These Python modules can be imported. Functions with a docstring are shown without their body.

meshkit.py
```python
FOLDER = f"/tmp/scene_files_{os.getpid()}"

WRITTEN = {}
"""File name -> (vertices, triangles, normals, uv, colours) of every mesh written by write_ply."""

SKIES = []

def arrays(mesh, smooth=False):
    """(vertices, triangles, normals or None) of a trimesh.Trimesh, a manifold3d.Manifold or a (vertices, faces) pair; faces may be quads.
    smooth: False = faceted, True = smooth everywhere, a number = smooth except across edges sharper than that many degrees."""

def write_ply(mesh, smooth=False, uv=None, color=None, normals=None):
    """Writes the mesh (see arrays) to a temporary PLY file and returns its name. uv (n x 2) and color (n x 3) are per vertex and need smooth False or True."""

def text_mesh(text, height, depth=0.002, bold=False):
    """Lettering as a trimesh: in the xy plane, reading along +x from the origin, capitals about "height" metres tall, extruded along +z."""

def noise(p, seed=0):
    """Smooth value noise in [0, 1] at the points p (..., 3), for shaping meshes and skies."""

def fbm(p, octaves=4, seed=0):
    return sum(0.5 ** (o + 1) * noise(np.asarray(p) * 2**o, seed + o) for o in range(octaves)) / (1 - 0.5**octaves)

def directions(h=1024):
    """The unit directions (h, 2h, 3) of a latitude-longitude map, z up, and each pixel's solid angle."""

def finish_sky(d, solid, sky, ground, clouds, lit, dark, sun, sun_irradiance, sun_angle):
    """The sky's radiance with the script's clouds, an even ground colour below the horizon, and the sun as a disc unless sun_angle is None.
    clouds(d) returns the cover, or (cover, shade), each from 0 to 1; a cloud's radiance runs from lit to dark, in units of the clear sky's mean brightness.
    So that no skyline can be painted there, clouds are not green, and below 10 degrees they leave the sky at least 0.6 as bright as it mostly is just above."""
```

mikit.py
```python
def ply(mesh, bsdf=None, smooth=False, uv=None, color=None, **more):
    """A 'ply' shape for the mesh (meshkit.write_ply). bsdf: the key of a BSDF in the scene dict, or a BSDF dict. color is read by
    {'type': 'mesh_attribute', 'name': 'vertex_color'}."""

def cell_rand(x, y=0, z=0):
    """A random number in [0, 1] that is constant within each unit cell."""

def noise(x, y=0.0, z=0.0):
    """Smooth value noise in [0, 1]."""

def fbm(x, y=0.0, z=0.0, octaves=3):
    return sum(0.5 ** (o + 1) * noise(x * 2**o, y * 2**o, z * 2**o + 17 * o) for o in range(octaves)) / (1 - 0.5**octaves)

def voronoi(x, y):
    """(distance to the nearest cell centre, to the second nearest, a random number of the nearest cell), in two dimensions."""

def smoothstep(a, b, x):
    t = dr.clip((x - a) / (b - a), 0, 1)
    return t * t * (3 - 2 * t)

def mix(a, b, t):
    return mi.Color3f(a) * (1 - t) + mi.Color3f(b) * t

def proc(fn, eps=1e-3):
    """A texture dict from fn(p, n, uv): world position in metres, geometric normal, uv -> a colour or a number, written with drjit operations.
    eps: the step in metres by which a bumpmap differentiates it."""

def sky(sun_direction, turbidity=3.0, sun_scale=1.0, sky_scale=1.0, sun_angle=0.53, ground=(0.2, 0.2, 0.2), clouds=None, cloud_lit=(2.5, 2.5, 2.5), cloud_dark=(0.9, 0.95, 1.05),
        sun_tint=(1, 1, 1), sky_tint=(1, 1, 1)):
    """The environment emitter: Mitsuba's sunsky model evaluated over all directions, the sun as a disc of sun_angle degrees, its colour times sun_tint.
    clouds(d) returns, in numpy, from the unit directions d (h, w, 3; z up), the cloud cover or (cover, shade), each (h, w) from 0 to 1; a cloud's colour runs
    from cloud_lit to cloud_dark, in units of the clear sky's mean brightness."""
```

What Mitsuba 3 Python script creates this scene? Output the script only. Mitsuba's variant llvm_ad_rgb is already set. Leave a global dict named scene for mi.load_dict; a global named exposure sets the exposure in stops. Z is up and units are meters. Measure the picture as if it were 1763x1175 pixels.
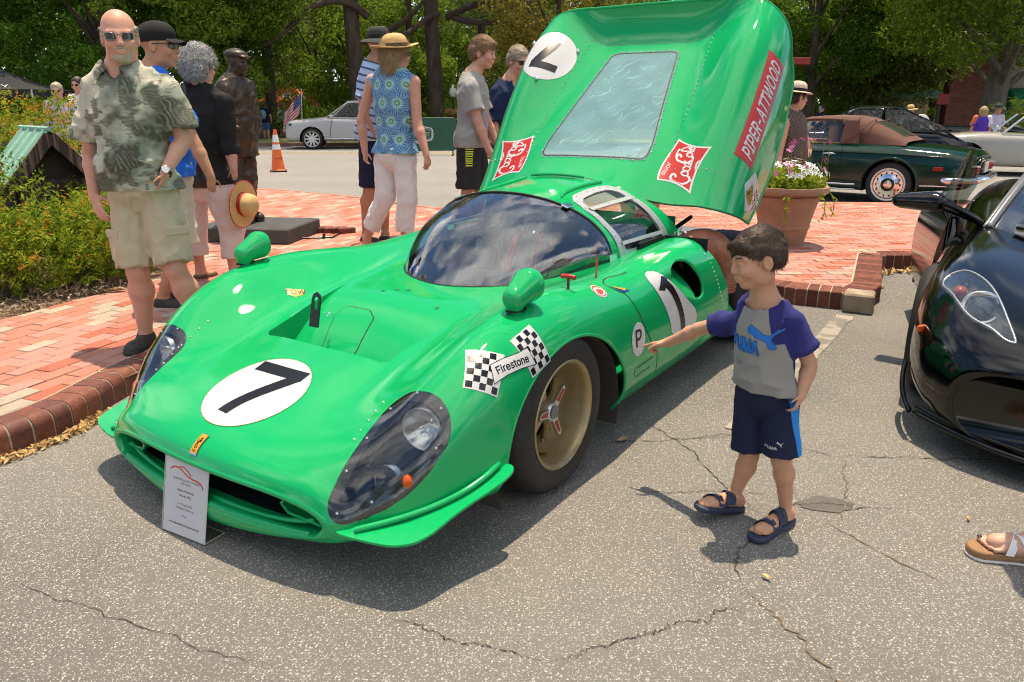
import math, random
import numpy as np
import trimesh
import shapely
from shapely.geometry import Polygon, LineString, Point, box as sbox
from shapely import affinity
from scipy.interpolate import CubicSpline, PchipInterpolator, LinearNDInterpolator
import mitsuba as mi
import drjit as dr
import mikit, meshkit
from mikit import proc, noise, fbm, voronoi, cell_rand, smoothstep, mix
T=mi.ScalarTransform4f
random.seed(7)
scene, labels={}, {}
# ------------------------------------------------------------------ camera, daylight, exposure
CAM_H, PITCH=1.40, 0.30387
scene['camera']={
 'type': 'perspective', 'fov': 2*math.degrees(math.atan(881.5/1280.0)), 'fov_axis': 'x',
 'near_clip': 0.05, 'far_clip': 2000.0,
 'to_world': T().look_at(origin=[0, 0, CAM_H], target=[0, math.cos(PITCH), CAM_H-math.sin(PITCH)], up=[0, 0, 1]),
}
def sky_clouds(d):
 z=np.maximum(d[..., 2], 0.02)
 q=np.stack([d[..., 0]/(z+0.25), d[..., 1]/(z+0.25), 0*z],-1)
 c=meshkit.fbm(q*1.7+[3.1, 8.2, 0.5], 5, 5)
 cover=np.clip((c-0.46)/0.13, 0, 1)
 shade=np.clip((meshkit.fbm(q*2.3+[9.0, 1.0, 2.0], 2, 11)-0.45)/0.3, 0, 1)*0.6
 return cover, shade
scene['sky']=mikit.sky([0.06, 0.20, 1.0], turbidity=3, clouds=sky_clouds, cloud_lit=(4.2, 4.1, 4.0), cloud_dark=(1.6, 1.65, 1.75), sun_tint=(1.0, 0.97, 0.90))
exposure=2.1
# ------------------------------------------------------------------ helpers
def rgb(r, g, b):
 return {'type': 'rgb', 'value': [float(r), float(g), float(b)]}
def two(d):
 return {'type': 'twosided', 'bsdf': d}
def principled(color, rough=0.5, spec=0.5, metallic=0.0, coat=0.0, coat_gloss=0.95, sheen=0.0):
 d={'type': 'principled', 'base_color': color if isinstance(color, dict) else rgb(*color), 'roughness': rough, 'metallic': metallic}
 if metallic==0:
  d['specular']=spec
 if coat:
  d['clearcoat'], d['clearcoat_gloss']=coat, coat_gloss
 if sheen:
  d['sheen']=sheen
 return d
def mat(name,*a,**k):
 """a plain or textured material, made once, called by its key"""
 key='mat_'+name
 if key not in scene:
  scene[key]=two(principled(*a,**k))
 return key
def paint(name, color, alpha=0.03):
 key='mat_'+name
 if key not in scene:
  scene[key]=two({'type': 'roughplastic', 'diffuse_reflectance': color if isinstance(color, dict) else rgb(*color), 'alpha': alpha, 'int_ior': 1.5, 'nonlinear': True})
 return key
def bumped(name, base, fn, height, eps=0.002):
 key='mat_'+name
 scene[key]=two({'type': 'bumpmap', 'arbitrary': proc(fn, eps), 'scale': height, 'bsdf': base})
 return key
USED={}
def numbered(key):
 n=USED.get(key,-1)+1
 USED[key]=n
 return key if n==0 else f'{key}_{n:03d}'
def thing(name, label, category, group=None, kind=None):
 """a key for a thing made of parts"""
 key=numbered(name)
 labels[key]={'label': label, 'category': category}
 if group:
  labels[key]['group']=group
 if kind:
  labels[key]['kind']=kind
 return key
def emit(name, mesh, bsdf, parent=None, label=None, category=None, group=None, kind=None, smooth=35, uv=None, color=None, M=None,**more):
 key=numbered(f'{parent}__{name}' if parent else name)
 if M is not None:
  v, f=vf(mesh)
  mesh=(xf(v, M), f)
 scene[key]=mikit.ply(mesh, bsdf, smooth=smooth, uv=uv, color=color,**more)
 d={}
 if label: d['label']=label
 if category: d['category']=category
 if group: d['group']=group
 if kind: d['kind']=kind
 if d: labels[key]=d
 return key
def repeat(name, source, bsdf, M, parent=None):
 """another entry of a mesh already written, under its own key"""
 key=numbered(f'{parent}__{name}' if parent else name)
 d=dict(source)
 d['to_world']=T(M.tolist())
 d['bsdf']={'type': 'ref', 'id': bsdf}
 scene[key]=d
 return key
def vf(m):
 if hasattr(m, 'to_mesh'):
  mm=m.to_mesh()
  return np.array(mm.vert_properties[:, :3], float), np.array(mm.tri_verts)
 if isinstance(m, (tuple, list)):
  v, f=np.asarray(m[0], float), np.asarray(m[1], int)
  if f.size and f.shape[1]==4:
   f=np.vstack([f[:, [0, 1, 2]], f[:, [0, 2, 3]]])
  return v, f
 return np.array(m.vertices), np.array(m.faces)
def xf(v, M):
 return v@np.asarray(M)[:3, :3].T+np.asarray(M)[:3, 3]
def cat(*ms):
 vs, fs, n=[], [], 0
 for m in ms:
  if m is None: continue
  v, f=vf(m)
  vs.append(v); fs.append(f+n); n+=len(v)
 return np.vstack(vs), np.vstack(fs)
def rotz(a):
 c, s=math.cos(a), math.sin(a)
 return np.array([[c,-s, 0, 0], [s, c, 0, 0], [0, 0, 1, 0], [0, 0, 0, 1.0]])
def rotx(a):
 c, s=math.cos(a), math.sin(a)
 return np.array([[1, 0, 0, 0], [0, c,-s, 0], [0, s, c, 0], [0, 0, 0, 1.0]])
def roty(a):
 c, s=math.cos(a), math.sin(a)
 return np.array([[c, 0, s, 0], [0, 1, 0, 0], [-s, 0, c, 0], [0, 0, 0, 1.0]])
def trans(x, y, z=0.0):
 M=np.eye(4); M[:3, 3]=(x, y, z); return M
def scl(x, y=None, z=None):
 return np.diag([x, x if y is None else y, x if z is None else z, 1.0])
def frame(o, a, b, n=None):
 """matrix with columns a, b, n and origin o"""
 a=np.asarray(a, float); a=a/np.linalg.norm(a)
 b=np.asarray(b, float); b=b-a*(a@b); b=b/np.linalg.norm(b)
 M=np.eye(4)
 M[:3, 0], M[:3, 1], M[:3, 2], M[:3, 3]=a, b, np.cross(a, b), o
 return M
def box(x, y, z, ch=0.0):
 """a box centred at the origin, its edges chamfered by ch"""
 if not ch:
  m=trimesh.creation.box((x, y, z))
  return np.array(m.vertices), np.array(m.faces)
 pts=[]
 for sx in (-1, 1):
  for sy in (-1, 1):
   for sz in (-1, 1):
    X, Y, Z=sx*x/2, sy*y/2, sz*z/2
    pts+=[(X-sx*ch, Y, Z-sz*ch*0-sz*ch), (X, Y-sy*ch, Z-sz*ch), (X-sx*ch, Y-sy*ch, Z)]
 m=trimesh.convex.convex_hull(np.array(pts))
 return np.array(m.vertices), np.array(m.faces)
def at(m, x, y, z):
 v, f=vf(m); return v+[x, y, z], f
def tr(m, M):
 v, f=vf(m); return xf(v, M), f
def flip(m):
 v, f=vf(m); return v, f[:, ::-1]
def mirror_y(m):
 v, f=vf(m); return v*[1,-1, 1], f[:, ::-1]
def grid_faces(nu, nv, wrap_v=False):
 i, j=np.meshgrid(np.arange(nu-1), np.arange(nv if wrap_v else nv-1), indexing='ij')
 a=i*nv+j
 b=i*nv+(j+1)%nv
 return np.stack([a, a+nv, b+nv, b],-1).reshape(-1, 4)
def sheet(P, wrap_v=False):
 """an (nu, nv, 3) array of points as a mesh"""
 P=np.asarray(P, float)
 return vf((P.reshape(-1, 3), grid_faces(P.shape[0], P.shape[1], wrap_v)))
def smooth_path(pts, n):
 p=np.asarray(pts, float)
 t=np.r_[0, np.cumsum(np.linalg.norm(np.diff(p, axis=0), axis=1))]
 if len(p)==2:
  return p[0]+(p[1]-p[0])*np.linspace(0, 1, n)[:, None]
 return CubicSpline(t, p)(np.linspace(0, t[-1], n))
def tube(pts, r, sides=8, n=None, caps=True):
 """a tube along a polyline; r a number or one per point"""
 p=np.asarray(pts, float)
 r=np.broadcast_to(np.asarray(r, float), (len(p),))
 if n:
  t=np.r_[0, np.cumsum(np.linalg.norm(np.diff(p, axis=0), axis=1))]
  s=np.linspace(0, t[-1], n)
  r=np.interp(s, t, r)
  p=smooth_path(p, n)
 tg=np.gradient(p, axis=0)
 tg /= np.linalg.norm(tg, axis=1, keepdims=True)+1e-12
 a=np.zeros_like(p)
 ref=np.array([0, 0, 1.0]) if abs(tg[0, 2])<0.9 else np.array([1.0, 0, 0])
 for i in range(len(p)):
  ref=ref-tg[i]*(ref@tg[i]); ref /= np.linalg.norm(ref)+1e-12
  a[i]=ref
 b=np.cross(tg, a)
 ang=np.arange(sides)*2*np.pi/sides
 P=p[:, None]+r[:, None, None]*(np.cos(ang)[None, :, None]*a[:, None]+np.sin(ang)[None, :, None]*b[:, None])
 v, f=flip(sheet(P, True))
 if caps:
  k=len(v)
  v=np.vstack([v, p[:1], p[-1:]])
  i=np.arange(sides); e=(len(p)-1)*sides
  f=np.vstack([f, np.stack([i*0+k, (i+1)%sides, i], 1), np.stack([i*0+k+1, i+e, (i+1)%sides+e], 1)])
 return v, f
def lathe(prof, n=48):
 """(r, z) profile turned round z"""
 prof=np.asarray(prof, float)
 a=np.arange(n)*2*np.pi/n
 P=np.stack([prof[:, None, 0]*np.cos(a), prof[:, None, 0]*np.sin(a), np.repeat(prof[:, 1:2], n, 1)],-1)
 return flip(sheet(P, True))
def prism(poly, h, z=0.0):
 """a shapely polygon extruded by h"""
 ms=[trimesh.creation.extrude_polygon(g, h, engine='earcut') for g in getattr(poly, 'geoms', [poly]) if g.area>1e-9]
 v, f=cat(*ms)
 return v+[0, 0, z], f
def ball(rx, ry=None, rz=None, sub=3):
 m=trimesh.creation.icosphere(sub)
 return np.array(m.vertices)*[rx, ry or rx, rz or rx], np.array(m.faces)
def clip(m, field, keep_attr=False):
 """the part of a mesh where the field (one number per vertex) is above zero, cut along the zero line"""
 v, f=vf(m)
 d=np.asarray(field(v) if callable(field) else field, float)
 d=np.where(np.abs(d)<1e-9, 1e-9, d)
 pos=d>0
 n=pos[f].sum(1)
 out=[f[n==3]]
 verts, new=[v], len(v)
 for want in (1, 2):
  g=f[n==want]
  if not len(g): continue
  lone=(pos[g] if want==1 else ~pos[g]).argmax(1)
  idx=(lone[:, None]+np.arange(3))%3
  g=np.take_along_axis(g, idx, 1)
  a, b, c=g.T
  ta=(d[a]/(d[a]-d[b]))[:, None]; tc=(d[a]/(d[a]-d[c]))[:, None]
  pb, pc=v[a]+(v[b]-v[a])*ta, v[a]+(v[c]-v[a])*tc
  ib=new+np.arange(len(g)); ic=ib+len(g); new+=2*len(g)
  verts+=[pb, pc]
  if want==1:
   out.append(np.stack([a, ib, ic], 1))
  else:
   out.append(np.stack([ib, b, c], 1)); out.append(np.stack([ib, c, ic], 1))
 v, f=np.vstack(verts), np.vstack(out)
 # weld what the cut doubled, drop what is unused
 u, inv=np.unique(np.round(v[np.unique(f)], 6), axis=0, return_inverse=True)
 remap=np.zeros(len(v), int); remap[np.unique(f)]=inv.ravel()
 f=remap[f]
 f=f[(f[:, 0]!=f[:, 1])&(f[:, 1]!=f[:, 2])&(f[:, 0]!=f[:, 2])]
 return u, f
def poly_sd(poly, p):
 """signed distance (positive inside) of 2-d points to a shapely polygon"""
 p=np.asarray(p)
 x0, y0, x1, y1=poly.bounds
 out=np.full(len(p),-1.0)
 k=(p[:, 0]>x0-.06)&(p[:, 0]<x1+.06)&(p[:, 1]>y0-.06)&(p[:, 1]<y1+.06)
 if k.any():
  pts=shapely.points(p[k])
  shapely.prepare(poly)
  dist=shapely.distance(poly.boundary, pts)
  out[k]=np.where(shapely.contains(poly, pts), dist,-dist)
 return out
def rounded(poly, r):
 return poly.buffer(-r, join_style=1).buffer(r, join_style=1, quad_segs=8)
def spline_poly(pts, n=120):
 p=np.vstack([pts, pts[:1]])
 t=np.r_[0, np.cumsum(np.linalg.norm(np.diff(p, axis=0), axis=1))]
 return Polygon(CubicSpline(t, p, bc_type='periodic')(np.linspace(0, t[-1], n)[:-1]))
def tri2d(poly, step):
 """a shapely polygon as a fine triangulation (points, faces)"""
 vs, fs, n=[], [], 0
 for g in getattr(poly, 'geoms', [poly]):
  if g.area<1e-10: continue
  m=trimesh.creation.extrude_polygon(g, 1.0, engine='earcut')
  v, f=np.array(m.vertices), np.array(m.faces)
  top=(v[f][:, :, 2]>0.5).all(1)
  f=f[top]
  v, f=trimesh.remesh.subdivide_to_size(v, f, step, max_iter=12)
  vs.append(v[:, :2]); fs.append(f+n); n+=len(v)
 return np.vstack(vs), np.vstack(fs)
FONT={}
def text_poly(text, height, bold=True, cond=1.0, italic=0.0):
 """lettering as a shapely shape: starting at the origin, capitals 'height' tall"""
 key=(text, bold)
 if key not in FONT:
  m=meshkit.text_mesh(text, 1.0, 0.1, bold)
  v, f=np.array(m.vertices), np.array(m.faces)
  f=f[(v[f][:, :, 2]>0.05).all(1)]
  t=v[f][:, :, :2]
  FONT[key]=shapely.union_all([Polygon(x) for x in t if abs((x[1]-x[0])[0]*(x[2]-x[0])[1]-(x[1]-x[0])[1]*(x[2]-x[0])[0])>1e-8]).buffer(0.004).buffer(-0.004)
 return affinity.affine_transform(FONT[key], [height*cond, height*italic, 0, height, 0, 0])
def centred(poly, x=0.0, y=0.0):
 a, b, c, d=poly.bounds
 return affinity.translate(poly, x-(a+c)/2, y-(b+d)/2)
# ---- soft bodies: a distance field meshed by surface nets
class Soft:
 def __init__(self, lo, hi, step):
  step=np.broadcast_to(np.asarray(step, float), (3,))
  self.ax=[np.arange(a, b+s, s) for a, b, s in zip(lo, hi, step)]
  self.shape=tuple(len(a) for a in self.ax)
  self.d=np.full(self.shape, 1.0, np.float32)
  self.step=step
 def _win(self, lo, hi):
  s=[slice(max(0, np.searchsorted(a, l)-1), min(len(a), np.searchsorted(a, h)+1)) for a, l, h in zip(self.ax, lo, hi)]
  X, Y, Z=np.meshgrid(*[a[q] for a, q in zip(self.ax, s)], indexing='ij')
  return tuple(s), np.stack([X, Y, Z],-1)
 def _mix(self, s, e, k, mode):
  d=self.d[s]
  if d.size==0: return
  if mode=='add':
   if k>0:
    h=np.clip(0.5+0.5*(d-e)/k, 0, 1)
    r=d*(1-h)+e*h-k*h*(1-h)
   else:
    r=np.minimum(d, e)
  else:
   if k>0:
    h=np.clip(0.5-0.5*(d+e)/k, 0, 1)
    r=d*(1-h)-e*h+k*h*(1-h)
   else:
    r=np.maximum(d,-e)
  self.d[s]=r
 def bone(self, a, b, ra, rb=None, k=0.02, mode='add', flat=None):
  """a tapered capsule; flat = (direction, factor) squashes it along a direction"""
  a, b=np.asarray(a, float), np.asarray(b, float)
  rb=ra if rb is None else rb
  m=max(ra, rb)*1.35+k+2*self.step.max()
  s, P=self._win(np.minimum(a, b)-m, np.maximum(a, b)+m)
  P=P.astype(np.float32)
  if P.size==0: return self
  if flat is not None:
   n=np.asarray(flat[0], float); n=n/np.linalg.norm(n)
   g=flat[1]-1
   P=P+((P-a)@n)[..., None]*n*g
   b=b+n*((b-a)@n)*g
  ab=b-a
  L=ab@ab
  t=np.clip(((P-a)@ab)/(L+1e-12), 0, 1)
  e=np.linalg.norm(P-a-t[..., None]*ab, axis=-1)-(ra+(rb-ra)*t)
  self._mix(s, e, k, mode)
  return self
 def ell(self, c, r, k=0.02, R=None, mode='add'):
  c, r=np.asarray(c, float), np.asarray(r, float)
  m=r.max()+k+2*self.step.max()
  s, P=self._win(c-m, c+m)
  if P.size==0: return self
  q=P-c
  if R is not None:
   q=q@np.asarray(R)[:3, :3]
  l=np.linalg.norm(q/r, axis=-1)
  g=np.linalg.norm(q/(r*r), axis=-1)+1e-9
  e=l*(l-1)/g
  self._mix(s, e, k, mode)
  return self
 def half(self, o, n):
  """keeps only what lies on the side that n points to"""
  o, n=np.asarray(o, float), np.asarray(n, float)
  n=n/np.linalg.norm(n)
  X, Y, Z=[((a-c)*m).astype(np.float32) for a, c, m in zip(self.ax, o, n)]
  self.d=np.maximum(self.d,-(X[:, None, None]+Y[None, :, None]+Z[None, None, :]))
  return self
 def warp(self, fn):
  i=np.nonzero(np.abs(self.d)<.035)
  self.d[i]+=fn(np.stack([a[k] for a, k in zip(self.ax, i)],-1)).astype(np.float32)
  return self
 def mesh(self, relax=2):
  d=np.pad(self.d, 1, constant_values=1.0)
  ax=[np.r_[a[0]-s, a, a[-1]+s] for a, s in zip(self.ax, self.step)]
  ins=d<0
  n=np.array(d.shape)
  c=np.zeros(tuple(n-1), np.int8)
  for i in (0, 1):
   for j in (0, 1):
    for k in (0, 1):
     c+=ins[i:n[0]-1+i, j:n[1]-1+j, k:n[2]-1+k]
  act=(c>0)&(c<8)
  ids=np.full(act.shape,-1, np.int32)
  I, J, K=np.nonzero(act)
  ids[I, J, K]=np.arange(len(I))
  acc, cnt=np.zeros((len(I), 3)), np.zeros(len(I))
  corner=[(i, j, k) for i in (0, 1) for j in (0, 1) for k in (0, 1)]
  for p in corner:
   for axis in range(3):
    if p[axis]: continue
    q=list(p); q[axis]=1
    da, db=d[I+p[0], J+p[1], K+p[2]], d[I+q[0], J+q[1], K+q[2]]
    x=(da<0)!=(db<0)
    t=np.where(x, da/np.where(x, da-db, 1), 0)
    pos=np.stack([I+p[0], J+p[1], K+p[2]], 1).astype(float)
    pos[:, axis]+=t
    acc+=pos*x[:, None]; cnt+=x
  g=acc/cnt[:, None]
  v=np.stack([np.interp(g[:, a], np.arange(len(ax[a])), ax[a]) for a in range(3)], 1)
  faces=[]
  for axis in range(3):
   b, e=(axis+1)%3, (axis+2)%3
   sl0=[slice(1,-1)]*3; sl1=[slice(1,-1)]*3
   sl0[axis]=slice(0,-1); sl1[axis]=slice(1, None)
   A, B=ins[tuple(sl0)], ins[tuple(sl1)]
   q=np.argwhere(A!=B)
   off=np.array([1, 1, 1]); off[axis]=0
   q=q+off
   inside=ins[q[:, 0], q[:, 1], q[:, 2]]
   db, de=np.eye(3, dtype=int)[b], np.eye(3, dtype=int)[e]
   w=[ids[tuple((q-x).T)] for x in (0*db, db, db+de, de)]
   quad=np.stack(w, 1)
   quad[~inside]=quad[~inside][:, ::-1]
   faces.append(quad)
  f=np.vstack(faces)
  f=f[(f>=0).all(1)]
  v, f=vf((v, f))
  if relax:
   e=np.unique(np.sort(np.vstack([f[:, [0, 1]], f[:, [1, 2]], f[:, [2, 0]]]), 1), axis=0)
   deg=np.bincount(e.ravel(), minlength=len(v))[:, None]+1e-9
   for r in range(relax):
    for lam in (0.5,-0.53):
     a=np.zeros_like(v)
     for q in range(3):
      a[:, q]=np.bincount(e[:, 0], v[e[:, 1], q], len(v))+np.bincount(e[:, 1], v[e[:, 0], q], len(v))
     v=v+lam*(a/deg-v)
  return v, f
class Skin:
 """a body surface that prints can be laid on: lay(frame, polygon, lift)"""
 def __init__(self, mesh, M, near, facing=0.15):
  v, f=vf(mesh)
  n=meshkit.arrays((v, f), True)[2]
  M=np.array(M, float)
  q=xf(v, np.linalg.inv(M))
  close=(np.abs(q[:, 0])<near[0])&(np.abs(q[:, 1])<near[1])&(np.abs(q[:, 2])<near[2])
  if (n[close]@M[:3, 2]).mean()<0:               # the frame's third axis looks out of the surface
   M[:3, 2]*=-1
   q=xf(v, np.linalg.inv(M))
  nn=n@M[:3, :3]
  ok=(nn[:, 2]>facing)&(np.abs(q[:, 0])<near[0])&(np.abs(q[:, 1])<near[1])&(np.abs(q[:, 2])<near[2])
  self.M, self.fn=M, LinearNDInterpolator(q[ok, :2], np.c_[q[ok, 2], nn[ok]])
 def lay(self, poly, lift, step=0.02):
  p, f=tri2d(poly, step)
  h=self.fn(p)
  bad=np.isnan(h[:, 0])
  if bad.any():
   h[bad]=[0, 0, 0, 1]
   f=f[~bad[f].any(1)]
  n=h[:, 1:]/np.linalg.norm(h[:, 1:], axis=1, keepdims=True)
  q=np.c_[p, h[:, 0]]+n*lift
  return xf(q, self.M), f
# ------------------------------------------------------------------ ground, road, plaza
def stone_speckle(p, n=None, uv=None):
 a, b, c=voronoi(p.x*95, p.y*95)
 d, e, g=voronoi(p.x*170+31, p.y*170+17)
 tone=fbm(p.x*.7, p.y*.7, 0.0, 4)
 blot=fbm(p.x*5+9, p.y*5, 0.0, 3)
 base=mix((.104, .099, .089), (.158, .150, .134), smoothstep(.3, .7, tone)*.6+blot*.4)
 light=mix((.20, .19, .165), (.46, .44, .40), g)
 k=smoothstep(.34, .22, a)*smoothstep(.60, .75, c)*.85
 k2=smoothstep(.36, .2, d)*smoothstep(.62, .8, g)*.7
 dark=smoothstep(.32, .2, d)*smoothstep(.30, .16, g)*.55
 col=mix(base, light, dr.maximum(k, k2))
 return col*(1-dark*.7)
bumped('asphalt', principled(proc(stone_speckle), 0.88, 0.3), lambda p, n, uv: fbm(p.x*90, p.y*90, 0.0, 3), 0.004, .003)
emit('ground', (np.array([[-90,-40, 0], [90,-40, 0], [90, 140, 0], [-90, 140, 0.0]]), np.array([[0, 1, 2, 3]])), 'mat_asphalt', kind='structure', label='worn grey asphalt with pale stones in it')
def road_fn(p, n, uv):
 t=fbm(p.x*.35, p.y*.9, 0.0, 4)
 s=noise(p.x*60, p.y*60)
 return mix((.155, .149, .137), (.205, .198, .183), t*.7+s*.3)
emit('road', (np.array([[-90, 12.9, .004], [-4.2, 12.9, .004], [-0.9, 10.4, .004], [3.5, 10.9, .004], [90, 10.9, .004], [90, 29.15, .004], [-90, 29.15, .004]]), np.array([[0, 1, 6], [1, 2, 6], [2, 5, 6], [2, 3, 5], [3, 4, 5]])), mat('road', proc(road_fn), .9, .3), kind='structure', label='pale grey street behind the plaza')
line=cat(*[(np.array([[-70, y, .008], [70, y, .008], [70, y+.10, .008], [-70, y+.10, .008]]), vf((np.zeros((4, 3)), np.array([[0, 1, 2, 3]])))[1]) for y in (24.6, 24.85)])
emit('lane_line', line, mat('road_yellow', proc(lambda p, n, uv: mix((.42, .26, .05), (.22, .19, .14), smoothstep(.52, .66, fbm(p.x*3, p.y*9)))), .8), 'road', kind='stuff')
def wander(a, b, n, amp, seed):
 r=np.random.default_rng(seed)
 t=np.linspace(0, 1, n)
 p=np.array(a)+(np.array(b)-np.array(a))*t[:, None]
 d=np.array([-(b[1]-a[1]), b[0]-a[0]]); d=d/np.linalg.norm(d)
 w=np.cumsum(r.normal(0, 1, n)); w-=w[0]+(w[-1]-w[0])*t
 return p+d*(w/(np.abs(w).max()+1e-9)*amp)[:, None]+r.normal(0, .003, (n, 2))
def crack(name, pts, width, seed, m):
 r=np.random.default_rng(seed)
 p=np.asarray(pts); tg=np.gradient(p, axis=0); tg /= np.linalg.norm(tg, axis=1, keepdims=True)+1e-9
 nn=np.c_[-tg[:, 1], tg[:, 0]]
 w=width*.72*(.25+1.3*r.random(len(p)))[:, None]*np.minimum(1, 6*np.minimum(np.linspace(0, 1, len(p)), np.linspace(1, 0, len(p))))[:, None]
 a, b=p+nn*w, p-nn*w*.7
 emit(name, sheet(np.stack([np.c_[a, 0*w+.0035], np.c_[b, 0*w+.0035]])), m, 'ground')
CRK=mat('crack', proc(lambda p, n, uv: mix((.018, .016, .014), (.06, .052, .042), noise(p.x*70, p.y*70))), .95)
CRK2=mat('crack_soil', proc(lambda p, n, uv: mix((.10, .072, .04), (.17, .13, .08), noise(p.x*70, p.y*70))), .95)
PAT=mat('patch_tar', proc(lambda p, n, uv: mix((.075, .071, .064), (.12, .113, .10), fbm(p.x*40, p.y*40))), .9)
CR=[((-.36, 1.80), (.10, 1.62), 60, .02, .0026, 0), ((.10, 1.62), (.70, 1.86), 90, .02, .0026, 0), ((.70, 1.95), (.87, 1.45), 46, .03, .0050, 1), ((.87, 1.45), (.86, 1.2), 20, .01, .004, 1),
      ((.86, 2.35), (.70, 1.98), 30, .03, .004, 0), ((.88, 2.33), (.62, 3.25), 46, .05, .0035, 0), ((1.05, 3.05), (1.38, 2.83), 50, .02, .0036, 0), ((1.38, 2.83), (2.2, 2.78), 60, .02, .0036, 0), ((1.05, 3.05), (.78, 3.0), 20, .02, .003, 1),
      ((1.38, 2.83), (1.17, 2.30), 30, .02, .004, 1), ((.96, 2.45), (1.45, 2.40), 40, .02, .0030, 0), ((.45, 2.55), (1.0, 2.50), 30, .02, .0022, 0), ((1.1, 2.34), (1.35, 1.95), 22, .02, .003, 1), ((.9, 3.9), (1.85, 5.15), 60, .03, .004, 1), ((.35, 2.95), (1.02, 3.06), 34, .02, .003, 0), ((-1.6, 2.0), (-.6, 1.6), 40, .03, .002, 0)]
for i, (a, b, n, amp, w, m) in enumerate(CR):
 crack('crack', wander(a, b, n, amp, 50+i), w, 90+i, CRK2 if m else CRK)
r=np.random.default_rng(5)
pp=np.array([(math.cos(t)*(.085+.03*r.random()), math.sin(t)*(.045+.02*r.random())) for t in np.linspace(0, 2*math.pi, 26)[:-1]])
emit('tar_patch', (np.c_[np.vstack([[0, 0], pp])+[1.16, 2.44], np.full(26, .003)], np.array([[0, i, i%25+1] for i in range(1, 26)])), PAT, 'ground')
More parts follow.
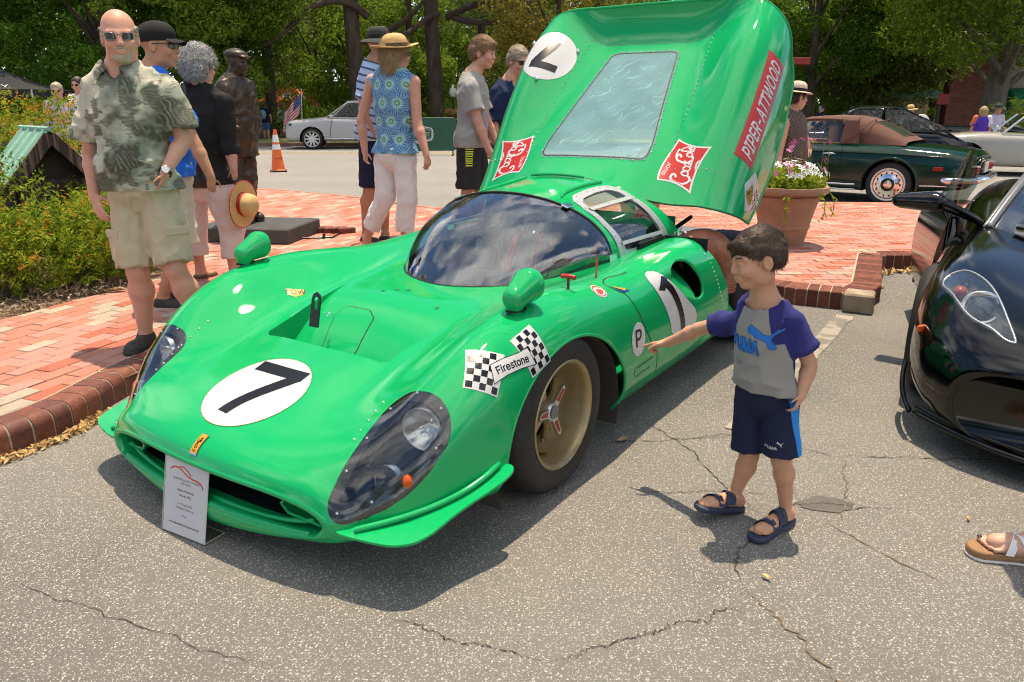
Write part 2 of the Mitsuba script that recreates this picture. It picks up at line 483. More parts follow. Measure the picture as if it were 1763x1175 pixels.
# a worn painted bay line between the near cars
bay=wander((1.02, 3.1), (2.35, 5.05), 60, .01, 3)
nn=np.array([.83,-.56])
emit('bay_line', sheet(np.stack([np.c_[bay+nn*.055, np.full(60, .0045)], np.c_[bay-nn*.055, np.full(60, .0045)]])),
     mat('bay_line', proc(lambda p, n, uv: mix((.27, .245, .20), (.15, .14, .12), smoothstep(.42, .60, fbm(p.x*9, p.y*9, 0.0, 4)))), .9), 'ground')
PLAZA=Polygon([(-3.2, 2.25), (-2.55, 2.50), (-2.14, 2.82), (-2.03, 3.05), (-1.965, 3.43), (-1.80, 3.95), (-1.40, 4.65), (.42, 6.75), (2.10, 5.37), (2.52, 5.16), (2.78, 5.46), (3.36, 6.66), (3.78, 6.66), (9.0, 6.85), (9.0, 10.62), (4.2, 10.72), (2.0, 10.55), (-1.07, 10.13), (-2.5, 11.52), (-4.0, 12.55), (-4.8, 12.75), (-7.0, 12.6), (-14, 13.4), (-22, 14), (-22, 6), (-10, 2.3)])
BED=Polygon([(-4.2, 3.3), (-3.55, 3.95), (-3.2, 4.6), (-3.05, 5.05), (-2.86, 5.40), (-3.05, 6.3), (-3.6, 7.2), (-3.9, 9.0), (-4.6, 11.6), (-5.6, 12.3), (-14, 13.0), (-21.5, 13.6), (-21.5, 6.4), (-10, 2.8)])
PAVE=PLAZA.buffer(-.10).difference(BED)
v, f=tri2d(PLAZA.buffer(-.02), 2.0)
emit('plaza', (np.c_[v, np.full(len(v), .098)], f), mat('plaza_sand', (.13, .10, .075), .95), kind='structure', label='raised red brick plaza behind the race car')
v, f=tri2d(BED, .35)
hz=.112+.05*meshkit.fbm(np.c_[v*1.3, 0*v[:, 0]], 4)*np.clip(poly_sd(BED, v)/.3, 0, 1)
def mulch_fn(p, n, uv):
 a, b, c=voronoi(p.x*38+3*noise(p.x*9, p.y*9), p.y*75)
 return mix((.06, .04, .026), (.27, .20, .135), c*c)
bumped('mulch', principled(proc(mulch_fn), .95, .1), lambda p, n, uv: fbm(p.x*40, p.y*70, 0.0, 3), .02, .004)
emit('mulch_bed', (np.c_[v, hz], f), 'mat_mulch', kind='structure', label='planting bed covered in wood chips', smooth=True)
BR=[]
for nm, c0, c1 in (('red', (.30, .128, .090), (.385, .172, .125)), ('rose', (.325, .158, .125), (.41, .212, .172)), ('grey', (.27, .225, .17), (.36, .305, .235)), ('dark', (.27, .085, .055), (.36, .125, .08))):
 BR.append(mat('brick_'+nm, proc(lambda p, n, uv, c0=c0, c1=c1: mix(c0, c1, fbm(p.x*7, p.y*7, p.z*7, 3))*(.88+.24*noise(p.x*130, p.y*130, p.z*130))), .85, .25))
def brick_top(poly, z0, z1, ch):
 """a paver: its outline raised, with a small chamfer round the top"""
 p=np.array(poly.exterior.coords)[:-1]
 if len(p)<3: return None
 if np.cross(np.append(p[1]-p[0], 0), np.append(p[2]-p[1], 0))[2]<0: p=p[::-1]
 c=p.mean(0)
 q=c+(p-c)*(1-ch/np.maximum(np.linalg.norm(p-c, axis=1, keepdims=True), ch*1.5)*1.3)
 n=len(p)
 vv=np.vstack([np.c_[p, np.full(n, z0)], np.c_[p, np.full(n, z1-ch*.7)], np.c_[q, np.full(n, z1)]])
 i=np.arange(n); j=(i+1)%n
 ff=np.vstack([np.stack([i, j, j+n], 1), np.stack([i, j+n, i+n], 1), np.stack([i+n, j+n, j+2*n], 1), np.stack([i+n, j+2*n, i+2*n], 1), np.array([[2*n, 2*n+k, 2*n+k+1] for k in range(1, n-1)])])
 return vv, ff
r=np.random.default_rng(11)
def pave(region, ang, L, W, gap, herring=False):
 out=[]
 u=np.array([math.cos(ang), math.sin(ang)]); w=np.array([-u[1], u[0]])
 pts=np.array(region.exterior.coords if region.geom_type=='Polygon' else np.vstack([g.exterior.coords for g in region.geoms]))
 a0, a1=(pts@u).min(), (pts@u).max(); b0, b1=(pts@w).min(), (pts@w).max()
 shapely.prepare(region)
 for k in range(int((b1-b0)/W)+1):
  off=(k%2)*L/2+r.normal(0, .004)
  n=int((a1-a0)/L)+2
  aa=a0+off+np.arange(-1, n)*L
  cs=aa[:, None]*u+L/2*u+(b0+(k+.5)*W)*w
  d=shapely.distance(region, shapely.points(cs))
  ins=shapely.contains(region, shapely.points(cs))|(d<L)
  for c in cs[ins]:
   c=c+r.normal(0, .0008, 2)
   p=Polygon([c+sx*(L/2-gap)*u+sy*(W/2-gap)*w for sx, sy in ((-1,-1), (1,-1), (1, 1), (-1, 1))])
   if not region.contains(p):
    p=p.intersection(region)
    if p.geom_type!='Polygon' or p.area<L*W*.12: continue
    p=p.simplify(.002)
   out.append(p)
 return out
east=sbox(1.75, 4.5, 9.5, 13)
mid=PAVE.difference(east)
BRICKS=[(p, 0) for p in pave(mid.intersection(sbox(-6, 2, 3, 13)), 1.225, .205, .100, .0022)]
BRICKS+=[(p, 1) for p in pave(PAVE.intersection(east), .02, .205, .100, .0032)]
def rank(p, k):
 c=p.centroid
 if k==0 and c.x<-1.2: return c.y-2
 if k==1 and c.x>2.0 and c.x<4.3: return (c.y-4.6)*1.5
 return 100+c.y
order=sorted(range(len(BRICKS)), key=lambda i: rank(*BRICKS[i]))
rest=[[], [], [], []]
for n_th, i in enumerate(order):
 p, k=BRICKS[i]
 h=r.random()
 tone=(2 if h<.15 else 0 if h<.62 else 1 if h<.92 else 3) if k==0 else (1 if h<.5 else 0 if h<.8 else 3 if h<.93 else 2)
 m=brick_top(p, .095, .120+r.normal(0, .0012), .003)
 if m is None: continue
 if n_th<300:
  emit('brick', m, BR[tone], 'plaza', smooth=False)
 else:
  rest[tone].append(m)
for t, ms in enumerate(rest):
 if ms: emit('bricks', cat(*ms), BR[t], 'plaza', smooth=False, kind='stuff')
# kerbs: one bullnose piece after another along the outline, pale mortar between
def kerb(path, step, name, mats, mortar, depth=.14, joint=.010, round_=.05, top=.128):
 ls=LineString(path)
 n=int(ls.length/step)
 prof=[(0,-.01), (0, top-round_)]+[(round_-round_*math.cos(t), top-round_+round_*math.sin(t)) for t in np.linspace(0, math.pi/2, 6)[1:]]+[(depth, top)]
 if depth>.1: prof+=[(depth,-.01)]
 prof=np.array(prof)
 mk=[]
 for i in range(n):
  s0, s1=i*step+joint/2, (i+1)*step-joint/2
  a, b=np.array(ls.interpolate(s0).coords[0]), np.array(ls.interpolate(s1).coords[0])
  d=(b-a)/np.linalg.norm(b-a); inn=np.array([-d[1], d[0]])
  j=r.normal(0, .0006)
  A=np.array([[*(q[0]*inn+e+inn*j), q[1]] for e in (a, b) for q in prof]).reshape(2, len(prof), 3)
  m=cat(sheet(A),*[(A[k], np.array([[0, q, q+1] if k==0 else [0, q+1, q] for q in range(1, len(prof)-1)])) for k in (0, 1)])
  emit(name, m, mats[int(r.random()*len(mats))], 'plaza', smooth=50)
  a2=np.array(ls.interpolate(max(0, i*step-.001)).coords[0]); b2=np.array(ls.interpolate((i+1)*step+.001).coords[0])
  prof2=prof+[.0030,-.0030]
  A2=np.array([[*(q[0]*inn+e), q[1]] for e in (a2, b2) for q in prof2]).reshape(2, len(prof), 3)
  mk.append(sheet(A2))
 q=np.array([np.array(ls.interpolate(t).coords[0]) for t in np.linspace(0, ls.length, 3*n)])
 tg=np.gradient(q, axis=0); tg /= np.linalg.norm(tg, axis=1, keepdims=True); iq=np.c_[-tg[:, 1], tg[:, 0]]
 mk.append(flip(sheet(np.stack([np.c_[q+iq*(depth-.002), 0*q[:, 0]+top-.0030], np.c_[q+iq*(depth+.014), 0*q[:, 0]+top-.0030]]))))
 emit('kerb_mortar', cat(*mk), mortar, 'plaza', smooth=50, kind='stuff')
KB=[mat('kerb_'+nm, proc(lambda p, n, uv, c=c: mix(c, (c[0]*1.7, c[1]*1.6, c[2]*1.5), fbm(p.x*12, p.y*12, p.z*22, 4))*(.75+.5*noise(p.x*90, p.y*90, p.z*90))), .62, .4) for nm, c in (('brown', (.105, .036, .024)), ('plum', (.085, .032, .025)), ('rust', (.13, .048, .03)))]
MORT=mat('kerb_mortar', proc(lambda p, n, uv: mix((.25, .215, .155), (.38, .335, .25), noise(p.x*60, p.y*60, p.z*60))), .9)
outer=np.array(PLAZA.exterior.coords)
if PLAZA.exterior.is_ccw is False: outer=outer[::-1]
kerb(smooth_path(outer[0:6], 60), .098, 'kerb_brick', KB, MORT, joint=.010)
KD=[mat('kerb_dark'+str(i), proc(lambda p, n, uv, c=c: mix(c, (c[0]*1.6, c[1]*1.5, c[2]*1.5), noise(p.x*40, p.y*40, p.z*40))), .75, .3) for i, c in enumerate([(.085, .03, .02), (.13, .045, .03)])]
kerb(outer[5:10], .080, 'kerb_brick', KD, MORT, depth=.20, joint=.008, round_=.012)
kerb(outer[9:14], .080, 'kerb_brick', KD, MORT, depth=.20, joint=.008, round_=.012)
emit('corner_block', at(tr(box(.20, .20, .14, .012), rotz(-.5)), 2.50, 5.20, .068), mat('kerb_stone', proc(lambda p, n, uv: mix((.16, .12, .08), (.36, .30, .22), fbm(p.x*14, p.y*14, p.z*14))), .9), 'plaza')
far_edge=outer[14:21]
rim=LineString(far_edge)
q=np.array([rim.interpolate(t).coords[0] for t in np.arange(0, rim.length, .1)])
emit('kerb_back', sheet(np.stack([np.c_[q, np.full(len(q),-.01)], np.c_[q, np.full(len(q), .12)], np.c_[q*[1, 1]+[0,-.12], np.full(len(q), .122)]])), BR[0], 'plaza')
# far side of the street: kerb, grass, needle-strewn ground
emit('far_kerb', at(box(150, .25, .14, .01), 0, 29.3, .06), mat('far_kerb', proc(lambda p, n, uv: mix((.12, .06, .045), (.26, .15, .11), noise(p.x*4, p.y*4))), .9), kind='structure')
emit('grass_verge', (np.array([[-90, 29.42, .10], [90, 29.42, .10], [90, 31.6, .16], [-90, 31.6, .16]]), np.array([[0, 1, 2, 3]])), mat('verge', proc(lambda p, n, uv: mix((.17, .17, .045), (.30, .27, .10), fbm(p.x*1.2, p.y*3))), .95), kind='structure')
emit('wood_floor', (np.array([[-110, 31.5, .155], [110, 31.5, .155], [110, 140, 1.5], [-110, 140, 1.5]]), np.array([[0, 1, 2, 3]])), mat('wood_floor', proc(lambda p, n, uv: mix((.035, .034, .015), (.10, .078, .042), fbm(p.x*.8, p.y*.8))), .95), kind='structure')
# ------------------------------------------------------------------ trees, shrubs, flowers
def leaf_mat(name, dark, light, scale=1.5, trans=1.0, rough=.5):
 key='mat_'+name
 if key not in scene:
  scene[key]={'type': 'principledthin', 'base_color': proc(lambda p, n, uv: mix(dark, light, .55*cell_rand(p.x*9, p.y*9, p.z*9)+.45*noise(p.x*scale, p.y*scale, p.z*scale))), 'roughness': rough, 'diff_trans': trans, 'spec_trans': 0.0, 'eta': 1.4}
 return key
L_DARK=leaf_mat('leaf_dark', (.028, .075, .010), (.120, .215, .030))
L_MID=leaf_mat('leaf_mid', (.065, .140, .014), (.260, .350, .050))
L_PINE=leaf_mat('leaf_pine', (.070, .120, .024), (.250, .290, .080))
L_LIME=leaf_mat('leaf_lime', (.17, .26, .020), (.42, .48, .060), 6)
L_RUST=leaf_mat('leaf_rust', (.42, .24, .02), (.66, .34, .06), 6)
L_GOLD=leaf_mat('leaf_magnolia', (.09, .11, .016), (.46, .36, .08), 2.5)
BARK=mat('bark', proc(lambda p, n, uv: mix((.035, .026, .020), (.125, .098, .078), fbm(p.x*9, p.y*9, p.z*2.2, 4))), .95, .1)
BARK2=mat('bark_oak', proc(lambda p, n, uv: mix((.060, .050, .038), (.20, .175, .14), fbm(p.x*8, p.y*8, p.z*1.6, 4))), .95, .1)
def leaves(c, size, r, up=.5, aspect=.5):
 """a leaf (two triangles folded on the midrib) at each point"""
 n=len(c)
 t=r.normal(size=(n, 3)); t /= np.linalg.norm(t, axis=1, keepdims=True)
 nn=r.normal(size=(n, 3)); nn[:, 2]=np.abs(nn[:, 2])+up
 w=np.cross(t, nn); w /= np.linalg.norm(w, axis=1, keepdims=True)+1e-9
 k=np.cross(w, t)
 s=(size*(.6+.8*r.random(n)))[:, None]
 a, b=c-t*s*.5, c+t*s*.5
 l, q=c+w*s*aspect*.5+k*s*.06, c-w*s*aspect*.5+k*s*.06
 v=np.stack([a, l, b, q], 1).reshape(-1, 3)
 i=np.arange(n)[:, None]*4
 return v, np.vstack([i+[0, 1, 2], i+[0, 2, 3]])
def crown_points(blobs, n, r, shell=.55):
 """points in clumps: blobs = (centre, radii); denser near each blob's skin"""
 vol=np.array([np.prod(b[1])**(2/3) for b in blobs]); pick=r.choice(len(blobs), n, p=vol/vol.sum())
 d=r.normal(size=(n, 3)); d /= np.linalg.norm(d, axis=1, keepdims=True)
 rad=shell+(1-shell)*r.random(n)**.6
 C=np.array([b[0] for b in blobs])[pick]; R=np.array([b[1] for b in blobs])[pick]
 return C+d*R*rad[:, None]
def blobs_in(c, R, k, size, r, flat=.6):
 """k leaf clumps filling an ellipsoid"""
 out=[]
 for _ in range(k):
  d=r.normal(size=3); d /= np.linalg.norm(d)
  p=np.array(c)+d*np.array(R)*(.35+.65*r.random()**.5)
  s=size*(.55+.9*r.random())
  out.append((p, np.array([s, s, s*flat])))
 return out
def broad_tree(label, x, y, h, R, r, leaf, n, size, trunk=.22, low=1.2, bark=None, group=None, k=46, lean=0.0, limbs=7, name='broadleaf_tree', clump=.9):
 t=thing(name, label, 'tree', group)
 base=np.array([x, y,-.05])
 top=base+[lean, 0, h*.72]
 tp=np.array([base, base+[.0, 0, .25], base*.6+top*.4+r.normal(0, .06, 3)*[1, 1, 0], top])
 emit('trunk', tube(tp, [trunk*1.5, trunk*1.15, trunk*.85, trunk*.3], 12, n=24), bark or BARK, t, smooth=True)
 c=base+[lean*.7, 0, low+(h-low)*.52]
 bl=blobs_in(c, (R, R, (h-low)*.5), k, clump, r)
 for i in range(limbs):
  b=bl[i%len(bl)][0]
  s=tp[0]+(tp[-1]-tp[0])*min(.92, max(.2, (b[2]-base[2])/h*.75))
  emit('limb', tube([s, (s+b)/2+[0, 0, .25], b], [trunk*.38, trunk*.24, trunk*.08], 7, n=12), bark or BARK, t, smooth=True)
 pts=crown_points(bl, n, r)
 emit('crown', leaves(pts, size, r), leaf, t, smooth=False)
 return t
def pine(label, x, y, h, r, n=5000, trunk=.2, low=2.5, group=None, size=.34, lean=0.0):
 t=thing('pine_tree', label, 'tree', group)
 emit('trunk', tube([(x, y,-.05), (x+lean*.3, y, 1.2), (x+lean, y, h)], [trunk*1.2, trunk, trunk*.45], 10, n=20), BARK, t, smooth=True)
 bl=[]
 for i in range(26):
  z=low+(h-low)*(i/25)**.9
  a=r.random()*2*math.pi
  q=(1.0+1.9*r.random())*(1.05-.6*(z-low)/(h-low))
  e=np.array([x+lean*z/h+math.cos(a)*q, y+math.sin(a)*q, z-.25+.3*r.random()])
  if i%2==0:
   emit('branch', tube([(x+lean*z/h, y, z), (e+[x+lean*z/h, y, z+.5])/2, e], [trunk*.22, trunk*.14, .02], 5, n=7), BARK, t, smooth=True)
  for _ in range(3):
   s=.35+.4*r.random()
   bl.append((e+r.normal(0, .4, 3)*[1, 1, .5], np.array([s, s, s*.7])))
 pts=crown_points(bl, n, r, .2)
 emit('crown', leaves(pts, size, r, .2, .16), L_PINE, t, smooth=False)
 return t
R_=np.random.default_rng(21)
# pines across the street
PG='pines across the street'
for x, Y, h, tr_, low in [(-13.48, 40, 17, 0.2, 3.0), (-11.1, 36, 18, 0.26, 3.4), (-12.01, 44, 19, 0.24, 3.0), (-12.55, 50, 18, 0.22, 2.6), (-8.72, 47, 19, 0.26, 3.4), (-7.73, 52, 18, 0.22, 2.4), (-5.38, 42, 17, 0.2, 3.6), (-1.64, 43, 18, 0.22, 2.8), (-0.8, 50, 19, 0.24, 2.4), (0.79, 41, 17, 0.22, 3.0), (2.96, 46, 18, 0.24, 2.2), (-17.38, 46, 17, 0.22, 2.4), (-12.91, 56, 18, 0.22, 2.0), (5.47, 52, 18, 0.24, 2.4), (-21.35, 52, 18, 0.22, 2.4), (-5.06, 58, 18, 0.24, 2.2), (19.53, 46, 18, 0.24, 3.0), (20.71, 54, 18, 0.24, 2.0), (11.4, 50, 18, 0.24, 2.0)]:
 pine('tall pine with a dark straight trunk in the row across the street', x, Y, h, R_, 4200, tr_, low, PG)
# two big trunks with long bare limbs
for lab, x, Y, tr_, lim in [('thick dark trunk whose long limb reaches far to the left over the white car',-6.5, 33, 0.36, [[(-5.93, 33.0, 4.94), (-6.57, 32.56, 5.41), (-7.4, 32.12, 5.4), (-8.24, 31.68, 4.88), (-8.86, 31.24, 4.23), (-9.63, 30.8, 3.71)], [(-5.54, 33.0, 4.28), (-4.41, 31.9, 4.61), (-3.23, 30.8, 5.42)]]), ('thick dark trunk with bare limbs reaching left and right behind the young man',-3.33, 34, 0.34, [[(-3.17, 34.0, 5.16), (-3.68, 33.27, 4.79), (-4.28, 32.53, 4.28), (-4.88, 31.8, 4.05)], [(-2.68, 34.0, 5.16), (-1.6, 33.27, 4.79), (-0.5, 32.53, 4.67), (0.54, 31.8, 4.45)], [(-2.73, 34.0, 5.05), (-1.45, 32.9, 5.41), (-0.26, 31.8, 5.53)]])]:
 t=thing('broadleaf_tree', lab, 'tree')
 emit('trunk', tube([(x, Y,-.1), (x+.05, Y, 1.0), (x-.05, Y, 4), (x, Y, 9), (x+.3, Y, 14)], [tr_*1.3, tr_, tr_*.9, tr_*.75, .1], 14, n=40), BARK, t, smooth=True)
 for L in lim:
  P=L
  emit('limb', tube(P, np.linspace(tr_*.45, .07, len(P)), 8, n=40), BARK, t, smooth=True)
 bl=blobs_in((x, Y, 10.5), (4.5, 4.0, 3.6), 30, 1.0, R_)
 emit('crown', leaves(crown_points(bl, 9000, R_), .22, R_), L_DARK, t, smooth=False)
# leafy trees: dark ones on the left, sunlit ones between, a wide oak on the right
DG='dark leafy trees on the left behind the hedge'
for x, y, h, Rr, n in [(-21.5, 30.5, 11, 4.8, 30000), (-15.5, 30, 10, 4.0, 30000), (-27, 36, 13, 5.5, 16000), (-13.5, 34, 11, 4.2, 20000)]:
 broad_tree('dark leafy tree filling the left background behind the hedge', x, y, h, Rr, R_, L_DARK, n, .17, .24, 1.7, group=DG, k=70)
broad_tree('bright leafy tree with drooping branches behind the bronze statue',-11.6, 30.2, 9.5, 3.3, R_, L_MID, 32000, .17, .20, 1.3, k=70)
MG='sunlit leafy trees among the pines across the street'
for x, Y, h, Rr, lo in [(-9.87, 40, 7.0, 2.6, 1.0), (-6.9, 44, 7.5, 3.0, 0.8), (-3.0, 45, 7, 2.8, 0.8), (0.73, 48, 8, 3.2, 0.8), (-14.99, 48, 8, 3.2, 0.8), (-4.29, 37, 4.2, 1.7, 0.5), (17.64, 40, 9, 3.2, 0.6), (17.64, 36, 7, 2.8, 0.8), (14.84, 36, 8, 2.6, 0.8), (23.72, 44, 9, 3.6, 0.6), (13.28, 44, 8, 3.2, 0.6), (8.61, 46, 8, 3.2, 0.6)]:
 broad_tree('sunlit leafy tree between the pine trunks', x, Y, h, Rr, R_, L_MID if R_.random()<.7 else L_PINE, 11000, .20, .13, lo, group=MG, k=44, limbs=4)
broad_tree('glossy tree with yellowing leaves beside the raised green cover', 1.71, 30.5, 9.5, 3.0, R_, L_GOLD, 15000, .17, .16, 1.9, k=50)
OX_=17.21
broad_tree('wide oak with a pale thick trunk behind the dark convertible', OX_, 28, 10.5, 5.6, R_, L_MID, 52000, .17, .40, 2.7, BARK2, k=110, lean=.5, limbs=12, name='oak_tree', clump=1.0)
RG='dark leafy trees on the right edge'
for x, y, h, Rr in [(12.5, 33, 10, 3.6), (24.5, 31, 11, 4.2), (17.5, 38, 11, 4.0), (30, 38, 12, 5)]:
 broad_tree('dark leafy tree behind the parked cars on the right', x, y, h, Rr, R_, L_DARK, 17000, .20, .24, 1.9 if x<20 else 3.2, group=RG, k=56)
# trees behind the viewer, which the paint and the windscreens mirror
BG='trees along the near side of the street'
for x, y, h in [(-20,-24, 11), (-9,-28, 13), (3,-27, 10), (14,-25, 12), (25,-22, 12), (-28,-10, 12), (28,-4, 11), (22, 10, 9)]:
 broad_tree('leafy street tree on the near side', x, y, h, h*.36, R_, L_DARK, 12000, .22, .24, 3.0, group=BG, k=40, limbs=4)
# the wood beyond, one mass
bl=[]
for _ in range(1100):
 x=R_.uniform(-70, 70); y=R_.uniform(56, 74); z=14*R_.random()**1.3
 s=1.3+1.6*R_.random()
 bl.append((np.array([x, y, z]), np.array([s, s, s*.8])))
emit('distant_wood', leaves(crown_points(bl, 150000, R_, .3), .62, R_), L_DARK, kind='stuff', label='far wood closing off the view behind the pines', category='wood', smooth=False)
def shrub(name, label, blobs, n, size, mats, stems=10, group=None, category='shrub', aspect=.36, twig=12, z0=.13):
 """twigs with leaflets along them, mostly on the skin of the bush"""
 t=thing(name, label, category, group)
 nt=n//twig
 tips=crown_points(blobs, nt, R_, .72)
 tips=tips[tips[:, 2]>z0]
 d=R_.normal(size=tips.shape)*.6+[0, 0, .9]
 C=np.mean([b[0] for b in blobs], 0)
 d+=(tips-C)*1.2
 d /= np.linalg.norm(d, axis=1, keepdims=True)
 k=np.linspace(0, 1, twig)
 P=tips[:, None]+d[:, None]*(k*size*3.2)[None, :, None]+R_.normal(0, size*.30, (len(tips), twig, 3))
 tone=R_.random(len(tips)); hi=tips[:, 2]>np.quantile(tips[:, 2], .35)
 for i, (m, share) in enumerate(mats):
  lo=sum(s for _, s in mats[:i])
  sel=(tone>=lo)&(tone<lo+share)
  if i==len(mats)-1 and len(mats)>1: sel &= hi
  if sel.any():
   emit('foliage', leaves(P[sel].reshape(-1, 3), size, R_, .5, aspect), m, t, smooth=False)
 st=[]
 for _ in range(stems):
  b=blobs[R_.integers(len(blobs))]
  a=np.array([b[0][0]+R_.normal(0, .12), b[0][1]+R_.normal(0, .12), .10])
  e=b[0]+R_.normal(0, .5, 3)*b[1]
  st.append(tube([a, (a+e)/2+R_.normal(0, .03, 3), e], [.010, .008, .004], 5, n=6))
 emit('stems', cat(*st), BARK, t, smooth=True, kind='stuff')
 return t
def bl_line(pts, s, n, jit=.12, flat=.8):
 out=[]
 P=smooth_path(pts, n) if len(pts)>2 else np.linspace(pts[0], pts[1], n)
 for p in P:
  q=s*(.75+.5*R_.random())
  out.append((p+R_.normal(0, jit, 3)*[1, 1, .4], np.array([q, q, q*flat])))
 return out
L_BUSH=leaf_mat('leaf_bush', (.055, .125, .012), (.22, .31, .030), 7)
shrub('nandina_shrub', 'low lime green shrub spreading along the brick edge at the left', bl_line([(-4.6, 4.75, .34), (-3.95, 5.0, .38), (-3.5, 5.35, .36), (-3.2, 5.95, .38)], .33, 13), 30000, .042, [(L_LIME, .60), (L_BUSH, .33), (L_RUST, .07)], 40)
shrub('nandina_shrub', 'tall dense shrub with orange tips at the left edge in front of the hut', bl_line([(-5.3, 6.0, .66), (-4.30, 5.95, .60)], .46, 10, .10, 1.0)+bl_line([(-5.3, 6.1, .98), (-4.45, 6.0, .88)], .32, 7, .06), 32000, .046, [(L_BUSH, .66), (L_LIME, .24), (L_RUST, .10)], 30)
shrub('hedge', 'clipped hedge with orange new growth behind the green roofed hut', bl_line([(-9.5, 9.8, 1.0), (-6.6, 9.6, 1.02), (-5.3, 9.5, .92)], .52, 20, .08, .95), 30000, .055, [(L_LIME, .45), (L_BUSH, .32), (L_RUST, .23)], 30, category='hedge')
shrub('nandina_shrub', 'green shrub between the hut and the black capped man', bl_line([(-3.9, 6.9, .42), (-3.5, 6.6, .36)], .30, 5), 8000, .044, [(L_BUSH, .7), (L_LIME, .3)], 10)
shrub('clipped_bush', 'bright green clipped bush behind the white convertible', bl_line([(15.0, 23.2, .75), (19.5, 23.2, .75)], .78, 12, .1, .9), 12000, .10, [(L_LIME, .7), (L_MID, .3)], 10)
for x in [-15.6,-14.6,-9.1,-8.0,-5.4,-4.3,-2.3,-0.6, 1.4, 14.6, 16.6]:
 Y=33+3*R_.random()
 shrub('understory_shrub', 'leafy shrub on the ground among the trees', bl_line([(x-.8, Y, .7), (x+.8, Y, .7)], .7, 4), 2600, .15, [(L_MID, .6), (L_DARK, .4)], 3, 'shrubs among the trees across the street', twig=8)
WORDS=['leftmost', 'second from the left', 'third from the left', 'fourth from the left', 'fifth from the left', 'sixth from the left', 'seventh from the left', 'eighth from the left', 'ninth from the left', 'tenth from the left', 'tenth from the right', 'ninth from the right', 'eighth from the right', 'seventh from the right', 'sixth from the right', 'fifth from the right', 'fourth from the right', 'third from the right', 'second from the right', 'rightmost']
def by_place(group, text):
 ks=[k for k in labels if labels[k].get('group')==group]
 mid={}
 for k in ks:
  v=np.vstack([xf(meshkit.WRITTEN[scene[q]['filename']][0][:200], np.eye(4)) for q in scene if q.startswith(k+'__') and scene[q].get('type')=='ply'])
  mid[k]=v[:, 0].mean()/v[:, 1].mean()
 ks.sort(key=mid.get)
 n=len(ks)
 for i, k in enumerate(ks):
  labels[k]['label']=text+', '+(WORDS[i] if i<(n+1)//2 else WORDS[len(WORDS)-n+i])
by_place(PG, 'tall straight pine across the street')
by_place(DG, 'dark leafy tree behind the left hedge')
by_place(MG, 'sunlit leafy tree between the pine trunks')
by_place(RG, 'dark leafy tree behind the right hand cars')
by_place('shrubs among the trees across the street', 'leafy shrub low among the trees')
# loose chips, straw and leaves
def litter(name, n, region, size, m, z, seed, parent, kind='stuff'):
 q=np.random.default_rng(seed)
 P=region(q, n)
 emit(name, leaves(np.c_[P, np.full(n, z)+q.random(n)*.012], size, q, 3.0, .4), m, parent, smooth=False, kind=kind)
CHIP=mat('wood_chip', proc(lambda p, n, uv: mix((.11, .07, .04), (.42, .33, .23), cell_rand(p.x*40, p.y*40, p.z*10))), .9)
def in_bed(q, n):
 p=np.c_[q.uniform(-6.5,-2.8, n*3), q.uniform(3.3, 7.5, n*3)]
 return p[shapely.contains(BED, shapely.points(p))][:n]
P=in_bed(np.random.default_rng(1), 14000)
emit('wood_chips', leaves(np.c_[P, .125+.045*np.random.default_rng(2).random(len(P))], .045, np.random.default_rng(3), 2.0, .35), CHIP, 'mulch_bed', smooth=False, kind='stuff')
def along(path, w):
 ls=LineString(path)
 return lambda q, n: np.array([np.array(ls.interpolate(t*ls.length).coords[0])+q.normal(0, w, 2) for t in q.random(n)])
STRAW=mat('straw', proc(lambda p, n, uv: mix((.30, .17, .05), (.58, .40, .17), cell_rand(p.x*60, p.y*60))), .9)
litter('straw_litter', 500, along([(-2.25, 2.62), (-2.08, 2.82), (-1.98, 3.02), (-1.93, 3.3)], .022), .030, STRAW, .006, 4, 'ground')
litter('corner_litter', 60, along([(3.05, 6.25), (3.35, 6.5), (3.7, 6.55)], .05), .075, STRAW, .012, 6, 'ground')
def dry_leaf(x, y, s, ang, label, m, z=.012):
 a=np.linspace(-1, 1, 9)
 P=np.array([[(s*t, w*s*.42*(1-abs(t)**1.6)**.8, z+s*(.10*t*t+.22*w*w*(1-t*t))+s*.05*math.sin(5*t)) for w in (-1,-.5, 0, .5, 1)] for t in a])
 k=emit('fallen_leaf', tr(sheet(P), trans(x, y, 0)@rotz(ang)), m, label=label, category='leaf', smooth=True)
TAN=mat('dry_leaf', proc(lambda p, n, uv: mix((.25, .16, .085), (.40, .29, .17), noise(p.x*60, p.y*60))), .8)
dry_leaf(.485, 2.98, .034, .6, 'curled tan leaf lying on the asphalt beside the race car', TAN)
dry_leaf(.79, 1.985, .018, 2.2, 'small orange leaf on the asphalt below the boy', STRAW)
dry_leaf(1.62, 2.33, .014, 1.2, 'tiny orange leaf on the asphalt near the black car', STRAW)
dry_leaf(-2.88, 5.28, .07, .3, 'pale dry leaf on the edge of the brick paving', TAN, .135)
for i, (x, y) in enumerate([(3.2, 6.35), (3.45, 6.5), (3.65, 6.45), (3.0, 5.9), (2.85, 5.7)]):
 dry_leaf(x, y, .05+.01*(i%3), i*1.3, 'dry leaf blown into the kerb corner beside the black car', TAN, .015)
 labels[[k for k in labels if k.startswith('fallen_leaf')][-1]]['group']='dry leaves in the kerb corner'
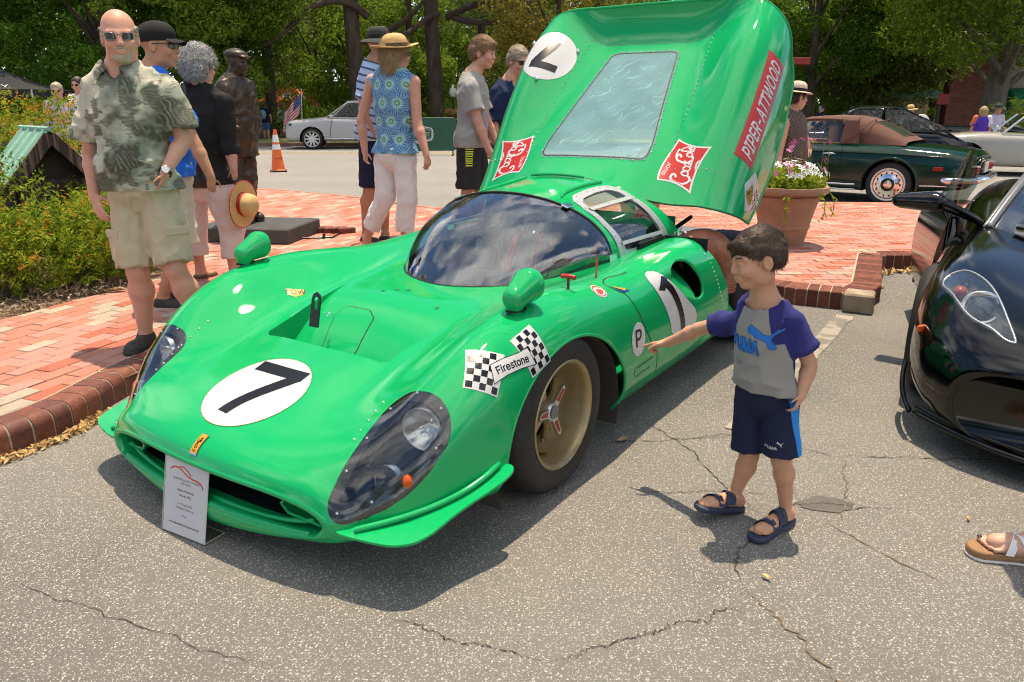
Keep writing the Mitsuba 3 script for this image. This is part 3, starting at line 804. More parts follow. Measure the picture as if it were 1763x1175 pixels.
# ------------------------------------------------------------------ the green race car (car frame: x to the tail, y to the car's left, z up; front axle at x = 0)
YAW, OX, OY=0.59094,-0.5327, 3.0163
CAR=np.array([[math.sin(YAW), math.cos(YAW), 0, OX], [math.cos(YAW),-math.sin(YAW), 0, OY], [0, 0, 1, 0], [0, 0, 0, 1.0]])
CAR[:3, :3]=np.array([[math.sin(YAW), math.cos(YAW), 0], [math.cos(YAW),-math.sin(YAW), 0], [0, 0, 1.0]])
def to_car_world(m):
 v, f=vf(m)
 return xf(v, CAR), f[:, ::-1]          # the car frame is left-handed
STATION=[
 # u,   A (y,z) .. J
 (-0.945, [(0, .285), (.2, .285), (.35, .282), (.46, .272), (.535, .252), (.58, .225), (.594, .198), (.575, .165), (.49, .140), (0, .134)]),
 (-0.930, [(0, .315), (.2, .314), (.36, .31), (.475, .300), (.555, .275), (.602, .237), (.617, .19), (.60, .150), (.52, .130), (0, .122)]),
 (-0.880, [(0, .352), (.22, .35), (.38, .345), (.50, .335), (.585, .305), (.64, .26), (.66, .20), (.64, .145), (.55, .122), (0, .118)]),
 (-0.800, [(0, .385), (.24, .384), (.40, .382), (.53, .383), (.635, .375), (.70, .325), (.735, .24), (.71, .15), (.60, .105), (0, .095)]),
 (-0.650, [(0, .432), (.25, .432), (.42, .437), (.56, .468), (.67, .498), (.765, .455), (.81, .33), (.79, .18), (.68, .11), (0, .10)]),
 (-0.500, [(0, .480), (.26, .48), (.43, .487), (.57, .548), (.695, .602), (.80, .555), (.855, .38), (.84, .19), (.72, .115), (0, .10)]),
 (-0.300, [(0, .540), (.27, .54), (.44, .550), (.575, .628), (.70, .690), (.815, .645), (.88, .43), (.87, .20), (.76, .12), (0, .11)]),
 (0.000, [(0, .600), (.28, .60), (.44, .612), (.57, .680), (.70, .737), (.82, .69), (.89, .46), (.88, .22), (.78, .13), (0, .12)]),
 (0.300, [(0, .630), (.28, .632), (.44, .640), (.57, .690), (.69, .732), (.81, .69), (.885, .48), (.88, .23), (.79, .13), (0, .12)]),
 (0.600, [(0, .650), (.30, .652), (.46, .662), (.57, .690), (.68, .712), (.80, .67), (.875, .49), (.87, .24), (.79, .13), (0, .12)]),
 (0.900, [(0, .655), (.30, .66), (.47, .678), (.58, .700), (.69, .716), (.80, .68), (.87, .50), (.865, .24), (.79, .13), (0, .12)]),
 (1.200, [(0, .66), (.30, .67), (.47, .690), (.58, .715), (.69, .733), (.80, .70), (.87, .51), (.867, .24), (.79, .13), (0, .12)]),
 (1.500, [(0, .66), (.30, .67), (.47, .695), (.58, .725), (.69, .745), (.80, .71), (.875, .51), (.87, .24), (.79, .13), (0, .12)]),
 (1.850, [(0, .66), (.30, .67), (.47, .695), (.58, .725), (.69, .742), (.80, .70), (.875, .50), (.87, .24), (.79, .13), (0, .12)]),
]
def car_half(nu=230, ns=96):
 us=np.array([s[0] for s in STATION])
 pts=np.array([s[1] for s in STATION], float)            # (n, 10, 2)
 seg=np.linalg.norm(np.diff(pts, axis=1), axis=2)[3:].mean(0)
 sp=np.r_[0, np.cumsum(seg)]; sp /= sp[-1]
 s=np.unique(np.r_[np.linspace(0, sp[8], ns), np.linspace(sp[8], 1, 12)])
 uf=np.r_[np.linspace(us[0],-0.80, 40), np.linspace(-0.80, us[-1], nu-39)[1:]]
 q=CubicSpline(us, pts, axis=0)(uf)                       # along the car
 # the nose rounds off quickly: keep the first stations from overshooting
 qp=PchipInterpolator(us, pts, axis=0)(uf)
 w=np.clip((uf+0.80)/0.25, 0, 1)[:, None, None]
 q=qp*(1-w)+q*w
 # across: the section is even about the centre line, so the spline gets its mirrored neighbours
 ext=np.concatenate([q[:, 3:0:-1]*[-1, 1], q], 1)
 spe=np.r_[-sp[3:0:-1], sp]
 P=CubicSpline(spe, ext, axis=1)(s)
 P[:, 0, 0]=0; P[:,-1, 0]=0
 x=uf[:, None]+0.055*(np.minimum(P[..., 0], 0.66)/0.6)**2*np.clip((0.3-uf[:, None])/1.2, 0, 1)
 return np.stack([x, P[..., 0], P[..., 1]],-1)
HALF=car_half()
BODY=cat(sheet(HALF), mirror_y(sheet(HALF)))
_u, _i=np.unique(np.round(BODY[0], 6), axis=0, return_inverse=True)
BODY=(_u, _i.ravel()[BODY[1]])
RC=thing('race_car', 'low bright green open-tailed race car with a large white number roundel on its nose', 'car')
_greenfn=lambda p, n, uv: mix((0.012, 0.540, 0.205), (0.016, 0.580, 0.225), noise(p.x*2.1, p.y*2.1, p.z*2.1))
GREEN=paint('race_green_paint', proc(_greenfn), 0.010)
DARKIN=mat('dark_liner', (0.012, 0.014, 0.014), 0.8, 0.2)
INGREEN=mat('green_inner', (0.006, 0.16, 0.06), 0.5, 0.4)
CHROME=mat('chrome', (0.78, 0.78, 0.78), 0.14, metallic=1.0)
ALLOY=mat('brushed_alloy', (0.62, 0.63, 0.64), 0.38, metallic=1.0)
WHITEV=paint('white_vinyl', (0.74, 0.74, 0.74), 0.08)
BLACKV=paint('black_vinyl', (0.012, 0.012, 0.014), 0.12)
REDV=paint('red_vinyl', (0.66, 0.035, 0.02), 0.12)
YELV=paint('yellow_vinyl', (0.80, 0.50, 0.01), 0.12)
DGREENV=paint('green_vinyl', (0.01, 0.13, 0.04), 0.12)
BLUEV=paint('blue_vinyl', (0.015, 0.06, 0.32), 0.12)
RUBBER=mat('tyre_rubber', proc(lambda p, n, uv: mix((0.014, 0.0135, 0.013), (0.03, 0.028, 0.026), fbm(p.x*30, p.y*30, p.z*30))), 0.62, 0.35)
GOLD=mat('gold_alloy', proc(lambda p, n, uv: mix((0.30, 0.235, 0.115), (0.36, 0.285, 0.15), noise(p.x*40, p.y*40, p.z*40))), 0.36, 0.5, metallic=0.55)
scene['mat_clear_glass']={'type': 'thindielectric', 'int_ior': 1.5, 'specular_transmittance': rgb(0.80, 0.83, 0.82)}
scene['mat_smoke_glass']={'type': 'thindielectric', 'int_ior': 1.95, 'specular_transmittance': rgb(0.36, 0.42, 0.50)}
ARCH=(0.06, 0.20, 0.452, 0.398)                    # front wheel opening: centre x, z and half axes
HEAD_XY=np.array([(-.5374, .647), (-.537, .716), (-.5435, .763), (-.5577, .7895), (-.5778, .7993), (-.610, .7942), (-.643, .7835), (-.681, .7656), (-.7236, .7395), (-.768, .7039), (-.811, .6614), (-.8486, .634), (-.8707, .6155), (-.8855, .592), (-.885, .574), (-.873, .5665), (-.828, .559), (-.765, .5573), (-.70, .5555), (-.6255, .5535), (-.566, .566), (-.541, .596)])
HEAD=spline_poly(HEAD_XY, 160)
WS_BASE=np.array([(.345, 0), (.362, .12), (.415, .24), (.50, .335), (.62, .41), (.75, .468), (.88, .515), (.99, .555)])
_wb=np.vstack([WS_BASE[::-1]*[1,-1], WS_BASE[1:]])
CABIN=Polygon(np.vstack([_wb, [(1.4, .585), (1.74, .60), (1.74,-.60), (1.4,-.585)]]))
DUCT=Polygon(np.vstack([[(-.358,-.31)], smooth_path([(-.335,-.337), (-.19,-.343), (-.05,-.365), (.10,-.385), (.30,-.412)], 30), smooth_path([(.30, .412), (.10, .385), (-.05, .365), (-.19, .343), (-.335, .337)], 30), [(-.358, .31)]]))
LIP_XZ=np.array([(1.05, .672), (1.18, .6945), (1.2324, .691), (1.287, .676), (1.334, .64), (1.3875, .5876), (1.4153, .528), (1.405, .492), (1.37, .478), (1.30, .485), (1.19, .52), (1.03, .59), (.90, .645), (.84, .672), (.90, .68)])
SCOOP=spline_poly(LIP_XZ, 140)
MATE=np.array([(1.52, .78), (1.56, .70), (1.66, .60), (1.76, .47), (1.79, .40), (1.80, .10)])      # rear edge of the fixed body, x by z
def arch_field(v, a=0.0):
 e=np.sqrt(((v[:, 0]-ARCH[0])/(ARCH[2]+a))**2+((v[:, 2]-ARCH[1])/(ARCH[3]+a))**2)-1
 return np.where(np.abs(v[:, 1])>0.56, e, 1.0)*0.3
def rear_field(v):
 return np.interp(v[:, 2], MATE[::-1, 1], MATE[::-1, 0])-v[:, 0]
def head_field(v):
 d=poly_sd(HEAD, np.c_[v[:, 0], np.abs(v[:, 1])])
 return np.where(v[:, 2]>0.19, d,-1.0)
def duct_field(v):
 return np.where(v[:, 2]>0.3, poly_sd(DUCT, v[:, :2]),-1.0)
def cabin_field(v):
 return np.where(v[:, 2]>0.3, poly_sd(CABIN, v[:, :2]),-1.0)
def scoop_field(v):
 return np.where(np.abs(v[:, 1])>0.6, poly_sd(SCOOP, v[:, [0, 2]]),-1.0)
_lowz=BODY[0][:, 2]<0.095
BODY[0][_lowz, 2]=0.095
shell=BODY
for fld in (lambda v: arch_field(v), rear_field):
 shell=clip(shell, fld)
patch_duct=clip(shell, duct_field)
patch_scoop=clip(shell, scoop_field)
patch_head=clip(shell, head_field)
for fld in (head_field, duct_field, cabin_field, scoop_field):
 shell=clip(shell, lambda v:-fld(v))
# the ramp behind the bonnet opening rolls down towards the nose
v, f=patch_duct
drop=0.25*np.clip((0.17-v[:, 0])/0.53, 0, 1)**1.7
drop*=1-0.35*(np.abs(v[:, 1])/0.4)**2
patch_duct=(v-[0, 0, 1]*drop[:, None], f)
def rim_wall(poly2, top_fn, depth_fn, n=260):
 """a wall hanging from an outline"""
 b=poly2.exterior
 p=np.array([b.interpolate(t, normalized=True).coords[0] for t in np.linspace(0, 1, n)])
 a=top_fn(p); c=a+depth_fn(p, a)
 return sheet(np.stack([a, c], 0))
_top=clip(BODY, lambda v: v[:, 2]-0.32)
_topz=LinearNDInterpolator(_top[0][:, :2], _top[0][:, 2])
topz=lambda p: np.c_[p, np.nan_to_num(_topz(p), nan=0.5)]
wall=rim_wall(DUCT, topz, lambda p, a: np.c_[0*p,-np.where(p[:, 0]>0.29, 0.001, 0.30*np.clip((0.30-p[:, 0])/0.5, 0, 1)**0.9)])
# the side scoop sinks in towards its rear lip
v, f=patch_scoop
front=LineString(np.vstack([LIP_XZ[9:], LIP_XZ[:1]]))
top_l=LineString(LIP_XZ[[14, 0, 1, 2]])
dist=shapely.distance(front, shapely.points(v[:, [0, 2]]))
dist2=shapely.distance(top_l, shapely.points(v[:, [0, 2]]))
sink=0.21*np.clip(dist/0.20, 0, 1)**1.4*np.clip(dist2/0.05, 0, 1)**0.7*np.clip((v[:, 0]-0.82)/0.42, 0, 1)**0.8
v=v-np.c_[0*sink, np.sign(v[:, 1])*sink, 0*sink]
keep=clip((v, f), lambda q: 1.36-q[:, 0])
patch_scoop=keep
skin_all=cat(shell, patch_duct)
emit('body', to_car_world(shell), GREEN, RC, smooth=40)
emit('duct_ramp', to_car_world(patch_duct), GREEN, RC, smooth=True)
emit('duct_wall', to_car_world(wall), GREEN, RC, smooth=True)
emit('side_scoop', to_car_world(patch_scoop), GREEN, RC, smooth=True, label='side air scoop sunk into the green flank')
for s in (1,-1):
 # the lip tube round the scoop and the dark hole behind it
 q=np.array([SCOOP.exterior.interpolate(t, normalized=True).coords[0] for t in np.linspace(0, 1, 120)])
 side=clip(BODY, lambda w: w[:, 1]*s-0.62)
 yfn=LinearNDInterpolator(side[0][:, [0, 2]], side[0][:, 1])
 sel=q[(q[:, 0]>1.17)]
 sel=sel[np.argsort(np.arctan2(sel[:, 1]-0.58, sel[:, 0]-1.25))]
 lip=np.c_[sel[:, 0], yfn(sel), sel[:, 1]]-[0, s*0.007, 0]
 emit('scoop_lip', to_car_world(tube(lip, 0.009, 8)), GREEN, RC, smooth=True)
 hole=cat(at(box(0.30, 0.02, 0.34), 1.38, s*0.585, 0.58), at(box(0.02, 0.25, 0.34), 1.55, s*0.70, 0.58), at(box(0.36, 0.22, 0.012), 1.42, s*0.70, 0.40))
 emit('scoop_duct', to_car_world(hole), DARKIN, RC)
# ---- nose: mouth ring, tunnel, vanes, lip
m0=HALF[0]
full=np.vstack([m0, m0[::-1][1:-1]*[1,-1, 1]])
ctr=np.array([0, 0, 0.203])
mouth=np.array([(0, .262), (.2, .262), (.34, .260), (.45, .25), (.515, .235), (.545, .213), (.55, .195), (.53, .170), (.45, .153), (0, .146)])
t_out=np.linspace(0, 1, len(m0))
ring_out=m0[:, 1:]
mp=CubicSpline(np.linspace(0, 1, 10), mouth)(np.interp(np.linspace(0, 1, len(m0)), t_out, t_out))
# match the mouth outline to the outer ring by angle about the middle
def by_angle(p):
 return np.unwrap(np.arctan2(p[:, 1]-ctr[2], p[:, 0]*0.16))
fine=CubicSpline(np.linspace(0, 1, 10), mouth)(np.linspace(0, 1, 900))
fine[:, 0]=np.maximum(fine[:, 0], 0)
af, ao=by_angle(fine), by_angle(ring_out)
inner=np.c_[np.interp(-ao,-af, fine[:, 0]), np.interp(-ao,-af, fine[:, 1])]
bow=lambda y: 0.055*(np.minimum(y, .66)/.6)**2
rows=[]
for t, dx in ((0, 0.0), (0.25,-0.006), (0.6,-0.007), (0.85,-0.002), (1.0, 0.012), (1.03, 0.03), (1.03, 0.07)):
 q=ring_out*(1-t)+inner*t
 rows.append(np.c_[-0.945+bow(q[:, 0])+dx, q])
lipm=sheet(np.array(rows))
emit('nose_lip', to_car_world(cat(lipm, mirror_y(lipm))), GREEN, RC, smooth=True)
emit('radiator', to_car_world(cat(at(box(0.02, 1.20, 0.22),-0.70, 0, 0.20), at(box(.18, 1.1, .01),-.78, 0, .137), at(box(.18, 1.1, .01),-.78, 0, .272))), DARKIN, RC)
grid=[]
for y in np.linspace(-0.3, 0.3, 41):
 grid.append(at(box(0.012, 0.004, 0.13),-0.74, y, 0.20))
emit('radiator_core', to_car_world(cat(*grid)), mat('radiator_metal', (0.03, 0.03, 0.03), 0.5), RC, kind='stuff')
for s in (1,-1):
 # a wedge shaped brake duct at each end of the mouth
 P=[]
 for x in np.linspace(-0.915,-0.76, 12):
  r=[(0.545, .226), (0.40, .246), (0.375, .225), (0.40, .196), (0.53, .180)]
  P.append([[x+bow(a), s*a, b] for a, b in r])
 m=sheet(np.array(P))
 emit('brake_duct', to_car_world(cat(m, tube(np.array(P[0]), 0.007, 6))), GREEN, RC, smooth=50)
 emit('mouth_bar', to_car_world(tube([(-0.912+bow(y), s*y, 0.150+0.05*(y/0.52)**4) for y in np.linspace(0, 0.50, 16)], 0.009, 8)), GREEN, RC, smooth=True)
lower=tube([(-0.935+bow(abs(y))*1.0, y, 0.137+0.016*(y/0.52)**2) for y in np.linspace(-0.5, 0.5, 40)], 0.014, 10)
emit('mouth_lip', to_car_world(lower), GREEN, RC, smooth=True)
# ---- canards
for s in (1,-1):
 o=[(-.885, .60, .192), (-.868, .73, .19), (-.845, .80, .192), (-.80, .845, .197), (-.74, .862, .205), (-.60, .885, .235), (-.39, .895, .288), (-.40, .86, .282), (-.60, .80, .236), (-.75, .70, .205)]
 o=np.array(o)
 pl=spline_poly(o[:, :2], 90)
 p2, f2=tri2d(pl, 0.05)
 A=np.c_[o[:, :2], np.ones(len(o))]
 zf=LinearNDInterpolator(np.vstack([o[:, :2], [(-1.0, .5), (-1, 1), (-.3, 1.0), (-.3, .5)]]), np.r_[o[:, 2], .185, .185, .30, .30])
 z=zf(p2)
 up=(np.c_[p2[:, 0], s*p2[:, 1], z+0.004], f2)
 dn=(np.c_[p2[:, 0], s*p2[:, 1], z-0.004], f2[:, ::-1])
 ex=np.array(pl.exterior.coords); ez=zf(ex)
 rim=sheet(np.stack([np.c_[ex[:, 0], s*ex[:, 1], ez+0.004], np.c_[ex[:, 0], s*ex[:, 1], ez-0.004]]))
 emit('canard', to_car_world(cat(up, dn, rim)), GREEN, RC, smooth=30)
 fl=tube([(-.86, s*.655, .205), (-.75, s*.745, .222), (-.60, s*.832, .252), (-.42, s*.872, .30)], 0.010, 8, n=24)
 emit('canard_flange', to_car_world(fl), GREEN, RC, smooth=True)
# ---- headlights behind clear covers
for s in (1,-1):
 half=clip(patch_head, lambda v: v[:, 1]*s)
 hl=emit('headlight', to_car_world(half), 'mat_clear_glass', RC, smooth=True)
 n=meshkit.arrays(half, True)[2]
 inn=HEAD.buffer(-0.028)
 band=clip((half[0]-n*0.004, half[1]), lambda v:-poly_sd(inn, np.c_[v[:, 0], np.abs(v[:, 1])]))
 emit('cover_band', to_car_world(band), mat('cover_band', (0.012, 0.011, 0.011), 0.35), hl, smooth=True)
 # black bowl under the cover
 dd=np.clip(poly_sd(HEAD, np.c_[half[0][:, 0], np.abs(half[0][:, 1])])/0.035, 0, 1)**0.7
 bowl=(half[0]+np.c_[0.10*dd,-s*0.055*dd,-0.045*dd], half[1])
 emit('bowl', to_car_world(bowl), mat('lamp_bowl', (0.010, 0.011, 0.016), 0.28, 0.5), hl, smooth=True)
 def lamp(c, r, d, face):
  M=frame(c, np.cross([0, 0, 1], face), [0, 0, 1])
  if np.dot(M[:3, 2], face)<0:
   M=frame(c,-np.cross([0, 0, 1], face), [0, 0, 1])
  prof=[(0.004,-d), (r*.45,-d*.85), (r*.75,-d*.5), (r*.95,-0.006), (r, 0), (r*1.06, 0.0), (r*1.06,-0.02)]
  emit('lamp_reflector', to_car_world(tr(lathe(prof, 32), M)), CHROME, hl, smooth=True)
  lens=[(0.0005, r*.22), (r*.4, r*.19), (r*.75, r*.11), (r, 0.0)]
  P=[]
  a=np.linspace(0, 2*np.pi, 65)
  L=[]
  for k, (rr, zz) in enumerate(lens):
   ridges=0.0012*np.cos(rr*np.cos(a)*2*np.pi/0.011)*(rr<r*.98)
   L.append(np.c_[rr*np.cos(a), rr*np.sin(a), zz+ridges])
  emit('lens', to_car_world(tr(sheet(np.array(L)), M)), 'mat_lamp_lens', hl, smooth=True)
  return M
 scene.setdefault('mat_lamp_lens', {'type': 'thindielectric', 'int_ior': 1.5, 'specular_transmittance': rgb(.93, .93, .92)})
 lamp(np.array([-0.580, s*0.690, 0.432]), 0.070, 0.06, np.array([-0.86, s*0.16, 0.42]))
 lamp(np.array([-0.715, s*0.662, 0.298]), 0.056, 0.05, np.array([-0.93,-s*0.05, 0.20]))
 M=frame([-0.700, s*0.715, 0.310], [0, 1, 0], [0, 0, 1])
 emit('turn_lamp', to_car_world(tr(ball(0.020, 0.020, 0.026, 2), trans(-0.700, s*0.728, 0.315))), paint('amber_lens', (0.75, 0.16, 0.01), 0.05), hl, smooth=True)
 # cover screws
 for q in np.linspace(0, 1, 10)[:-1]:
  c=HEAD.buffer(-0.011).exterior.interpolate(q, normalized=True).coords[0]
  k=np.argmin((half[0][:, 0]-c[0])**2+(np.abs(half[0][:, 1])-c[1])**2)
  emit('screw', to_car_world(at(ball(0.0045, sub=1),*(half[0][k]+n[k]*0.0005))), CHROME, hl, smooth=True)
# ---- greenhouse: windscreen, roof, side windows
ZS, ZT, WB=0.690, 0.995, 0.558
def roof_point(phi, t):
 """phi from -90 to 90 degrees over the car, t from the windscreen edge to the rear edge"""
 ph=np.radians(phi)
 c=np.maximum(np.cos(ph), 0)**0.93
 co=np.maximum(np.cos(ph), 0)
 xf_=0.985-0.065*co**3
 xr=1.74-0.30*co**1.2
 w=WB+0.045*t
 zt=ZT+0.045*t
 zs=ZS+0.008*t
 return np.stack([xf_+(xr-xf_)*t, w*np.sign(np.sin(ph))*np.abs(np.sin(ph))**0.97, zs+(zt-zs)*c],-1)
phis, ts=np.linspace(-90, 90, 181), np.linspace(0, 1, 60)
PH, TT=np.meshgrid(phis, ts, indexing='ij')
ROOF=sheet(roof_point(PH, TT))
ROOF_UV=np.c_[PH.ravel(), TT.ravel()]
sarr=np.linspace(-1, 1, 121)
arc=roof_point(sarr*90, 0*sarr)
yb=np.interp(np.abs(sarr), np.linspace(0, 1, 60), np.linspace(0, WB, 60)**1.0)
# base line points evenly by length
bl=smooth_path(WS_BASE, 200); L_=np.r_[0, np.cumsum(np.linalg.norm(np.diff(bl, axis=0), axis=1))]; L_ /= L_[-1]
bx, by=np.interp(np.abs(sarr), L_, bl[:, 0]), np.interp(np.abs(sarr), L_, bl[:, 1])
base=topz(np.c_[bx, np.sign(sarr)*by]); base[:, 2]-=0.002
midv=0.5*(arc+base)
outv=midv-np.array([1.15, 0, 0.45]); outv /= np.linalg.norm(outv, axis=1, keepdims=True)
ctrl=midv+outv*(0.105*np.sqrt(np.clip(1-sarr**2, 0, 1)))[:, None]
tt=np.linspace(0, 1, 40)[None, :, None]
WSCREEN=sheet(base[:, None]*(1-tt)**2+ctrl[:, None]*2*tt*(1-tt)+arc[:, None]*tt**2)
emit('windscreen', to_car_world(WSCREEN), 'mat_smoke_glass', RC, smooth=True, label='curved smoked windscreen reflecting the clouds')
emit('windscreen_seal', to_car_world(cat(tube(base+[0, 0, .002], 0.0045, 6), tube(arc+[-0.004, 0, 0.001], 0.006, 6))), mat('seal', (0.01, 0.01, 0.01), 0.6), RC, smooth=True)
# side windows are cut from the roof in its own (phi, t) coordinates
SC=0.012                                            # metres of roof per degree, about
WOUT=rounded(Polygon([(90.5*SC, .10), (80*SC, .09), (59*SC, .07), (42*SC, .10), (32*SC, .17), (27*SC, .30), (25.5*SC, .60), (26*SC, .80), (28*SC, .93), (34*SC, .955), (43*SC, .92), (66*SC, .84), (90.5*SC, .80)]), 0.04)
WIN=rounded(Polygon([(84.5*SC, .185), (75*SC, .165), (58*SC, .145), (44*SC, .175), (36*SC, .23), (32.5*SC, .34), (31*SC, .60), (31.5*SC, .78), (33.5*SC, .84), (37*SC, .855), (45*SC, .82), (66*SC, .755), (84.5*SC, .725)]), 0.05)
def roof_lift(phi, t, h):
 P=roof_point(phi, t)
 e=0.3
 n=np.cross(roof_point(phi+e, t)-P, roof_point(phi, t+0.004)-P)
 n /= np.linalg.norm(n, axis=-1, keepdims=True)+1e-12
 n*=np.sign(n[..., 2:3]+0.3*np.sign(n[..., 1:2])*np.sign(P[..., 1:2]))
 return P+n*h
def on_roof(poly, side, h, step=0.02):
 p, f=tri2d(poly, step)
 v=roof_lift(side*np.minimum(p[:, 0]/SC, 90.0), p[:, 1], h)
 return (v, f if side>0 else f[:, ::-1])
fine_phi, fine_t=np.linspace(-90, 90, 241), np.linspace(0, 1, 110)
PH, TT=np.meshgrid(fine_phi, fine_t, indexing='ij')
rv=roof_point(PH, TT)
rp=np.c_[np.abs(PH.ravel())*SC, TT.ravel()]
# two passes: the roof without the window openings, in parameter space
param=(np.c_[PH.ravel(), TT.ravel(), 0*TT.ravel()], vf((rv.reshape(-1, 3), grid_faces(241, 110)))[1])
cutp=clip(param, lambda v:-poly_sd(WIN.buffer(0.004), np.c_[np.abs(v[:, 0])*SC, v[:, 1]]))
roofm=(roof_point(cutp[0][:, 0], cutp[0][:, 1]), cutp[1])
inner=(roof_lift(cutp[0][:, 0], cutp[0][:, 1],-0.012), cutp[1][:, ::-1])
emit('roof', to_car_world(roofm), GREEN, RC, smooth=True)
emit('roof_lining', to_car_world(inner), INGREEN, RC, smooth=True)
edge=np.array([roof_lift(np.array(a), np.array(1.0), h) for a in np.linspace(-89, 89, 80) for h in (0.0,-0.02)]).reshape(80, 2, 3)
# raised fairing round the door top, and the rear air slot, its shade painted as a darker sheet
ang=np.linspace(-24, 24, 40)
for s in (1,-1):
 path=[roof_lift(np.array(s*a), np.array(b), 0.004) for a, b in [(25.5, .16), (22.5, .30), (21, .55), (21.5, .8), (23, .97)]]
 emit('roof_ridge', to_car_world(tube(path, [0.004, 0.009, 0.011, 0.012, 0.012], 8, n=30)), GREEN, RC, smooth=True)
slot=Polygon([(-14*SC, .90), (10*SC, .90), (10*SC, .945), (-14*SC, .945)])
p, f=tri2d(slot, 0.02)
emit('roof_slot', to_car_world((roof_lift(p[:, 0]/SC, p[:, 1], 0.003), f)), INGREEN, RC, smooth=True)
emit('roof_flap', to_car_world(tube([roof_lift(np.array(a), np.array(.955), 0.012) for a in np.linspace(-17, 14, 16)], 0.008, 6)), GREEN, RC, smooth=True)
rivets=[]
for s in (1,-1):
 ring=WOUT.difference(WIN)
 pane=on_roof(WIN.buffer(0.01), s,-0.003)
 w=emit('side_window', to_car_world(pane), 'mat_clear_glass', RC, smooth=True)
 fr=cat(on_roof(ring, s, 0.0045, 0.015))
 eo, ei=np.array(WOUT.exterior.coords), np.array(WIN.exterior.coords)
 for e in (eo, ei):
  a=roof_lift(s*np.minimum(e[:, 0]/SC, 90), e[:, 1], 0.0045); b=roof_lift(s*np.minimum(e[:, 0]/SC, 90), e[:, 1],-0.002)
  fr=cat(fr, sheet(np.stack([a, b])))
 emit('frame', to_car_world(fr), mat('frame_alloy', (0.50, 0.52, 0.54), 0.42, metallic=0.7), w, smooth=30)
 mid=WOUT.buffer(-0.028).exterior
 for q in np.linspace(0, 1, 25)[:-1]:
  c=mid.interpolate(q, normalized=True).coords[0]
  rivets.append(at(ball(0.0042, sub=1),*roof_lift(np.array(s*c[0]/SC), np.array(c[1]), 0.006)))
 for (a0, t0), (a1, t1) in (((44, .155), (44.5, .85)), ((77.5, .15), (78.5, .745))):
  n=14
  ph, tq=np.linspace(a0, a1, n)*s, np.linspace(t0, t1, n)
  up=[roof_lift(ph-s*d, tq, 0.003) for d in (-1.5, 1.5)]
  dn=[roof_lift(ph-s*d, tq, 0.010) for d in (-1.5, 1.5)]
  loop=np.stack([up[0], dn[0], dn[1], up[1]], 1)
  emit('glazing_bar', to_car_world(sheet(loop, True)), mat('bar_alloy', (0.60, 0.60, 0.58), 0.35, metallic=0.6), w, smooth=False)
 # clips that hold the windscreen
 for ph in (35, 87):
  c=roof_lift(np.array(s*ph), np.array(0.0), 0.008)
  d=roof_lift(np.array(s*ph), np.array(0.06), 0.008)
  x=d-c; x /= np.linalg.norm(x)
  b=roof_lift(np.array(s*(ph-4)), np.array(0.0), 0.008)-c
  M=frame(c, x, b)
  emit('windscreen_clip', to_car_world(tr(box(0.062, 0.042, 0.007, 0.002), M)), CHROME, RC, smooth=False)
# ---- interior
tub=box(1.25, 1.02, 0.02)
cab=[at(tub, 1.12, 0, 0.22)]
for s in (1,-1):
 cab.append(sheet(np.array([[(x, s*min(np.interp(x, WS_BASE[:, 0], WS_BASE[:, 1])+0.01, 0.56), z) for z in (0.20, 0.70 if x>.9 else 0.64)] for x in np.linspace(0.36, 1.74, 30)])))
cab.append(at(box(0.02, 1.16, 0.62), 1.70, 0, 0.52))
cab.append(at(box(0.02, 0.6, 0.42), 0.40, 0, 0.42))
emit('cockpit_tub', to_car_world(cat(*cab)), mat('cockpit_green', (0.008, 0.10, 0.045), 0.6), RC)
dash=[]
xs=np.linspace(0.36, 0.80, 18)
P=[[(x, y, 0.640+0.012*math.sin((x-.36)*6)-0.02*(abs(y)/.5)**2-(0.10*max(0, x-0.70)/0.10)) for y in np.linspace(-1, 1, 21)*np.interp(x, WS_BASE[:, 0], WS_BASE[:, 1]-0.012)] for x in xs]
emit('dashboard', to_car_world(sheet(np.array(P))), mat('dash_flock', (0.022, 0.026, 0.040), 0.85), RC, smooth=True)
for s in (1,-1):
 S=Soft((1.0, s*.27-.26, .2), (1.72, s*.27+.26, .86), 0.02)
 for dy in (-.13, 0, .13):
  S.bone((1.10, s*.27+dy, .30), (1.42, s*.27+dy, .29), .06, .06, .05)
  S.bone((1.42, s*.27+dy, .30), (1.62, s*.27+dy*.8, .72), .06, .045, .05)
 st=emit('seat', to_car_world(S.mesh(1)), mat('seat_cloth', (0.035, 0.045, 0.075), 0.85), RC, smooth=True)
 for dy in (-.09, .09):
  emit('harness_strap', to_car_world(tr(tube([(1.62, s*.27+dy, .70), (1.50, s*.27+dy, .58), (1.43, s*.27+dy, .42), (1.36, s*.27+dy*.6, .37)], 0.024, 8, n=16), np.eye(4))), mat('harness_red', (0.45, 0.02, 0.03), 0.7), st, smooth=True)
a=np.linspace(0, 2*np.pi, 40)
Mw=frame([0.98,-0.27, 0.58], [0, 1, 0], [0.35, 0, 0.94])
wheel=emit('steering_wheel', to_car_world(tr(tube(np.c_[.165*np.cos(a), .165*np.sin(a), 0*a], 0.014, 8, caps=False), Mw)), mat('wheel_leather', (0.02, 0.018, 0.017), 0.6), RC, smooth=True)
emit('spoke', to_car_world(tr(cat(*[tube([(0, 0, 0), (.16*math.cos(t), .16*math.sin(t), 0)], .009, 6) for t in (math.pi/2,-2.6,-.54)]), Mw)), ALLOY, wheel, smooth=True)
emit('roll_bar', to_car_world(tube([(1.60,-.50, .3), (1.60,-.48, .80), (1.58,-.25, .96), (1.58, .25, .96), (1.60, .48, .80), (1.60, .50, .3)], .022, 10, n=50)), mat('bar_black', (0.02, 0.02, 0.02), 0.4), RC, smooth=True)
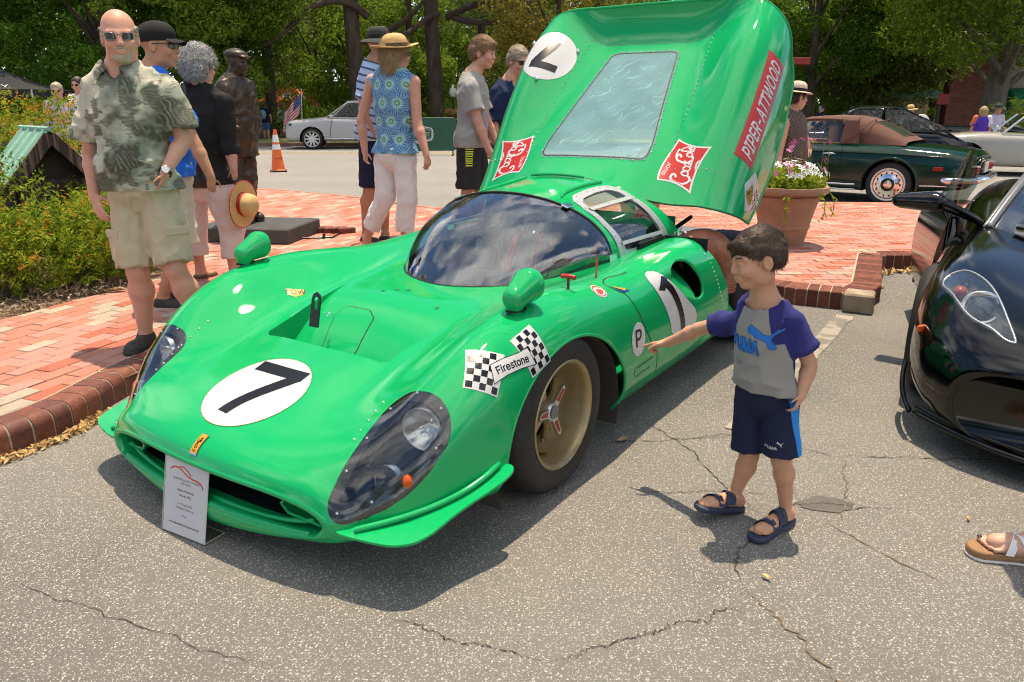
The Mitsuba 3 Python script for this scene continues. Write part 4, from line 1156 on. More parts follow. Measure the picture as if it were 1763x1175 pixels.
# ---- wheels and tyres
def wheel_set(c, side, R, rim, width, front=True):
 M=np.eye(4); M[:3, :3]=np.array([[1, 0, 0], [0, 0, side], [0, 1, 0]]).T if False else np.column_stack([[1, 0, 0], [0, 0, 1], [0, side, 0]])
 M[:3, 3]=c                                       # local z points out of the car
 h=width/2
 prof=[(rim*0.97, h-.012), (rim*1.03, h-.002), (rim+(R-rim)*.35, h+.008), (rim+(R-rim)*.7, h+.004), (R-.018, h-.014), (R-.004, h-.034), (R, h-.06), (R,-h+.06), (R-.004,-h+.034), (R-.02,-h+.012), (rim*1.02,-h)]
 w=emit('tyre', to_car_world(tr(lathe(prof, 72), M)), RUBBER, RC, smooth=45)
 dish=[(rim*1.045, h+.001), (rim*1.055, h-.006), (rim*1.0, h-.010), (rim*.955, h-.014), (rim*.945, h-.030), (rim*.925, h-.05), (rim*.90, h-.075), (rim*.885, h-.11), (rim*.80, h-.135), (rim*.77, h-.15)]
 dish=[(rim*1.04, h-.008), (rim*1.055, h+.002), (rim*1.03, h+.006), (rim*.99, h)]+dish[3:]
 rimk=emit('rim', to_car_world(tr(lathe(dish, 72), M)), GOLD, w, smooth=40)
 back=[(rim*.80, h-.165), (0.004, h-.165)]
 emit('brake_disc', to_car_world(tr(lathe(back, 40), M)), mat('brake_dark', (0.03, 0.028, 0.025), 0.5), w)
 if not front: return
 spokes=[]
 for k in range(5):
  for d in (-0.16, 0.16):
   t=k*2*math.pi/5+0.3
   spokes.append(tube([(0.035*math.cos(t), 0.035*math.sin(t), h-.095), (0.10*math.cos(t+d*.6), .10*math.sin(t+d*.6), h-.108), (rim*.80*math.cos(t+d), rim*.80*math.sin(t+d), h-.128)], [.016, .013, .015], 8, n=8))
  b=2*math.pi*k/5+0.3
 for k in range(15):
  b=2*math.pi*k/15
  spokes.append(at(ball(.0075, .0075, .007, 1), rim*.80*math.cos(b), rim*.80*math.sin(b), h-.124))
 emit('spokes', to_car_world(tr(cat(*spokes, lathe([(.045, h-.12), (.048, h-.085), (.03, h-.075)], 24)), M)), GOLD, rimk, smooth=40)
 # three-eared spinner
 hub=cat(lathe([(.046, h-.085), (.042, h-.055), (.034, h-.045), (.001, h-.042)], 28))
 sp=emit('wheel_nut', to_car_world(tr(hub, M)), ALLOY, w, smooth=40)
 emit('nut_cap', to_car_world(tr(at(lathe([(.027, 0), (.001, .002)], 24), 0, 0, h-.0415), M)), mat('nut_cap', (0.10, 0.12, 0.12), 0.3), sp)
 for k in range(3):
  t=2*math.pi*k/3+math.radians(52)
  ear=tr(prism(Polygon([(.03,-.017), (.105,-.011), (.112, 0), (.105, .011), (.03, .017)]), .012), trans(0, 0, h-.062)@rotz(t)@roty(-0.10))
  red=tr(prism(Polygon([(.047,-.010), (.098,-.006), (.098, .006), (.047, .010)]), .002), trans(0, 0, h-.062)@rotz(t)@roty(-0.10)@trans(0, 0, .0115))
  e=emit('nut_ear', to_car_world(tr(ear, M)), ALLOY, w, smooth=False)
  emit('red_inlay', to_car_world(tr(red, M)), mat('inlay_red', (.22, .015, .012), .4), w, smooth=False)
 t=math.radians(-100)
 emit('valve', to_car_world(tr(cat(tube([(rim*.88*math.cos(t), rim*.88*math.sin(t), h-.09), (rim*.83*math.cos(t), rim*.83*math.sin(t), h-.055)], [.006, .006], 8)), M)), mat('brass', (.55, .38, .10), .3, metallic=1.0), w, smooth=True)
for s in (1,-1):
 wheel_set((0.02, s*0.735, 0.312), s, 0.312, 0.200, 0.255)
 wheel_set((2.40, s*0.715, 0.335), s, 0.335, 0.200, 0.33, False)
 # inner arch
 aa=np.linspace(-15, 195, 40)
 q=np.array([[(ARCH[0]+(ARCH[2]-.004)*math.cos(math.radians(t)), s*y, ARCH[1]+(ARCH[3]-.004)*math.sin(math.radians(t))) for t in aa] for y in (0.40, 0.70, 0.86)])
 q[2, :, 1]=s*np.array([0.85+0.0*t for t in aa])
 emit('arch_liner', to_car_world(sheet(q)), mat('arch_dark', (0.045, 0.042, 0.036), 0.85), RC, smooth=True)
 bx_=np.linspace(-.42, .52, 24)
 bz_=topz(np.c_[bx_, 0*bx_+s*.43])[:, 2]-.03-.24*np.clip((.2-bx_)/.5, 0, 1)
 emit('arch_bulkhead', to_car_world(sheet(np.array([[(x, s*.43, .10), (x, s*.43, z)] for x, z in zip(bx_, bz_)]))), DARKIN, RC)
# the lip of each arch
for s in (1,-1):
 side=clip(BODY, lambda w: w[:, 1]*s-0.56)
 fn=LinearNDInterpolator(side[0][:, [0, 2]], side[0][:, 1])
 tt_=np.radians(np.linspace(-6, 186, 70))
 xz=np.c_[ARCH[0]+ARCH[2]*np.cos(tt_), ARCH[1]+ARCH[3]*np.sin(tt_)]
 yy=fn(xz); ok=~np.isnan(yy)
 emit('arch_lip', to_car_world(tube(np.c_[xz[ok, 0], yy[ok]-s*.006, xz[ok, 1]], .0075, 8)), GREEN, RC, smooth=True)
# ---- mirrors: bullet pods on the front wings
for s in (1,-1):
 S=Soft((-.25, s*.735-.12, .68), (.12, s*.735+.12, .90), 0.006)
 c=np.array([-0.075, s*.735, .796])
 S.bone(c+[-.052, 0,-.024], c+[.036, 0, .004], .040, .062, .03)
 S.bone(c+[-.045, 0,-.03], c+[-.050, 0,-.068], .026, .024, .03)
 S.half(c+[.062, 0, 0], (-1, 0, .1))
 v, f=S.mesh(2)
 m=emit('mirror', to_car_world((v, f)), GREEN, RC, smooth=True)
 emit('mirror_glass', to_car_world(at(tr(ball(.050, .050, .003), roty(math.pi/2)),*(c+[.061, 0,-.002]))), CHROME, m, smooth=True)
 emit('mirror_foot', to_car_world(at(ball(.050, .030, .006),-.115, s*.737, .7275)), DARKIN, m, smooth=True)
# ---- small fittings on the nose
strap=np.array([(-.052,-.372)]*1)
tow=Polygon([(-.024, 0), (.024, 0), (.024, .115), (.018, .135), (0, .146), (-.018, .135), (-.024, .115)]).difference(affinity.translate(Point(0, 0).buffer(.0145), 0, .112).union(sbox(-.0125, .075, .0125, .11)))
Mt=frame([-.215,-.205, .535], [0.05, 1, 0], [0.25, 0, 1])
emit('tow_hook', to_car_world(tr(prism(rounded(tow, .002), .008), Mt)), mat('tow_black', (0.012, 0.02, 0.016), 0.45), RC, smooth=False, label='black tow hook standing in the bonnet opening')
skin_top=clip(skin_all, lambda v: v[:, 2]-.27)
skinTop=Skin(skin_top, np.eye(4), (2, 2, 2), 0.2)
fl=rounded(Polygon([(-.205,-.175), (-.06,-.240), (.005,-.235), (.010,-.10), (-.025,-.045), (-.185,-.005), (-.222,-.05), (-.225,-.13)]), .03)
emit('fuel_flap', to_car_world(skinTop.lay(fl, 0.0022, .02)), GREEN, RC, smooth=True)
emit('flap_gap', to_car_world(skinTop.lay(fl.buffer(.0045).difference(fl.buffer(-.0005)), 0.0008, .02)), mat('gap_dark', (0.002, 0.03, 0.012), .7), RC, smooth=True)  # dark strip laid round the flap paints the shade in its gap
emit('flap_latch', to_car_world(cat(*[at(ball(.010, .005, .005, 2),-.165+.02*k,-.165-.012*k, .578+.004*k) for k in (0, 1)])), CHROME, RC, smooth=True)
for k, (x, y) in enumerate([(.16,-.16), (.20,-.11), (.22,-.06), (.10, .20)]):
 emit('fastener', to_car_world(skinTop.lay(Point(x, y).buffer(.010), 0.0016, .01)), mat('fastener', (.02, .2, .09), .3, metallic=.4), RC, smooth=True)
handle=emit('pull_handle', to_car_world(cat(tube([(.250, .736, .73), (.250, .736, .775)], .0055, 8))), mat('cable_brown', (.09, .03, .02), .5), RC, smooth=True)
emit('grip', to_car_world(tube([(.250, .706, .777), (.250, .736, .780), (.250, .766, .777)], .009, 10)), mat('grip_red', (.45, .02, .02), .4), handle, smooth=True)
emit('switch_rod', to_car_world(tube([(.545, .703, .71), (.585, .685, .79)], [.004, .005], 8)), mat('rod_red', (.28, .03, .02), .4), RC, smooth=True)
for x, y in [(-.450,-.572), (-.493,-.573), (-.5356,-.5701), (-.581,-.5695), (-.626,-.569), (-.670,-.5643), (-.56, .508), (-.60, .512), (-.64, .518), (-.68, .52), (-.715, .525)]:
 rivets.append(at(ball(.005, .005, .004, 1),*topz(np.array([[x, y]]))[0]))
for k in range(14):
 t=k/13
 q=np.array([[1.50+.20*t, .70-.32*t]])
 sd=clip(BODY, lambda w: w[:, 1]-0.6) if k==0 else sd
 fnr=LinearNDInterpolator(sd[0][:, [0, 2]], sd[0][:, 1]) if k==0 else fnr
 y=fnr(q)[0]
 if not np.isnan(y):
  for s in (1,-1): rivets.append(at(ball(.005, sub=1), q[0, 0], s*y, q[0, 1]))
emit('rivets', to_car_world(cat(*rivets)), mat('rivet', (.55, .56, .55), .3, metallic=.9), RC, smooth=True, kind='stuff')
# panel gaps of the door, their shade painted as dark strips
skinSide=Skin(clip(BODY, lambda v: v[:, 1]-.60), np.array([[1, 0, 0, 0], [0, 0, 1, .9], [0, 1, 0, 0], [0, 0, 0, 1.0]]), (3, 2, .6), 0.02)
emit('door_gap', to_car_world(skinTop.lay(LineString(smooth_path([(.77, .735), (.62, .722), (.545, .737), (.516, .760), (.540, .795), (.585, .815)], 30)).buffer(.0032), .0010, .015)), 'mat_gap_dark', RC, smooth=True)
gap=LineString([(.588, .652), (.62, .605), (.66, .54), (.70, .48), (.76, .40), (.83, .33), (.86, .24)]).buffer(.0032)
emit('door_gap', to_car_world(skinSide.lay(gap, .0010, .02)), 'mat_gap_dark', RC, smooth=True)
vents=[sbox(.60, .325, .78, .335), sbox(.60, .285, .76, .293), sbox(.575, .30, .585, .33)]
emit('sill_vent', to_car_world(cat(*[skinSide.lay(q, .0012, .02) for q in vents])), INGREEN, RC, smooth=True)  # flat darker strips on the flank paint the shade inside the vents
# ---- the rear body cover, tilted up on its front edge; (s, y, n): along it, across, out of it
HINGE, TILT=np.array([1.55, 0, 0.93]), math.radians(50)
COV=np.eye(4)
COV[:3, 0]=(math.cos(TILT), 0, math.sin(TILT)); COV[:3, 1]=(0, 1, 0); COV[:3, 2]=(-math.sin(TILT), 0, math.cos(TILT)); COV[:3, 3]=HINGE
CST=[
 (0.02, [(0, .045), (.20, .035), (.33,-.01), (.47,-.065), (.60,-.10), (.72,-.125), (.82,-.22), (.868,-.38), (.862,-.54)]),
 (0.32, [(0,-.055), (.20,-.057), (.335,-.066), (.47,-.085), (.60,-.088), (.72,-.10), (.82,-.19), (.873,-.38), (.865,-.605)]),
 (0.60, [(0,-.10), (.20,-.10), (.32,-.104), (.46,-.108), (.60,-.075), (.72,-.066), (.825,-.155), (.880,-.37), (.870,-.625)]),
 (0.90, [(0,-.145), (.19,-.145), (.30,-.150), (.45,-.135), (.59,-.060), (.715,-.036), (.825,-.125), (.885,-.35), (.875,-.605)]),
 (1.20, [(0,-.195), (.18,-.195), (.27,-.198), (.43,-.170), (.58,-.075), (.715,-.040), (.825,-.125), (.880,-.33), (.870,-.565)]),
 (1.38, [(0,-.195), (.17,-.195), (.27,-.196), (.42,-.175), (.575,-.105), (.71,-.068), (.815,-.145), (.870,-.32), (.862,-.515)]),
 (1.52, [(0,-.085), (.17,-.086), (.27,-.088), (.42,-.088), (.57,-.085), (.70,-.092), (.80,-.155), (.845,-.30), (.838,-.43)]),
]
def cover_half(n1=110, n2=110):
 us=np.array([c[0] for c in CST]); pts=np.array([c[1] for c in CST], float)
 sp=np.r_[0, np.cumsum(np.linalg.norm(np.diff(pts, axis=1), axis=2).mean(0))]; sp /= sp[-1]
 u=np.linspace(us[0], us[-1], n1); s=np.linspace(0, 1, n2)
 q=CubicSpline(us, pts, axis=0)(u)
 ext=np.concatenate([q[:, 3:0:-1]*[-1, 1], q], 1)
 P=CubicSpline(np.r_[-sp[3:0:-1], sp], ext, axis=1)(s)
 P[:, 0, 0]=0
 y, n=P[..., 0], P[..., 1]
 w=np.clip(1-u/0.7, 0, 1)[:, None]
 x=u[:, None]+w*(0.02*(y/.5)**2+0.17*np.clip((-n-.1)/.45, 0, 1.2)**1.3)
 k=np.clip((u-1.0)/.52, 0, 1)[:, None]**1.5
 x=x-k*(0.10*np.clip((y-.50)/.32, 0, 1.2)**2+0.03*np.clip((-n-.15)/.25, 0, 1)**2)
 return np.stack([x, y, n],-1)
CH=cover_half()
COVER=cat(sheet(CH), mirror_y(sheet(CH)))
_u, _i=np.unique(np.round(COVER[0], 6), axis=0, return_inverse=True)
COVER=(_u, _i.ravel()[COVER[1]])
REARWIN=rounded(Polygon([(.300,-.345), (.300, .345), (.42, .345), (1.215, .222), (1.215,-.222), (.42,-.345)]), .045)
cov_in=lambda v: np.where(v[:, 2]>-.3, poly_sd(REARWIN, v[:, :2]),-1.0)
to_cover=lambda m: to_car_world(tr(m, COV))
cskin=clip(COVER, lambda v:-cov_in(v))
cv=emit('rear_cover', to_cover(cskin), GREEN, RC, smooth=True, label='green rear body cover tilted up, its tail end on top')
n_=meshkit.arrays(cskin, True)[2]
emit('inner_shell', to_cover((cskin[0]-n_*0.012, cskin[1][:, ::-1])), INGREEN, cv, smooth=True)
prof=CH[0]
edge=np.vstack([prof[::-1]*[1,-1, 1], prof[1:]])
emit('front_rim', to_cover(tube(edge-[0, 0, .006], .007, 6)), INGREEN, cv, smooth=True)
tail=CH[-1]; edge2=np.vstack([tail[::-1]*[1,-1, 1], tail[1:]])
emit('tail_rim', to_cover(tube(edge2-[0, 0, .005], .009, 8)), GREEN, cv, smooth=True)
low=CH[:,-1]
for s in (1,-1):
 emit('side_rim', to_cover(tube(low*[1, s, 1], .007, 6)), GREEN, cv, smooth=True)
# tail panel under the lip
tp=np.array([[q-[0.0, 0, 0], q*[1, 1, 0]+[-.10, 0,-.42]] for q in edge2[12:-12]])
emit('tail_panel', to_cover(sheet(tp)), GREEN, cv, smooth=True)
_wn=lambda p: fbm(p.x*9, p.y*9, p.z*9)
scene['mat_plexi']={'type': 'blendbsdf', 'weight': proc(lambda p, n, uv: 0.46+0.22*_wn(p)+0.30*smoothstep(0.74, 0.82, noise(p.y*260+40*_wn(p), (p.x+p.z)*6, 3.0))),
                      'bsdf_0': {'type': 'thindielectric', 'int_ior': 1.5, 'specular_transmittance': rgb(.6, .72, .75)},
                      'bsdf_1': two({'type': 'roughplastic', 'diffuse_reflectance': rgb(.22, .42, .44), 'alpha': .04})}
wp=clip(COVER, lambda v: np.where(v[:, 2]>-.3, poly_sd(REARWIN.buffer(.012), v[:, :2]),-1.0))
emit('rear_window', to_cover((wp[0]+[0, 0, .002], wp[1])), 'mat_plexi', cv, smooth=True, label='scratched clear rear window riveted into the cover')
CSK=Skin(COVER, np.eye(4), (2, 2, 2), 0.03)
ring=REARWIN.buffer(.004).difference(REARWIN.buffer(-.004))
emit('window_seal', to_cover(CSK.lay(ring, .004, .02)), 'mat_seal', cv, smooth=True)
rv=[]
for q in np.linspace(0, 1, 46)[:-1]:
 c=REARWIN.buffer(.014).exterior.interpolate(q, normalized=True).coords[0]
 rv.append(CSK.lay(Point(c).buffer(.004), .002, .02)[0].mean(0))
for s in (1,-1):
 for x in np.linspace(.30, 1.33, 27):
  y=np.interp(x, [.3, .9, 1.33], [.475, .455, .42])
  rv.append(CSK.lay(Point(x, s*y).buffer(.004), .002, .02)[0].mean(0))
 for y in np.linspace(.53, .74, 6):
  rv.append(CSK.lay(Point(.26+.1*(y-.5), s*y).buffer(.004), .002, .02)[0].mean(0))
emit('cover_rivets', to_cover(cat(*[at(ball(.0052, sub=1),*c) for c in rv if not np.isnan(c).any()])), 'mat_rivet', cv, smooth=True, kind='stuff')
lay_c=lambda name, poly, m, lift, step=.02,**k: emit(name, to_cover(CSK.lay(poly, lift, step)), m, cv, smooth=True,**k)
def seven2(h, w, t):
 bar=Polygon([(-w/2, h/2), (w/2, h/2), (w/2, h/2-t*.95), (-w/2, h/2-t)])
 c=smooth_path([(w*.5-t*.45, h/2-t*.6), (w*.12, h*.05), (-w*.04,-h*.22), (-w*.10,-h/2+t*.2)], 24)
 stem=LineString(c).buffer(t*.52, cap_style=2)
 return bar.union(stem).buffer(.002).buffer(-.002)
# roundel on the far wing, upside down from here
rx, ry=.205, .165
c0=(1.10,-.615)
lay_c('number_roundel', affinity.translate(affinity.scale(Point(0, 0).buffer(1, 32), rx, ry),*c0), WHITEV, .0025)
M7=affinity.affine_transform(seven2(.25, .17, .055), [0,-1,-1, 0, 0, 0])
lay_c('number_seven', affinity.translate(M7,*c0), BLACKV, .0042)
for a in (60, 180, 300):
 x, y=c0[0]+rx*1.02*math.cos(math.radians(a)), c0[1]+ry*1.02*math.sin(math.radians(a))
 q=CSK.lay(Point(x, y).buffer(.004), .008, .02)[0].mean(0)
 if not np.isnan(q).any():
  emit('cover_catch', to_cover(at(cat(ball(.014, .014, .010, 2), at(box(.03, .008, .008, .002), 0, 0, .008)),*q)), CHROME, cv, smooth=30)
def lay_on(skin, place, name, poly, m, lift, parent, step=.02,**k):
 return emit(name, place(skin.lay(poly, lift, step)), m, parent, smooth=True,**k)
def checker(x0, y0, w, h, nx, ny):
 return shapely.union_all([sbox(x0+w*i/nx, y0+h*j/ny, x0+w*(i+1)/nx, y0+h*(j+1)/ny).buffer(-.0004) for i in range(nx) for j in range(ny) if (i+j)%2==0])
# hood roundel and its 7
HSK=Skin(skin_top, np.eye(4), (2, 2, 2), 0.3)
hc=(-.650,-.022)
hood=lambda p: affinity.affine_transform(p, [0, 1, 1, 0, hc[0], hc[1]])       # reading to the car's left, top to the tail
lay_on(HSK, to_car_world, 'number_roundel', hood(affinity.scale(Point(0, 0).buffer(1, 40), .200, .187)), WHITEV, .0016, RC, label='white roundel with a black 7 on the nose')
lay_on(HSK, to_car_world, 'roundel_edge', hood(affinity.scale(Point(0, 0).buffer(1, 40), .2015, .1885).difference(affinity.scale(Point(0, 0).buffer(1, 40), .1995, .1865))), mat('roundel_edge', (.30, .20, .06), .5), .0020, RC)
lay_on(HSK, to_car_world, 'number_seven', hood(seven2(.285, .250, .052)), BLACKV, .0028, RC)
# maker's badge on the nose: a yellow rectangle with a small black horse
bm=affinity.translate(sbox(-.0165,-.027, .0165, .027),-.908*0, 0)
badge=lambda p: affinity.affine_transform(p, [0, 1, 1, 0,-.908,-.002])
bk=lay_on(HSK, to_car_world, 'nose_badge', badge(sbox(-.0185,-.029, .0185, .029)), CHROME, .004, RC, .01)
lay_on(HSK, to_car_world, 'badge_face', badge(sbox(-.0162,-.0267, .0162, .0267)), YELV, .0048, bk, .01)
horse=shapely.union_all([LineString(p).buffer(w) for p, w in [([(-.002,-.001), (.003, .006), (.002, .012)], .0032), ([(.002, .012), (.007, .014)], .0018), ([(-.002,-.001), (-.005,-.008), (-.002,-.016)], .0020), ([(-.001,-.002), (.003,-.008), (.005,-.015)], .0014), ([(.003, .006), (.009, .006), (.009, .002)], .0012), ([(.002, .004), (.008, .001)], .0011), ([(-.005,-.002), (-.010, .004), (-.008, .010)], .0013)]])
lay_on(HSK, to_car_world, 'badge_horse', badge(horse), BLACKV, .0055, bk, .01)
lay_on(HSK, to_car_world, 'badge_word', badge(centred(text_poly('Ferrari', .004), 0,-.022)), BLACKV, .0055, bk, .01)
# TOW arrow sticker on the far wing
def plane_frame(o, a, b):
 o, a, b=(np.asarray(x, float) for x in (o, a, b))
 M=np.eye(4); a=a/np.linalg.norm(a); b=b-a*(a@b); b /= np.linalg.norm(b)
 M[:3, 0], M[:3, 1], M[:3, 2], M[:3, 3]=a, b, np.cross(a, b), o
 return M
def left_frame(o, a, b):
 """the car frame is left-handed: the outward side is b x a"""
 M=plane_frame(o, a, b); M[:3, 2]*=-1; return M
TSK=Skin(skin_top, left_frame((-.068,-.475, .615), (.057, .014+.03, .004), (.03,-.05, .03)), (.15, .15, .12))
tow_p=Polygon([(-.036, .024), (.036, .024), (.036,-.014), (0,-.032), (-.036,-.014)])
tk=lay_on(TSK, to_car_world, 'tow_sticker', tow_p, YELV, .0015, RC, .01, label='yellow TOW arrow sticker')
lay_on(TSK, to_car_world, 'tow_word', centred(text_poly('TOW', .030, True, .92), 0, .004), BLACKV, .0024, tk, .01)
# chequered flags sticker on the near wing
fo=np.array([-.285, .815, .578]); fa=np.array([.30, .095, .012]); fb=np.array([.02,-.10, .13])
FSK=Skin(skin_all, left_frame(fo, fa, fb), (.35, .25, .2), .1)
fk=None
for cx_, ang, nm in ((-.110,-33, 0), (.108, 20, 1)):
 place=lambda p: affinity.translate(affinity.rotate(p, ang, origin=(0, 0)), cx_, .006+.02*nm)
 k=lay_on(FSK, to_car_world, 'chequered_flag', place(sbox(-.058,-.070, .062, .075)), WHITEV, .0015, RC, .015)
 lay_on(FSK, to_car_world, 'flag_squares', place(checker(-.053,-.065, .110, .135, 5, 6)), BLACKV, .0023, k, .015)
bow_=Polygon([(-.085,-.045), (-.075, .018), (-.03, .026), (.03, .030), (.075, .040), (.095,-.02), (.03,-.022), (-.03,-.030)])
bk2=lay_on(FSK, to_car_world, 'name_ribbon', affinity.scale(bow_, 1.12, 1.0), WHITEV, .0030, RC, .015)
lay_on(FSK, to_car_world, 'ribbon_edge', affinity.scale(bow_, 1.12, 1.0).buffer(.0002).difference(affinity.scale(bow_, 1.12, 1.0).buffer(-.0020)), BLACKV, .0036, bk2, .012)
lay_on(FSK, to_car_world, 'ribbon_word', affinity.rotate(centred(text_poly('Firestone', .024, True, 1.02), 0.002, .0), 5), BLACKV, .0038, bk2, .008)
# door number, P, and the small stickers
SSK=Skin(clip(BODY, lambda v: v[:, 1]-.55), np.array([[1, 0, 0, 0], [0, 0, 1, .85], [0, 1, 0, 0], [0, 0, 0, 1.0]]), (3, 2, .5), .02)
door=Polygon(np.vstack([smooth_path([(.835, .655), (.838, .675), (.87, .688), (.93, .684), (.985, .655)], 20), [(1.285, .445), (1.31, .40), (1.285, .35), (1.02, .36), (.985, .40)], smooth_path([(.985, .41), (.93, .52), (.855, .62), (.835, .655)], 14)[:-1]])).buffer(0)
dk=lay_on(SSK, to_car_world, 'door_roundel', door, WHITEV, .0022, RC, .012, label='white panel with a black 7 on the flank')
d7=shapely.union_all([Polygon([(.882, .612), (.955, .660), (1.01, .652), (.945, .598)]), Polygon(np.vstack([smooth_path([(.955, .66), (1.05, .588), (1.115, .50), (1.15, .42), (1.155, .355)], 24), smooth_path([(1.10, .355), (1.095, .42), (1.06, .50), (1.01, .565), (.945, .620)], 24)]))])
lay_on(SSK, to_car_world, 'door_seven', d7.intersection(door.buffer(-.002)), BLACKV, .0034, dk, .012)
pk=lay_on(SSK, to_car_world, 'parking_roundel', affinity.translate(affinity.scale(Point(0, 0).buffer(1, 32), .070, .073), .616, .455), WHITEV, .0020, RC, .012)
lay_on(SSK, to_car_world, 'parking_letter', centred(text_poly('P', .070, True, 1.25), .618, .462), BLACKV, .0030, pk, .012)
small=affinity.translate(affinity.rotate(affinity.scale(Point(0, 0).buffer(1, 24), .047, .024),-6), .412, .693)
sk=lay_on(HSK if False else SSK, to_car_world, 'oval_sticker', affinity.scale(small, 1, .8), WHITEV, .0016, RC, .012)
lay_on(SSK, to_car_world, 'oval_ring', affinity.scale(small.buffer(-.003), 1, .8).difference(affinity.scale(small.buffer(-.007), 1, .8)), REDV, .0022, sk, .012)
lay_on(SSK, to_car_world, 'oval_core', affinity.scale(small, .55, .35), REDV, .0022, sk, .012)
tri_=Polygon([(.535, .690), (.645, .655), (.585, .655)])
bk3=lay_on(SSK, to_car_world, 'wedge_sticker', tri_, BLUEV, .0016, RC, .012)
lay_on(SSK, to_car_world, 'wedge_stripe', Polygon([(.54, .687), (.625, .665), (.605, .661), (.545, .684)]), YELV, .0024, bk3, .012)
# cover stickers: each its own frame on the tilted cover (s, y, n)
def cover_skin(o, a, b, near=(.4, .3, .3)):
 M=plane_frame(o, a, b)
 if M[2, 2]<0 and abs(M[1, 2])<.2 or M[1, 2]<-.2 and o[1]>0:
  M[:3, 2]*=-1
 return Skin(COVER, M, near, .02)
def word_strokes(strokes, w):
 return shapely.union_all([LineString(smooth_path(s, 24) if len(s)>2 else s).buffer(w if np.isscalar(w) else w) for s in strokes])
# red strip with the two-part name
ps=cover_skin((.775, .862,-.20), (.62,-.005, .03), (0,-.06, .21), (.5, .3, .35))
stp=sbox(-.345,-.082, .345, .082)
pkk=lay_on(ps, to_cover, 'name_strip', stp, REDV, .0020, cv, .02, label='red strip reading PIPER-ATTWOOD in white')
tx=text_poly('PIPER-ATTWOOD', .094, True, .80, 0.12)
a_, b_, c_, d_=tx.bounds
tx=affinity.scale(tx, .62/(c_-a_), 1, origin=(a_, b_))
lay_on(ps, to_cover, 'strip_word', centred(tx, 0, 0), WHITEV, .0030, pkk, .012)
# the same strip on the far flank
pf=Skin(COVER, np.array([[1, 0, 0, .775], [0, .28,-.96,-.862], [0, .96, .28,-.20], [0, 0, 0, 1.0]]), (.5, .3, .35), .02)
pf_k=lay_on(pf, to_cover, 'name_strip', stp, REDV, .0020, cv, .03)
# red and white drink sign
def drink(sk, flipx, tag):
 s=-1 if flipx else 1
 outl=Polygon(np.vstack([smooth_path([(-.150, .085), (-.05, .130), (.06, .142), (.150, .150)], 16), smooth_path([(.150, .150), (.130, .05), (.132,-.06), (.150,-.125)], 12)[1:], smooth_path([(.150,-.125), (.05,-.118), (-.05,-.135), (-.150,-.175)], 12)[1:], smooth_path([(-.150,-.175), (-.128,-.07), (-.128, .0), (-.150, .085)], 12)[1:-1]]))
 outl=affinity.scale(outl, 1.0*s, .80, origin=(0, 0))
 k=lay_on(sk, to_cover, 'drink_sign', outl, WHITEV, .0020, cv, .015, label=tag)
 lay_on(sk, to_cover, 'sign_field', outl.buffer(-.010, join_style=2), REDV, .0028, k, .015)
 lay_on(sk, to_cover, 'sign_small_word', affinity.rotate(affinity.translate(text_poly('ENJOY', .021, True, .9),-.105 if not flipx else-.02, .055), 4), WHITEV, .0035, k, .008)
 C1=[(-.078, .022), (-.068, .046), (-.092, .048), (-.112, .012), (-.112,-.035), (-.090,-.058), (-.060,-.040)]
 o1=[(-.048, .002), (-.060,-.012), (-.054,-.036), (-.040,-.034), (-.034,-.012), (-.048, .002), (-.036, .0)]
 c1=[(-.010,-.002), (-.020, .006), (-.030,-.010), (-.024,-.034), (-.008,-.030)]
 a1=[(.018, .002), (.006, .006), (-.002,-.012), (.004,-.032), (.016,-.022), (.020, .002), (.018,-.026), (.028,-.030)]
 C2=[(.052, .046), (.062, .070), (.040, .070), (.020, .036), (.022,-.004), (.044,-.026), (.064,-.010)]
 o2=[(.074, .022), (.062, .012), (.064,-.010), (.076,-.012), (.084, .006), (.074, .022), (.084, .020)]
 l2=[(.092, .010), (.106, .060), (.098, .066), (.092, .020), (.098,-.010), (.106,-.004)]
 a2=[(.124, .020), (.112, .024), (.106, .006), (.112,-.010), (.122, .0), (.126, .020), (.124,-.004), (.134,-.004)]
 tail1=[(-.090,-.058), (-.060,-.080), (-.010,-.066), (.030,-.060), (.050,-.075)]
 dash=[(.022, .014), (.030, .016)]
 tail2=[(.040, .070), (.074, .082), (.100, .078)]
 word=shapely.union_all([word_strokes([C1, C2], .0062), word_strokes([o1, c1, a1, o2, l2, a2, dash], .0043), word_strokes([tail1, tail2], .0050)])
 word=affinity.translate(affinity.rotate(word, 8),-.005,-.020)
 if not flipx or True:
  lay_on(sk, to_cover, 'sign_script', word.intersection(outl.buffer(-.012)), WHITEV, .0035, k, .008)
drink(cover_skin((.300, .560,-.088), (.30, .08, .0), (-.07,-.26, .0), (.3, .3, .3)), False, 'red and white drink sticker on the near side of the cover')
mirM=plane_frame((.300,-.560,-.088), (.30,-.08, .0), (-.07, .26, 0)); mirM[:3, 2]*=np.sign(mirM[2, 2])
drink(Skin(COVER, mirM, (.3, .3, .3), .02), False, 'red and white drink sticker on the far side of the cover')
